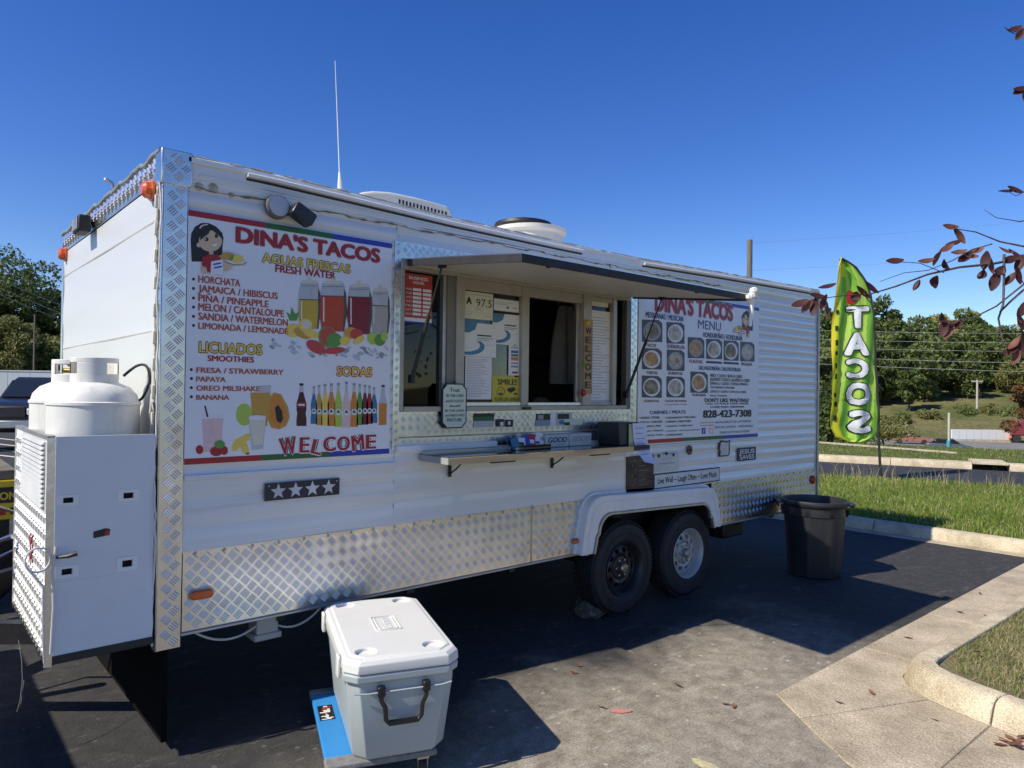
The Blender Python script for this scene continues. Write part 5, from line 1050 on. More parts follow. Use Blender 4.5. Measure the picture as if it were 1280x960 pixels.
for k in range(6):
    f_ = (k+.6)/7; z = .19-.26*f_; yy = -.014-(.02 if f_ > .6 else 0)-(.028 if f_ > .8 else 0); MB().box(.005+.05*f_, .10+.06*f_-.02*(k % 2), yy-.006, yy-.005, z, z+.004).build('handwriting', ink('pen', (.12, .14, .45)), nt_)
MB().box(-.035, .15, .0, .004, .02, .20).build('backing', M('note_green', (.42, .46, .28), .7), nt_)
# lamp taped to the awning corner
q = W(931, 366, -1.0)
ta = thing('clip_lamp', 'crumpled white clip lamp hanging from the awning corner', 'lamp', (3.27, -1.025, 2.265)); ta.scale = (1.7, 1.7, 1.7); mb = MB()
for k in range(9): a = k*2.4; mb.lathe([(0, -.012), (.014, -.006), (.016, .006), (0, .012)], (.022*cos(a)*(k/9+.3), .012*sin(a), .03+.018*sin(a*1.7)), 7)
mb.build('shade', M('bright_white', (.82, .82, .80), .5), ta); MB().tube([(0, 0, .02), (.006, 0, -.03), (.0, .002, -.09)], [.012, .009, .006], 6).build('stem', _M['bright_white'], ta); MB().tube([(0, 0, .03), (.03, 0, .035), (.05, .0, .02)], .007, 6).build('arm', _M['bright_white'], ta)
# apron hung inside the window
ap = thing('hanging_apron', 'pale grey apron hanging inside the open serving window', 'apron', tuple(W(706, 480, .5))); mb = MB(); nu, nv = 14, 12
for j in range(nv+1):
    for i in range(nu+1):
        v = j/nv; u = i/nu-.5; wd_ = .27-.15*v**2; mb.v.append((u*wd_*2*.8, .05*sin(u*16)*(1-v*.6), v*.62))
for j in range(nv):
    for i in range(nu): a = j*(nu+1)+i; mb.f.append([a, a+1, a+nu+2, a+nu+1]); mb.mi.append(0)
mb.build('cloth', M('apron_cloth', (.42, .41, .40), .9), ap); MB().tube([(-.09, 0, .62), (0, 0, .74), (.09, 0, .62)], .006, 5).build('neck_strap', _M['apron_cloth'], ap)
sk = thing('flour_sack', 'pale sack standing inside below the hanging apron', 'sack', (W(676, 480, .75)[0], .75, 1.30)); MB().lathe([(0, 0), (.14, .0), (.17, .08), (.15, .2), (.09, .28), (.05, .32), (0, .325)], n=16).build('bag', M('sack_cloth', (.4, .38, .34), .9), sk)
MB().box(1.9, 3.2, .5, 1.3, 1.27, 1.30).build('prep_table', STEEL, TR, bevel=.005)
MB().box(1.95, 2.0, .55, .6, .6, 1.27).build('table_leg', STEEL, TR); MB().box(3.1, 3.15, 1.2, 1.25, .6, 1.27).build('table_leg', STEEL, TR)

# ================================================================== LOOSE THINGS ON THE LOT
TANKW = M('tank_white', (.68, .68, .63), .45, var=.06, dirt=.6, dirtcol=(.30, .28, .24), dscale=5, stretch=(3, 3, .5))
def tank(x, y, lab, rz):
    t = thing('propane_tank', lab, 'gas tank', (x, y, .532), rz); R = .187
    b = MB().lathe([(0, .05), (.10, .05), (.16, .07), (R, .12), (R, 1.05), (R+.005, 1.054), (R+.005, 1.066), (R-.004, 1.07), (.175, 1.10), (.145, 1.135), (.10, 1.155), (.0, 1.165)], n=48).build('shell', TANKW, t)
    MB().lathe([(.15, 0), (.15, .07), (.146, .07), (.146, 0)], n=32).build('foot_ring', TANKW, t)
    # collar with two windows: partial rings above and below
    co = MB(); r0, r1 = .098, .094
    def part(a0, a1, z0, z1): co.lathe([(r1, z0), (r0, z0), (r0, z1), (r1, z1), (r1, z0)], n=max(3, int((a1-a0)*8)), a0=a0, a1=a1)
    part(0, 2*pi, 1.135, 1.195); part(0, 2*pi, 1.245, 1.268)
    for k in range(3): part(k*2*pi/3+.75, (k+1)*2*pi/3-.05, 1.195, 1.245)
    co.build('collar', TANKW, t, fixn=True, bevel=.002)
    v = MB(); v.cyl((0, 0, 1.15), (0, 0, 1.225), .018); v.cyl((-.055, 0, 1.215), (.055, 0, 1.215), .012); v.lathe([(0, 1.26), (.03, 1.26), (.034, 1.25), (.03, 1.235), (0, 1.235)], n=12); v.build('valve', M('brass', (.45, .33, .14), .35, 1), t); return t
tank(-.222, .235, 'white propane tank whose shell shows right above the locker door', -1.2)
tank(-.232, .66, 'white propane tank standing behind the one at the locker door', -.6)

# cooler on a blue dolly
cl = thing('cooler', 'large pale grey hard cooler with a white lid standing on a blue dolly', 'cooler', (.858, -.556, .125), radians(-20.5))
CB = M('cooler_grey', (.38, .43, .43), .42, var=.04, scale=3, dirt=.15, dirtcol=(.35, .35, .33), dscale=4, bump=.03, bscale=30); CW = M('cooler_lid_white', (.66, .66, .62), .42, var=.03, dirt=.2, dirtcol=(.5, .48, .42), dscale=3)
def oct_(w_, l, c): return [(-w_+c, -l), (w_-c, -l), (w_, -l+c), (w_, l-c), (w_-c, l), (-w_+c, l), (-w_, l-c), (-w_, -l+c)]
def loft(levels, closeb=True, closet=True):
    mb = MB(); n = len(levels[0][0])
    for pts, z in levels: mb.v += [(p[0], p[1], z) for p in pts]
    for k in range(len(levels)-1):
        for i in range(n): j = (i+1) % n; mb.f.append([k*n+i, k*n+j, (k+1)*n+j, (k+1)*n+i]); mb.mi.append(0)
    if closeb: mb.f.append(list(range(n))[::-1]); mb.mi.append(0)
    if closet: mb.f.append([(len(levels)-1)*n+i for i in range(n)]); mb.mi.append(0)
    return mb
loft([(oct_(.185, .375, .05), 0), (oct_(.197, .388, .05), .02), (oct_(.225, .418, .045), .30), (oct_(.226, .419, .045), .335), (oct_(.243, .436, .05), .345), (oct_(.245, .438, .05), .372), (oct_(.240, .433, .05), .378)]).build('body', CB, cl, bevel=.010, seg=3)
lid_mb = loft([(oct_(.245, .438, .055), .380), (oct_(.247, .440, .055), .386), (oct_(.245, .438, .055), .418), (oct_(.232, .425, .055), .433), (oct_(.215, .408, .055), .434), (oct_(.212, .405, .055), .440)])
lid = lid_mb.build('lid', CW, cl)
cuts = []
for sx in (-1, 1):
    for sy in (-1, 1):
        c = MB().lathe([(0, .4245), (.044, .4245), (.047, .46), (0, .46)], (sx*.145, sy*.34, 0), 24).build('cut', CW, cl, smooth=False, fixn=True); cuts.append(c)
for c in cuts:
    bmod = lid.modifiers.new('cup', 'BOOLEAN'); bmod.object = c; bmod.operation = 'DIFFERENCE'; bmod.solver = 'EXACT'
bpy.context.view_layer.update()
me = bpy.data.meshes.new_from_object(lid.evaluated_get(bpy.context.evaluated_depsgraph_get())); lid.modifiers.clear(); lid.data = me
for c in cuts: bpy.data.objects.remove(c)
me.polygons.foreach_set('use_smooth', [True]*len(me.polygons)); me.set_sharp_from_angle(angle=radians(30))
bv = lid.modifiers.new('bevel', 'BEVEL'); bv.width = .004; bv.segments = 2; bv.limit_method = 'ANGLE'; bv.angle_limit = radians(35)
pl2 = MB(); pl2.ring(rrect(-.105, .105, -.060, .060, .014), rrect(-.099, .099, -.054, .054, .012), .438, .4435, 'xy'); pl2.ring(rrect(-.090, .090, -.044, .044, .01), rrect(-.086, .086, -.040, .040, .009), .438, .443, 'xy'); pl2.build('badge_rim', CW, lid, fixn=True)
# embossed name: raised letters on the lid
V, Fs = text_geo('Coleman', .02); a, b = V[:, 0].min(), V[:, 0].max()
vv = np.stack([(-.075+(V[:, 0]-a)/(b-a)*.15), (V[:, 1]/.7*.042)-.021, np.full(len(V), .4418)], 1); n = len(vv)
em = raw_mesh('embossed_lettering', vv, Fs, CW, lid); em.rotation_euler = (0, 0, pi/2); s_ = em.modifiers.new('solid', 'SOLIDIFY'); s_.thickness = .003; s_.offset = -1
pl_o = [o for o in lid.children if o.name.startswith('badge')][0]; pl_o.rotation_euler = (0, 0, pi/2)
for sy in (-.30, .30):
    MB().box(-.262, -.246, sy-.03, sy+.03, .335, .425).build('latch', CW, cl, bevel=.006); MB().box(.246, .256, sy-.03, sy+.03, .36, .40).build('lid_hinge', CW, cl, bevel=.004)
HB = M('handle_black', (.011, .011, .012), .4)
for sgn in (-1, 1):
    y = sgn*.418
    hd = MB().tube([(-.095, y+sgn*.012, .300), (-.095, y+sgn*.018, .265), (-.078, y+sgn*.020, .235), (-.075, y+sgn*.018, .185), (-.06, y+sgn*.016, .168), (.06, y+sgn*.016, .168), (.075, y+sgn*.018, .185), (.078, y+sgn*.020, .235), (.095, y+sgn*.018, .265), (.095, y+sgn*.012, .300)], [.010]*4+[.012, .012]+[.010]*4, 8).build('handle', HB, cl)
    for sx in (-1, 1): MB().box(sx*.095-.016, sx*.095+.016, y+min(0, sgn*.03), y+max(0, sgn*.03), .282, .325).build('handle_bracket', HB, cl, bevel=.006)
# moulded dip behind the handle
MB().tube([(-.205, -.432, .305), (-.16, -.437, .300), (.16, -.437, .300), (.205, -.432, .305)], .004, 6).build('body_ridge', CB, cl)
dl = thing('dolly', 'blue platform dolly with grey ends and black casters under the cooler', 'dolly', (.80, -.53, 0), radians(-20.5))
DB = M('dolly_blue', (.03, .22, .52), .5, var=.06); DG = M('dolly_carpet', (.20, .20, .19), .9, var=.2, scale=30, bump=.5, bscale=200)
MB().box(-.24, .22, -.30, .36, .098, .122).build('deck', DB, dl, bevel=.004); MB().box(-.245, .225, .36, .42, .095, .124).build('end_bar', DG, dl, bevel=.008); MB().box(-.245, .225, -.38, -.30, .095, .124).build('end_bar', DG, dl, bevel=.008)
stk = MB().box(-.225, -.155, .05, .21, .1222, .1235).build('sticker', BLACK, dl)
for k in range(14): MB().box(-.22+random.random()*.045, -.20+random.random()*.04, .055+k*.0105, .063+k*.0105, .1236, .1239).build('sticker_print', random.choice((PAPER, ORG, CREAM)), stk)
for sx in (-.19, .17):
    for sy in (-.33, .38):
        c = MB().lathe([(0, -.016), (.034, -.016), (.038, -.01), (.038, .01), (.034, .016), (0, .016)], (sx, sy, .038), 20, 'x').build('caster_wheel', RUBBER, dl); MB().box(sx-.026, sx+.026, sy-.022, sy+.022, .075, .096).build('caster_fork', STEEL, dl)
        for s2 in (-.022, .020): MB().box(sx+s2, sx+s2+.003, sy-.012, sy+.012, .03, .08).build('fork_arm', STEEL, dl)

# trash bin
BN = M('bin_plastic', (.022, .024, .027), .42, var=.15, scale=4, dirt=.3, dirtcol=(.05, .05, .05), dscale=5)
bn = thing('trash_can', 'black ribbed plastic trash can standing by the rear corner', 'trash can', (5.59, -.33, 0), .2); Hb = .70
mb = MB(); nS = 72; prof = [(.0, .0, 0), (.205, .0, 0), (.225, .012, 1), (.262, .52, 1), (.266, .56, .3), (.272, .565, 0), (.276, .64, 0), (.292, .655, 0), (.297, .685, 0), (.292, .70, 0), (.278, .70, 0), (.272, .66, 0), (.255, .5, 0), (.21, .03, 0), (0, .03, 0)]
for k in range(nS):
    a = 2*pi*k/nS; rib = .006 if (k % 9) in (0, 1) else -.004
    for r, z, f_ in prof: mb.v.append(((r+rib*f_)*cos(a), (r+rib*f_)*sin(a), z))
Lp = len(prof)
for k in range(nS):
    for j in range(Lp-1): q = (k+1) % nS; mb.f.append([k*Lp+j, q*Lp+j, q*Lp+j+1, k*Lp+j+1]); mb.mi.append(0)
mb.build('body', BN, bn, ang=40)
for a in (-1.15, -1.15+pi):
    c, s_ = cos(a), sin(a); h_ = MB()
    def rr(u, out, z): return (c*out-s_*u, s_*out+c*u, z)
    h_.hexa([rr(-.10, .275, .655), rr(.10, .275, .655), rr(.10, .33, .66), rr(-.10, .33, .66)], [rr(-.10, .275, .672), rr(.10, .275, .672), rr(.10, .335, .678), rr(-.10, .335, .678)])
    h_.hexa([rr(-.10, .32, .63), rr(.10, .32, .63), rr(.10, .335, .63), rr(-.10, .335, .63)], [rr(-.10, .32, .668), rr(.10, .32, .668), rr(.10, .335, .668), rr(-.10, .335, .668)]); h_.build('handle', BN, bn, fixn=True, bevel=.005)
    g_ = MB(); g_.hexa([rr(-.085, .268, .58), rr(-.01, .268, .545), rr(-.01, .284, .545), rr(-.085, .284, .58)], [rr(-.10, .268, .625), rr(.0, .268, .615), rr(.0, .286, .615), rr(-.10, .286, .625)]); g_.hexa([rr(0, .268, .545), rr(.06, .268, .57), rr(.06, .284, .57), rr(0, .284, .545)], [rr(.0, .268, .615), rr(.03, .268, .625), rr(.03, .286, .625), rr(.0, .286, .615)]); g_.build('rib_grip', BN, bn, fixn=True)
# stone chock
q = G(743, 770); rk = MB(); 
bm = bmesh.new(); bmesh.ops.create_icosphere(bm, subdivisions=3, radius=1)
for v in bm.verts:
    d_ = v.co.copy(); f_ = 1+.18*sin(d_.x*3+1)+.14*sin(d_.y*5+d_.z*4)+.08*sin(d_.z*9+d_.x*7); v.co = Vector((d_.x*.13*f_, d_.y*.10*f_, max(-.052, d_.z*.085*f_)))
me = bpy.data.meshes.new('stone'); bm.to_mesh(me); bm.free(); me.materials.append(surf('stone', (.09, .075, .06), (.2, .17, .14), 9, .9, .8, 30)); st = link('wheel_stone', me); st.location = (q[0]-.02, q[1]+.05, .05)
tag(st, 'rough brown stone on the asphalt against the dark trailer wheel', 'stone')

# feather flag
fg = thing('feather_flag', 'tall green and yellow feather flag with TACOS in white on the roadside grass', 'flag', (13.555, 2.226, .1), atan2(-.656, .754))
pxm = 64.5
def fl(px, py): return ((px-1101)/pxm, (602-py)/pxm-.1)
pole = [(1101, 602), (1099.5, 575), (1098, 550), (1094.5, 470), (1090, 395), (1086, 370), (1079, 350), (1067, 333), (1050, 323.5)]
MB().tube([(fl(*p)[0], 0, max(0, fl(*p)[1])) for p in pole], [.028, .026, .022, .018, .015, .014, .012, .010, .008], 8).build('pole', RUBBER, fg)
def interp(pts, y):
    pts = sorted(pts, key=lambda p: p[1]); ys = [p[1] for p in pts]; return float(np.interp(y, ys, [p[0] for p in pts]))
le = [(1046, 323), (1042, 335), (1040, 380), (1037, 430), (1036, 480), (1037.5, 515), (1038, 535), (1046, 548), (1060, 552)]
re_ = [(1050, 323.5), (1067, 333), (1079, 350), (1086, 370), (1090, 395), (1094.5, 470), (1098, 540), (1094, 548), (1074, 553.5)]
mb = MB(); nu, nv = 56, 120
def flagpt(u, py):
    a, b = interp(le, py), interp(re_, py); px = a+(b-a)*u; x, z = fl(px, py)
    dpt = .07*sin(u*7+py*.012)*(1-u)**.5+.035*sin(u*17+py*.05)*(1-u*.6)+.05*sin(py*.035+u*3)*(1-u)+.02*sin(py*.16-u*9)*(.4 if py < 500 else 1)
    return (x, dpt, z)
pys = np.linspace(323.5, 553, nv+1)
for j in range(nv+1):
    for i in range(nu+1): mb.v.append(flagpt(i/nu, pys[j]))
for j in range(nv):
    for i in range(nu):
        a = j*(nu+1)+i; mb.f.append([a+nu+1, a+nu+2, a+1, a]); uu = (i+.5)/nu
        yw = .20+.04*sin(pys[j]*.03) if pys[j] > 345 else .5
        mb.mi.append(1 if uu < yw*(.85 if pys[j] < 520 else 1.1) else (2 if (sin(uu*19+pys[j]*.02+2*sin(pys[j]*.013)) > .1) else 0))
def cloth(name, c):
    m = M(name, c, .65, var=.06); p = m.node_tree.nodes['Principled BSDF']; t = m.node_tree.nodes.new('ShaderNodeBsdfTranslucent'); l = m.node_tree.links
    src = p.inputs['Base Color'].links[0].from_socket; l.new(src, t.inputs[0]); ms = m.node_tree.nodes.new('ShaderNodeMixShader'); ms.inputs[0].default_value = .5; l.new(p.outputs[0], ms.inputs[1]); l.new(t.outputs[0], ms.inputs[2]); l.new(ms.outputs[0], m.node_tree.nodes['Material Output'].inputs[0]); return m
ban = mb.build('banner', [cloth('flag_green', (.26, .58, .06)), cloth('flag_yellow', (.88, .78, .04)), cloth('flag_lime', (.58, .82, .12))], fg)
MB().tube([(flagpt(1, y)[0], flagpt(1, y)[1]-.003, flagpt(1, y)[2]) for y in np.linspace(323.5, 545, 40)], .024, 6).build('sleeve', RUBBER, ban)
FW_, FK = cloth('flag_white', (.85, .87, .90)), cloth('flag_dark', (.02, .05, .03))
def flag_letter(ch, x0, y0, x1, y1, mir=False):
    V0, F0 = text_geo(ch); dirs = [(0, 0)]+[(cos(t*pi/5), sin(t*pi/5)) for t in range(10)]; rw = .052
    a, b = V0[:, 0].min()-rw, V0[:, 0].max()+rw; c, d_ = V0[:, 1].min()-rw, V0[:, 1].max()+rw
    for o_, m, dy in ((.088, FK, -.018), (rw, FW_, -.030)):
        bm = bmesh.new(); lay = []
        for k, (dx, dz) in enumerate(dirs):
            t = (V0[:, 0]+dx*o_-a)/(b-a); t = 1-t if mir else t; vs = []
            for tt, v in zip(t, V0[:, 1]+dz*o_): q = bm.verts.new((x0+tt*(x1-x0), k*.0006, y1+(v-c)/(d_-c)*(y0-y1))); vs.append(q)
            for f in F0:
                try: bm.faces.new([vs[i] for i in f])
                except ValueError: pass
        bmesh.ops.triangulate(bm, faces=bm.faces); bmesh.ops.subdivide_edges(bm, edges=[e for e in bm.edges if e.calc_length() > 3], cuts=2)
        for v in bm.verts:
            px, py = v.co.x, v.co.z; A_, B_ = interp(le, py), interp(re_, py); p3 = flagpt((px-A_)/(B_-A_), py); v.co = (p3[0], p3[1]+dy-v.co.y, p3[2])
        me = bpy.data.meshes.new('flag_letter'); bm.to_mesh(me); bm.free(); me.materials.append(m); link('flag_letter' if m is FW_ else 'letter_outline', me, ban)
for a in (('T', 1057, 383, 1083, 411), ('A', 1054, 416, 1083, 445), ('C', 1056, 448.5, 1082, 474, True), ('O', 1056, 478.5, 1086, 507), ('S', 1060, 513, 1087, 542, True)): flag_letter(*a)
mb = MB(); mb.poly([(flagpt(.5+.13*cos(t), 372+9*sin(t))[0], flagpt(.5+.13*cos(t), 372+9*sin(t))[1]-.03, flagpt(.5, 372+9*sin(t))[2]) for t in [2*pi*k/14 for k in range(14)]]); mb.build('chilli_print', cloth('flag_red', (.5, .02, .02)), ban)
for k, y in enumerate((388, 408, 426, 440, 455, 468, 492, 503, 520)):
    mb = MB(); q = [flagpt(.07, y), flagpt(.14, y), flagpt(.14, y+5+k % 3), flagpt(.07, y+5+k % 3)]; mb.poly([(p[0], p[1]-.02, p[2]) for p in q]); mb.build('edge_print', FK, ban)

# fallen leaves, scraps, cable
FL = [leafmat('fallen_red', (.20, .05, .04), (.34, .12, .08), 3, .2), leafmat('fallen_brown', (.12, .05, .03), (.28, .14, .08), 3, .2)]
def leaf_mesh(name, l, w_, mat, curl=.25):
    mb = MB(); n = 6; c = []
    for k in range(n+1):
        t = k/n; wd_ = w_*sin(pi*min(1, t*.92+.04))**.8; z = curl*l*(t-.5)**2; mb.v += [(l*(t-.5), -wd_/2, z+.12*wd_), (l*(t-.5), 0, z), (l*(t-.5), wd_/2, z+.12*wd_)]
    for k in range(n): a = k*3; mb.f += [[a, a+3, a+4, a+1], [a+1, a+4, a+5, a+2]]; mb.mi += [0, 0]
    me = bpy.data.meshes.new(name); me.from_pydata(mb.v, [], mb.f); me.materials.append(mat); me.polygons.foreach_set('use_smooth', [True]*len(me.polygons)); return me
lm = [leaf_mesh('leaf_a', .075, .032, FL[0]), leaf_mesh('leaf_b', .06, .03, FL[1]), leaf_mesh('leaf_c', .05, .022, FL[1], .6)]
tag(MB().prism([(-.055, -.012), (.0, -.022), (.05, -.004), (.055, .012), (.0, .02), (-.05, .012)], .0, .004, 'xy').build('paper_scrap', M('pink_scrap', (.55, .20, .18), .7), None, fixn=True), 'pink scrap of paper on the sunlit asphalt', 'paper'); so_ = bpy.data.objects['paper_scrap']; so_.location = (*G(777, 890)[:2], .003); so_.rotation_euler = (0, 0, -.75)
for k, (px, py, i, z) in enumerate(((1168, 900, 1, .004), (1255, 925, 0, .02), (1268, 930, 1, .02), (1275, 932, 0, .03), (1262, 922, 1, .012), (1272, 926, 2, .01), (1278, 921, 1, .015), (1250, 931, 0, .01), (1135, 797, 1, .012), (1232, 770, 2, .012), (1188, 802, 1, .012), (1147, 832, 2, .012), (907, 880, 2, .006), (917, 883, 2, .006), (752, 884, 2, .006), (717, 841, 2, .006), (723, 832, 2, .006), (848, 857, 1, .006), (1049, 878, 2, .012), (1090, 866, 2, .012), (1225, 742, 2, .012), (1200, 765, 1, .012))):
    q = G(px, py, z); o = link('fallen_leaf', lm[i]); o.location = tuple(q); o.rotation_euler = (random.uniform(-.3, .3), random.uniform(-.3, .3), random.random()*6); tag(o, 'small dry fallen leaf lying on the pavement', 'leaf', 'fallen leaves on the pavement')
for k in range(24):
    x, y = random.uniform(3.9, 6.5), random.uniform(-3.2, -2.1); o = link('fallen_leaf', lm[k % 3]); o.location = (x, y, .14); o.rotation_euler = (random.uniform(-.5, .5), random.uniform(-.5, .5), random.random()*6); tag(o, 'small dry leaf fallen in the island grass', 'leaf', 'fallen leaves in the island grass')
q0 = G(22, 800); 
tag(MB().tube([tuple(D(23, 800, 3.35)), tuple(D(27, 825, 3.3)), tuple(D(28, 850, 3.25)), tuple(D(25, 875, 3.2)), tuple(D(21, 890, 3.18)), tuple(D(26, 880, 3.2)), tuple(D(30, 850, 3.25))], .0014, 5).build('tongue_cord', M('cord_grey', (.16, .16, .15), .7), TR))

# ================================================================== TREES AND BACKGROUND
BARK = surf('bark', (.06, .045, .03), (.12, .10, .075), 3, .95, .8, 12)
def crown_geo(seed, R, H, z0, nl, per, leaf, flat=.75):
    """leaf-clump quads over many lobes that fill an uneven crown"""
    r = np.random.default_rng(seed); C_ = []
    for k in range(nl):
        u = r.normal(size=3); u /= np.linalg.norm(u); rad = r.uniform(.25, .95)
        hgt = u[2]*.5*H*rad; wide = R*rad*(1-.45*max(0, u[2])**2)
        C_.append((u[0]*wide, u[1]*wide, z0+H*.5+hgt, r.uniform(.22, .42)*R))
    V = []
    for cx, cy, cz, rr in C_:
        n = int(per*r.uniform(.7, 1.3)); u = r.normal(size=(n, 3)); u /= np.linalg.norm(u, axis=1)[:, None]; rad = rr*r.uniform(.45, 1.08, n)**.6
        p = np.array([cx, cy, cz])+u*rad[:, None]*np.array([1, 1, flat]); a = r.normal(size=(n, 3)); a += u*.6; a /= np.linalg.norm(a, axis=1)[:, None]
        b = np.cross(a, r.normal(size=(n, 3))); b /= np.linalg.norm(b, axis=1)[:, None]+1e-9; c = np.cross(a, b); s = leaf*r.uniform(.5, 1.25, n)[:, None]
        V.append(np.stack([p-b*s, p-c*s*.55, p+b*s, p+c*s*.55], 1).reshape(-1, 3))
    V = np.concatenate(V); n = len(V)//4; return V, np.arange(n*4).reshape(n, 4), C_
def make_tree(name, seed, R, H, z0, nl, per, leaf, mat, tr=.18, label='', cat='tree', group=None, loc=(0, 0, 0), rz=0, trunk=True):
    t = thing(name, label, cat, loc, rz, group); V, Fc, C_ = crown_geo(seed, R, H, z0, nl, per, leaf); raw_mesh('crown', V, Fc, mat, t)
    if trunk:
        mb = MB(); mb.tube([(0, 0, -.6), (.05, .03, z0*.5), (.1, 0, z0), (0, .1, z0+H*.45), (.05, .05, z0+H*.8)], [tr*1.25, tr, tr*.85, tr*.5, tr*.15], 7)
        for c in C_[::2]: zz = min(c[2]-.1, z0+H*.35)*.9; mb.tube([(.05, .03, zz*.8), (c[0]*.5, c[1]*.5, (zz+c[2])*.5), (c[0], c[1], c[2])], [tr*.4, tr*.22, tr*.08], 5)
        mb.build('trunk', BARK, t)
    return t
LM = [leafmat('foliage_dark', (.050, .075, .020), (.125, .165, .045), .25), leafmat('foliage_mid', (.090, .125, .032), (.19, .225, .07), .25), leafmat('foliage_olive', (.14, .155, .045), (.30, .285, .10), .25), leafmat('foliage_rust', (.13, .065, .022), (.24, .12, .045), .3)]
# hillside wood: five kinds copied
kinds = []
for k, (R, H, z0, m, lab) in enumerate(((3.9, 9.5, .8, 1, 'mid green broad tree in the wood on the hillside'), (3.5, 11, .8, 0, 'dark green tall tree in the wood on the hillside'), (4.4, 8.6, .6, 2, 'olive yellowing tree in the wood on the hillside'), (3.0, 12, .8, 0, 'narrow dark pointed tree in the wood on the hillside'), (4.2, 10, .7, 1, 'rounded leafy tree in the wood on the hillside'))):
    kinds.append(make_tree('hillside_tree', 100+k, R, H, z0, 34, 130, .36, LM[m], .2, lab, 'tree', 'wood on the hillside'))
first = [True]*5
def at_depth(px, dep):
    q = D(px, 480, dep); return q[0], q[1], float(terr(q[0], q[1]))
r2 = random.Random(5)
rows = [(127, 955, 1400, 13, .8), (138, 950, 1390, 16, 1.1), (150, 955, 1390, 17, 1.25), (163, 950, 1380, 16, 1.35), (178, 950, 1380, 16, 1.4), (196, 960, 1370, 14, 1.45)]
for dep, p0, p1, n, s in rows:
    for i in range(n):
        px = p0+(p1-p0)*(i+.5)/n+r2.uniform(-9, 9); d_ = dep+r2.uniform(-6, 6); x, y, z = at_depth(px, d_); k = r2.choice((0, 1, 1, 3, 4, 4, 0, 2) if px < 1240 else (0, 2, 2, 4, 1))
        if dep < 130 and 1150 < px < 1300: continue
        if first[k]: t = kinds[k]; first[k] = False
        else: t = copy_tree(kinds[k])
        h = s*r2.uniform(.8, 1.2)*(1.0 if px < 1185 else .88 if px < 1235 else .74)
        t.location = (x, y, z-.2); t.scale = (h, h, h*r2.uniform(.9, 1.1)); t.rotation_euler = (0, 0, r2.random()*6.28)
# near shrub, dark trees behind the flag, rusty tree
def place(px, py_top, dep, name, seed, R, H, z0, nl, per, leaf, mat, lab, cat='tree', tr=.15, group=None):
    x, y, z = at_depth(px, dep); return make_tree(name, seed, R, H, z0, nl, per, leaf, mat, tr, lab, cat, group, (x, y, z))
q = G(1104, 553); make_tree('round_bush', 31, .95, 1.15, -.1, 22, 190, .045, LM[2], .04, 'round yellow green bush beside the feather flag pole', 'bush', None, (q[0]*.93-.06, q[1]*.93-.25, .04))
place(1036, 480, 44, 'evergreen_tree', 33, 2.6, 6.0, .2, 30, 200, .14, LM[0], 'dark evergreen standing behind the yellow edge of the flag')
place(1010, 480, 52, 'evergreen_tree', 34, 2.8, 6.5, .2, 30, 160, .16, LM[0], 'dark evergreen just behind the trailer rear corner')
place(1292, 480, 62, 'rusty_tree', 35, 2.3, 5.6, 2.4, 26, 190, .15, LM[3], 'rust and orange leaved tree past the white barrier')
for k, (px, dep, w_) in enumerate(((1128, 116, 2.4), (1160, 118, 1.8), (1205, 120, 2.2), (1240, 119, 2.0), (1266, 117, 2.6), (1102, 117, 2.5), (1080, 114, 2.8))):
    x, y, z = at_depth(px, dep); make_tree('slope_shrub', 60+k, w_, 2.0, -.5, 14, 60, .22, LM[2 if k % 2 else 1], .05, 'low scrub bush on the bare slope under the wood', 'bush', 'scrub on the slope', (x, y, z), trunk=False)
# left wood
for k, (px, dep, R, H, z0, m, nl, per, lf, lab) in enumerate(((8, 58, 4.4, 10.6, 2.6, 0, 44, 330, .17, 'tall dark tree rising over the pale wall'), (66, 62, 3.6, 8.0, 2.2, 0, 36, 280, .17, 'dark tree against the trailer front edge'), (20, 49, 2.9, 5.8, 1.2, 2, 36, 330, .13, 'olive sunlit tree in front of the tall dark tree'), (-70, 55, 4.2, 9.5, 2.4, 1, 34, 260, .17, 'broad mid green tree left of the tall dark tree'), (56, 50, 2.2, 4.2, .8, 1, 28, 260, .13, 'small green tree right of the olive tree'), (130, 60, 4.4, 7.5, 2.4, 1, 30, 200, .2, 'broad tree hidden behind the trailer front'), (-30, 48, 2.6, 5.0, 1.0, 2, 28, 260, .13, 'olive tree beside the broad mid green tree'))):
    x, y, z = at_depth(px, dep); make_tree('wood_tree', 200+k, R, H, z0, nl, per, lf, LM[m], .22, lab, 'tree', None, (x, y, 0))
# pale wall on the left
a, b = D(-160, 480, 40)[:2], D(230, 480, 41)[:2]; wl_ = thing('pale_wall', 'long pale blue grey panel wall below the trees on the left', 'wall', (a[0], a[1], 0), atan2(b[1]-a[1], b[0]-a[0])); Lw = float(np.linalg.norm(b-a)); n = 14
for k in range(n): MB().box(Lw*k/n+.01, Lw*(k+1)/n-.01, 0, .12, 0, 2.38).build('wall_panel', M('wall_pale', (.42, .45, .50), .7, var=.06), wl_)
MB().box(0, Lw, -.03, .16, 2.38, 2.45).build('coping', M('wall_pale', (.42, .45, .50), .7), wl_)

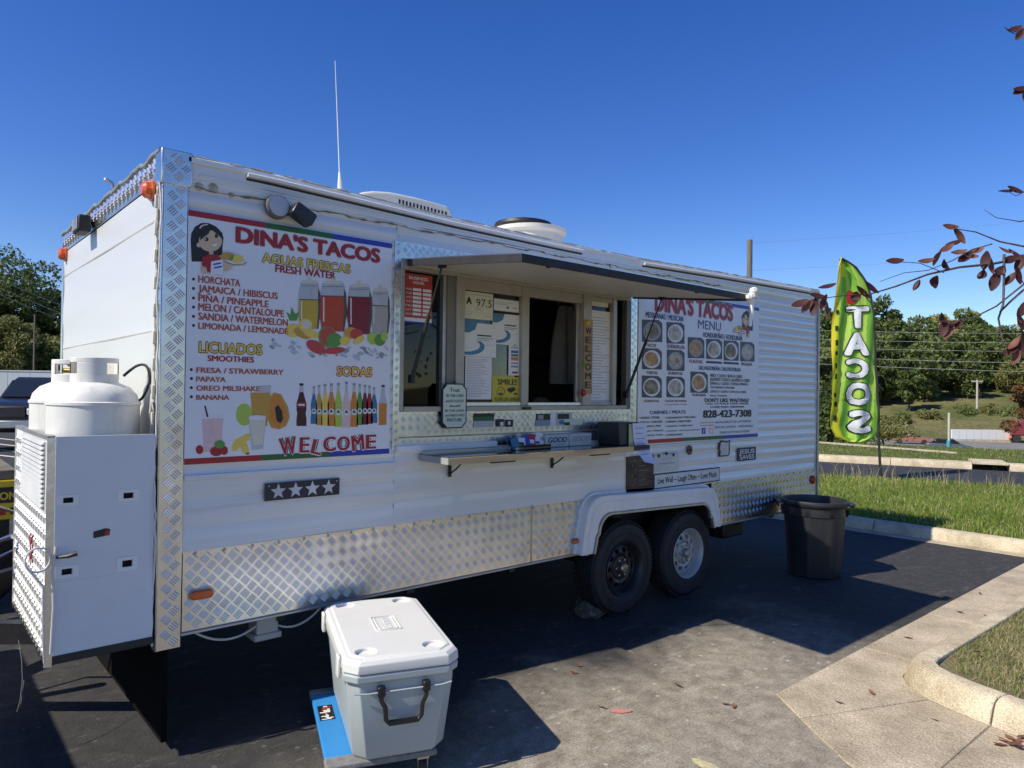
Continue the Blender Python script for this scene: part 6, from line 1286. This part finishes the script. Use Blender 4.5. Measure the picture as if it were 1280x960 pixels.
# vehicles
def make_pickup(name, label, paint, loc, rz, lift=0.0):
    t = thing(name, label, 'pickup truck', loc, rz); z = lift
    def arc(cx, r, a0, a1, n=9): return [(cx+r*cos(a0+(a1-a0)*k/n), .36+z*.6+r*sin(a0+(a1-a0)*k/n)) for k in range(n+1)]
    prof = [(-2.75, .50+z)]+arc(-1.75, .46, pi, 0)+arc(1.65, .46, pi, 0)+[(2.62, .46+z), (2.70, .62+z), (2.68, 1.0+z), (2.55, 1.08+z), (1.25, 1.16+z), (1.0, 1.18+z), (-.55, 1.18+z), (-.62, 1.22+z), (-2.72, 1.22+z), (-2.78, .9+z)]
    b = MB().prism(prof, -.95, .95).build('body', paint, t, fixn=True, bevel=.035, seg=3)
    MB().box(-2.66, -.68, -.84, .84, 1.215+z, 1.228+z).build('bed_cover', RUBBER, t)
    cab = [(1.05, 1.14+z), (.38, 1.70+z), (.25, 1.75+z), (-.42, 1.75+z), (-.55, 1.70+z), (-.62, 1.14+z)]
    mb = MB(); q0 = [(p[0], -.90 if p[1] < 1.3+z else -.74, p[1]) for p in cab]; q1 = [(p[0], -v, p[2]) for (p, (x, v, _)) in zip([(a_, b_, c_) for a_, b_, c_ in q0], q0)]; q1 = [(x, -y, zz) for x, y, zz in q0]; m_ = len(cab)
    mb.add(q0+q1, [list(range(m_)), list(range(2*m_-1, m_-1, -1))]+[[k, m_+k, m_+(k+1) % m_, (k+1) % m_] for k in range(m_)]); mb.build('cab', paint, t, fixn=True, bevel=.03, seg=2)
    GLK = M('car_glass', (.015, .018, .02), .06, coat=.5)
    def off(p, d_): return p
    mb = MB(); mb.add([(1.00, -.80, 1.20+z), (1.00, .80, 1.20+z), (.46, .70, 1.66+z), (.46, -.70, 1.66+z)], [(0, 1, 2, 3)]); o = mb.build('windscreen', GLK, t, smooth=False); s_ = o.modifiers.new('s', 'SOLIDIFY'); s_.thickness = .03; s_.offset = 1
    for sg in (-1, 1):
        for xa, xb, xc, xd in ((.85, .20, .20, .42), (.14, -.52, -.46, .14)):
            mb = MB(); mb.add([(xa, sg*.905, 1.20+z), (xb, sg*.905, 1.20+z), (xc, sg*.78, 1.66+z), (xd, sg*.78, 1.66+z)], [(0, 1, 2, 3)]); o = mb.build('side_window', GLK, t, smooth=False); s_ = o.modifiers.new('s', 'SOLIDIFY'); s_.thickness = .02; s_.offset = 0
        MB().box(2.62, 2.71, sg*.62-.18 if sg > 0 else -.80, sg*.62+.18 if sg > 0 else -.44, .80+z, .95+z).build('headlight', M('lamp_clear', (.6, .62, .62), .15, coat=.5), t, bevel=.02); MB().box(-2.80, -2.72, sg*.86-.06, sg*.86+.06, .82+z, 1.12+z).build('tail_light', REDL, t, bevel=.01)
        MB().box(.92, 1.06, sg*1.08-.08, sg*1.08+.08, 1.16+z, 1.32+z).build('mirror', BLKM, t, bevel=.03)
        for x in (-1.75, 1.65):
            w_ = MB().lathe([(.0, -.10), (.20, -.10), (.22, -.12), (.36, -.12), (.40, -.08), (.40, .08), (.36, .12), (.22, .12), (.2, .1), (0, .1)], (x, sg*.86, .40), 28, 'y').build('wheel', TYRE, t); MB().lathe([(0, -.135), (.08, -.13), (.2, -.125), (.21, -.11)] if sg < 0 else [(0, .135), (.08, .13), (.2, .125), (.21, .11)], (x, sg*.86, .40), 20, 'y').build('rim', ALUD, w_)
    MB().box(2.66, 2.72, -.42, .42, .74+z, .98+z).build('grille', BLKM, t, bevel=.01); MB().box(2.64, 2.82, -.92, .92, .46+z, .66+z).build('bumper', STEEL, t, bevel=.03); MB().box(-2.92, -2.74, -.9, .9, .5+z, .68+z).build('bumper', STEEL, t, bevel=.03); return t
q = G(8, 563); make_pickup('pickup_truck', 'dark pickup truck parked in front of the pale wall', M('dark_paint', (.012, .012, .014), .35, var=.05, coat=.3), (q[0]+1.2, q[1]+1.9, 0), radians(-118), .12)
make_pickup('pickup_truck', 'silver pickup truck out of view, added to cast the ground shadow at left', M('silver_paint', (.45, .46, .47), .3, .5, coat=.6), (-4.35, 1.22, 0), pi, .10)  # unseen truck added to cast the large ground shadow on the left
# yellow machine beside the tongue
ym = thing('yellow_machine', 'yellow machine with a black lettered band beyond the gas locker', 'machine', (-.19, 3.0, 0)); YP = M('machine_yellow', (.62, .46, .02), .4, var=.08, dirt=.25, dirtcol=(.2, .15, .05), dscale=4)
MB().box(-1.6, 0, 0, 1.3, .66, .785).build('lower_body', YP, ym, bevel=.01); MB().box(-1.6, -.002, .008, 1.3, .786, .90).build('black_band', BLKM, ym); MB().box(-1.6, .004, -.006, 1.3, .901, .955).build('upper_body', YP, ym, bevel=.01); MB().box(-1.58, -.01, .02, 1.28, .956, 1.03).build('top_deck', M('dusty_deck', (.16, .14, .10), .9, var=.3), ym, bevel=.01)
letters(ym, 'ION', -.135, .81, -.012, .865, YP, y=.0065, off=.04)
for x in (-.13, -.05): MB().box(x, x+.05, -.012, 0, .70, .75).build('lamp', REDL if x < -.1 else BLKM, ym, bevel=.005)
MB().box(-1.5, -.05, .05, 1.25, .42, .655).build('chassis', BLKM, ym)
for x in (-.28, -1.3):
    for y in (.12, 1.15): c = MB().lathe([(0, -.1), (.18, -.1), (.29, -.1), (.32, -.06), (.32, .06), (.29, .1), (0, .1)], (x, y, .32), 28, 'y').build('wheel', TYRE, ym)
MB().tube([(-.5, -.25, .40), (-.2, -.2, .52), (.10, -.15, .64)], .012, 6).build('rod', STEEL, ym); MB().tube([(-.55, -.3, .30), (-.2, -.25, .41), (.08, -.2, .52)], .012, 6).build('rod', STEEL, ym)
# far cars and truck on the highway
def far_car(px, dep, paint, lab, rz, name='parked_car'):
    x, y, z = at_depth(px, dep); t = thing(name, lab, 'car', (x, y, -4.42), rz)
    pr = [(-2.2, .35), (-1.75, .30), (-1.0, .30), (1.0, .30), (1.75, .30), (2.2, .35), (2.22, .7), (1.2, .88), (-1.9, .92), (-2.2, .85)]; MB().prism(pr, -.85, .85).build('body', paint, t, fixn=True, bevel=.06); MB().prism([(1.1, .86), (.4, 1.38), (-1.0, 1.40), (-1.7, .9)], -.72, .72).build('cabin', M('car_glass', (.015, .018, .02), .06), t, fixn=True, bevel=.05); MB().prism([(.42, 1.36), (-1.0, 1.38), (-1.0, 1.43), (.40, 1.41)], -.7, .7).build('roof', paint, t, fixn=True)
    for xx in (-1.35, 1.35):
        for sg in (-1, 1): MB().lathe([(0, -.1), (.3, -.1), (.32, 0), (.3, .1), (0, .1)], (xx, sg*.8, .32), 16, 'y').build('wheel', TYRE, t)
    for sg in (-1, 1): MB().box(2.15, 2.24, sg*.6-.15, sg*.6+.15, .58, .72).build('headlight', M('lamp_clear', (.6, .62, .62), .15), t); MB().box(-2.23, -2.16, sg*.65-.12, sg*.65+.12, .62, .78).build('tail_light', REDL, t)
    return t
rd = atan2(E2[1], E2[0])
far_car(1187, 78, M('slate_paint', (.10, .13, .16), .3, .3, coat=.5), 'slate blue car on the highway in front of the white barrier', rd)
far_car(1140, 90, M('rose_paint', (.35, .14, .12), .3, .2, coat=.5), 'dull red car on the highway beside the bush', rd)
def far_pt(px, py, dep): return D(px, py, dep)
a, b = D(1190, 545, 97), D(1264, 545, 97); wb = thing('white_barrier', 'long low white panelled barrier wall beside the highway', 'wall', (a[0], a[1], -4.42), atan2(b[1]-a[1], b[0]-a[0])); Lw = float(np.linalg.norm((b-a)[:2]))
for k in range(8): MB().box(Lw*k/8+.02, Lw*(k+1)/8-.02, 0, .3, .2, 1.55).build('barrier_panel', M('barrier_white', (.66, .67, .66), .6, var=.05), wb)
MB().box(0, Lw, .02, .28, -.2, .25).build('footing', CONC, wb)
q = D(1276, 545, 96); tk = thing('semi_truck', 'dark red and black truck at the end of the white barrier', 'truck', (q[0], q[1], -4.42), rd); MB().box(-1.2, 1.2, -1.2, 1.2, .9, 2.9).build('cab', M('truck_red', (.18, .03, .035), .4), tk, bevel=.15); MB().box(1.2, 6, -1.2, 1.2, .8, 2.2).build('cargo_bed', BLKM, tk, bevel=.05); MB().box(-1.3, -1.15, -1.0, 1.0, .5, .9).build('bumper', AMBER, tk)
MB().box(-1.22, -1.1, -1.0, 1.0, 1.8, 2.6).build('windscreen', M('car_glass', (.015, .018, .02), .06), tk)
for x in (-.6, 2.2, 4.8):
    for sg in (-1, 1): MB().lathe([(0, -.15), (.48, -.15), (.5, 0), (.48, .15), (0, .15)], (x, sg*1.1, .5), 20, 'y').build('wheel', TYRE, tk)
gr = thing('guard_rail', 'thin grey guard rail along the near side of the highway', 'guard rail', (*(E1*79), -4.42)); mb = MB()
p0, p1 = E2*-120, E2*160; mb.hexa([(p0[0], p0[1], .55), (p1[0], p1[1], .55), (p1[0]+.06, p1[1], .55), (p0[0]+.06, p0[1], .55)], [(p0[0], p0[1], .85), (p1[0], p1[1], .85), (p1[0]+.06, p1[1], .85), (p0[0]+.06, p0[1], .85)]); mb.build('rail', ALUD, gr, fixn=True)
for k in range(0, 70): p = E2*(-120+k*4); MB().box(p[0]-.06, p[0]+.06, p[1]-.06, p[1]+.06, -.3, .8).build('rail_post', ALUD, gr)
# poles and wires
POLE = M('pole_wood', (.16, .135, .105), .9, var=.25, scale=3, stretch=(6, 6, .5))
def pole_at(px, dep, ytop, lab, r=.14, arm=None, base=None, name='utility_pole', mat=POLE):
    x, y, z = at_depth(px, dep); zt = D(px, ytop, dep)[2]; t = thing(name, lab, 'pole', (x, y, z)); MB().tube([(0, 0, -.5), (0, 0, (zt-z)*.5), (0, 0, zt-z)], [r*1.1, r, r*.85], 10).build('shaft', mat, t)
    if arm: MB().hexa([(-arm*RV[0], -arm*RV[1]-.05, zt-z-.35), (arm*RV[0], arm*RV[1]-.05, zt-z-.35), (arm*RV[0], arm*RV[1]+.05, zt-z-.35), (-arm*RV[0], -arm*RV[1]+.05, zt-z-.35)], [(-arm*RV[0], -arm*RV[1]-.05, zt-z-.1), (arm*RV[0], arm*RV[1]-.05, zt-z-.1), (arm*RV[0], arm*RV[1]+.05, zt-z-.1), (-arm*RV[0], -arm*RV[1]+.05, zt-z-.1)]).build('cross_arm', mat, t, fixn=True)
    return t
pole_at(935.5, 40, 299.5, 'bare wooden utility pole rising behind the trailer roof', .17); pole_at(1221.5, 124, 475, 'pale utility pole with a cross arm on the far slope', .17, .95, mat=M('pole_pale', (.42, .39, .33), .9)); pole_at(42, 47, 393, 'thin dark pole in front of the olive tree', .06)
q = G(1186, 559); sp_ = thing('marker_post', 'thin pale marker post with a teal band beyond the road', 'post', (q[0], q[1], float(terr(q[0], q[1])))); hz = D(1186, 516, float(np.dot(q-CP, FW)))[2]-sp_.location.z
MB().tube([(0, 0, -.2), (0, 0, hz)], .035, 8).build('shaft', M('post_pale', (.5, .48, .4), .7), sp_); MB().box(-.07, .07, -.045, .045, hz*.28, hz*.44).build('teal_band', M('post_teal', (.05, .30, .34), .5), sp_); MB().box(-.05, .05, -.05, .05, hz*.06, hz*.24).build('yellow_band', M('post_yellow', (.5, .42, .1), .6), sp_)
def wire(px0, y0, d0_, px1, y1, d1_, lab, grp, r=.02, sagm=.6, mat=None):
    a, b = D(px0, y0, d0_), D(px1, y1, d1_); o = MB().tube([tuple(p) for p in sag(a, b, sagm, 24)], r, 4).build('power_line', mat or M('wire_pale', (.62, .62, .60), .6)); tag(o, lab, 'power line', grp)
for k, (ya, yb_) in enumerate(((409, 413), (420, 425), (430, 436), (440, 452), (448, 464))): wire(900, ya, 62, 1420, yb_+3, 74, 'thin pale power line crossing in front of the wooded hill', 'power lines before the hill', .016+.004*(k > 2), .25)
for k, (ya, yb_) in enumerate(((304, 262), (338, 306))): wire(937, ya, 40, 1420, yb_, 60, 'faint power line running from the bare pole across the sky', 'power lines from the bare pole', .008, .2)
for k, y in enumerate((322, 335, 348, 362, 372, 380)): wire(-40, y-30, 43, 150, y+45, 52, 'thin power line crossing before the left trees', 'power lines by the left trees', .012, .2)

# purple leaved tree on the island: trunk outside the picture, twigs reaching in
pt_ = thing('plum_tree', 'purple leaved tree whose bare twigs and dark leaves reach in over the kerbed island', 'tree', (4.2, -3.35, .1)); base = np.array([4.2, -3.35, .1])
PB = surf('plum_bark', (.05, .04, .038), (.13, .10, .09), 12, .85, .6, 40); PL = [leafmat('plum_leaf', (.030, .010, .012), (.10, .035, .030), 4, .35), leafmat('plum_leaf_rust', (.10, .035, .022), (.26, .11, .07), 4, .35)]
pm_ = [leaf_mesh('plum_a', .075, .036, PL[0], .35), leaf_mesh('plum_b', .065, .034, PL[0], .8), leaf_mesh('plum_c', .07, .03, PL[1], .5), leaf_mesh('plum_d', .045, .04, PL[0], 1.2)]
for m in pm_:
    for v in m.vertices: v.co.x -= 0  # leaf pivots at its middle
tp_ = [(0, 0, -.1), (.02, .02, .6), (.05, .0, 1.3), (.0, .05, 2.0), (-.06, .1, 2.8), (0, .1, 3.6)]
MB().tube(tp_, [.10, .085, .075, .06, .045, .02], 10).build('trunk', PB, pt_)
def br(pts, r0, r1, n=5, leaves=()):
    P = [D(*p)-base for p in pts]; MB().tube([tuple(p) for p in P], [r0+(r1-r0)*k/(len(P)-1) for k in range(len(P))], n).build('branch', PB, pt_)
def lf(px, py, dep, a, i=0, s=1.0, el=0.0):
    """a leaf hanging at a photo point; a = its direction in the picture (degrees, 0 right, 90 up)"""
    o = link('leaf', pm_[i], pt_); o.location = tuple(D(px, py, dep)-base); ra = radians(a); X = Vector(RV*cos(ra)+UV*sin(ra))+Vector(FW)*el; X.normalize()
    Zv = (Vector(-FW)*random.uniform(.3, 1)+Vector((0, 0, 1))*random.uniform(.2, .9)+Vector(RV)*random.uniform(-.5, .5)); Zv = (Zv-X*Zv.dot(X)).normalized(); Yv = Zv.cross(X); o.matrix_local = Matrix.Translation(o.location) @ Matrix((X, Yv, Zv)).transposed().to_4x4() @ Matrix.Scale(s, 4)
d1_ = 3.0
trunk_px = lambda z: None
br([(1420, 300, 3.35), (1340, 312, 3.2), (1280, 322, 3.1), (1240, 330, 3.05), (1200, 334, 3.0), (1160, 343, 2.95), (1120, 358, 2.9), (1090, 367, 2.9), (1050, 370, 2.9), (1015, 375, 2.9)], .008, .0016)
br([(1420, 300, 3.35), (1340, 304, 3.2), (1280, 308, 3.1), (1250, 302, 3.1), (1220, 290, 3.1), (1195, 286, 3.1), (1185, 285, 3.1)], .006, .0012)
br([(1240, 305, 3.08), (1215, 312, 3.05), (1190, 326, 3.0), (1160, 338, 2.98), (1130, 341, 2.95), (1100, 352, 2.9)], .003, .0012)
br([(1180, 341, 2.96), (1150, 329, 2.95), (1120, 327, 2.95), (1112, 328, 2.95)], .002, .001)
br([(1340, 330, 3.2), (1280, 355, 3.05), (1245, 383, 3.0), (1215, 398, 2.98), (1190, 402, 2.95), (1165, 400, 2.95)], .005, .0013)
br([(1255, 318, 3.05), (1255, 345, 3.04), (1254, 380, 3.03), (1248, 398, 3.02), (1252, 420, 3.02), (1258, 436, 3.02)], .006, .003)
br([(1250, 390, 3.02), (1262, 378, 3.03), (1280, 362, 3.05), (1310, 350, 3.1), (1380, 330, 3.3)], .004, .006)
br([(1310, 250, 3.2), (1290, 235, 3.1), (1270, 245, 3.1), (1258, 238, 3.1)], .003, .001); br([(1420, 300, 3.35), (1310, 270, 3.2), (1275, 277, 3.15), (1245, 272, 3.12), (1230, 262, 3.1)], .004, .0008)
br([(1400, 60, 3.4), (1310, 45, 3.2), (1280, 42, 3.15), (1262, 38, 3.1)], .005, .0012); br([(1400, 130, 3.4), (1310, 120, 3.2), (1280, 116, 3.15)], .004, .0015); br([(1300, 380, 3.1), (1276, 395, 3.05), (1278, 420, 3.05), (1270, 440, 3.05)], .004, .0015)
q_ = D(1420, 300, 3.35)-base
MB().tube([(-.01, .06, 2.0), tuple(q_*.5+np.array([0, .03, 1.05])), tuple(q_)], [.03, .018, .008], 7).build('branch', PB, pt_); q_ = D(1400, 60, 3.4)-base; MB().tube([(-.05, .1, 2.7), tuple(q_)], [.02, .006], 6).build('branch', PB, pt_); q_ = D(1400, 130, 3.4)-base; MB().tube([(-.03, .08, 2.4), tuple(q_)], [.02, .005], 6).build('branch', PB, pt_)
for a in ((1000, 380, 2.9, 200, 0), (1008, 383, 2.9, 230, 2), (1018, 384, 2.9, 260, 0), (1028, 378, 2.9, 250, 2), (1033, 388, 2.9, 280, 2), (1022, 371, 2.9, 170, 0), (1034, 359, 2.9, 195, 0), (1070, 372, 2.9, 260, 3), (1078, 366, 2.9, 320, 0), (1083, 373, 2.9, 300, 2), (1088, 360, 2.9, 140, 0),
          (1118, 327, 2.95, 185, 0), (1157, 327, 2.95, 190, 2), (1169, 323, 2.97, 60, 2), (1179, 332, 2.98, 300, 3, 1.1), (1166, 353, 2.96, 260, 3, 1.2), (1146, 357, 2.95, 60, 0, .7), (1183, 311, 3.02, 30, 2), (1192, 305, 3.05, 200, 0), (1200, 296, 3.08, 120, 2), (1198, 316, 3.04, 190, 2), (1206, 322, 3.04, 215, 0), (1212, 320, 3.04, 170, 2), (1220, 314, 3.06, 200, 2), (1187, 284, 3.1, 175, 2), (1194, 290, 3.1, 290, 0, .7),
          (1232, 326, 3.05, 260, 0, 1.1), (1238, 333, 3.05, 280, 2), (1228, 345, 3.05, 240, 3), (1243, 352, 3.05, 250, 0, 1.2), (1250, 340, 3.05, 230, 3, 1.1), (1262, 350, 3.05, 230, 0), (1272, 345, 3.05, 280, 0), (1277, 352, 3.05, 300, 2), (1262, 325, 3.06, 200, 0), (1275, 330, 3.06, 250, 0, 1.1), (1256, 314, 3.08, 160, 2), (1268, 318, 3.08, 150, 0),
          (1188, 405, 2.95, 190, 2), (1180, 410, 2.95, 260, 0), (1186, 414, 2.95, 240, 2, 1.1), (1193, 407, 2.95, 20, 0), (1176, 398, 2.95, 120, 3), (1272, 395, 3.04, 280, 2), (1280, 385, 3.04, 240, 0), (1276, 404, 3.04, 300, 0), (1268, 430, 3.04, 230, 2), (1275, 436, 3.04, 270, 0), (1262, 440, 3.04, 200, 0), (1280, 425, 3.04, 290, 0), (1270, 448, 3.04, 240, 2),
          (1258, 240, 3.1, 185, 0), (1268, 238, 3.1, 160, 0), (1262, 40, 3.1, 150, 0, .9), (1268, 37, 3.1, 20, 0, .9), (1274, 44, 3.1, 230, 2), (1279, 39, 3.12, 200, 2), (1275, 114, 3.12, 30, 0), (1280, 122, 3.12, 280, 2), (1276, 112, 3.12, 190, 0)): lf(*a)
for k in range(160):   # the rest of its thin crown, off to the right
    px, py = random.uniform(1290, 1520), random.uniform(-60, 460); lf(px, py, random.uniform(2.9, 3.9), random.uniform(0, 360), random.randrange(4))
for k in range(12):
    a_ = random.uniform(0, 6.28); q = np.array([cos(a_)*1.0+.25, sin(a_)*1.0-.3, random.uniform(2.2, 3.9)])
    if q[1] < .55: MB().tube([tp_[3+k % 3], tuple(np.array(tp_[3+k % 3])*.5+q*.5+np.array([0, 0, .1])), tuple(q)], [.02, .012, .003], 5).build('branch', PB, pt_)
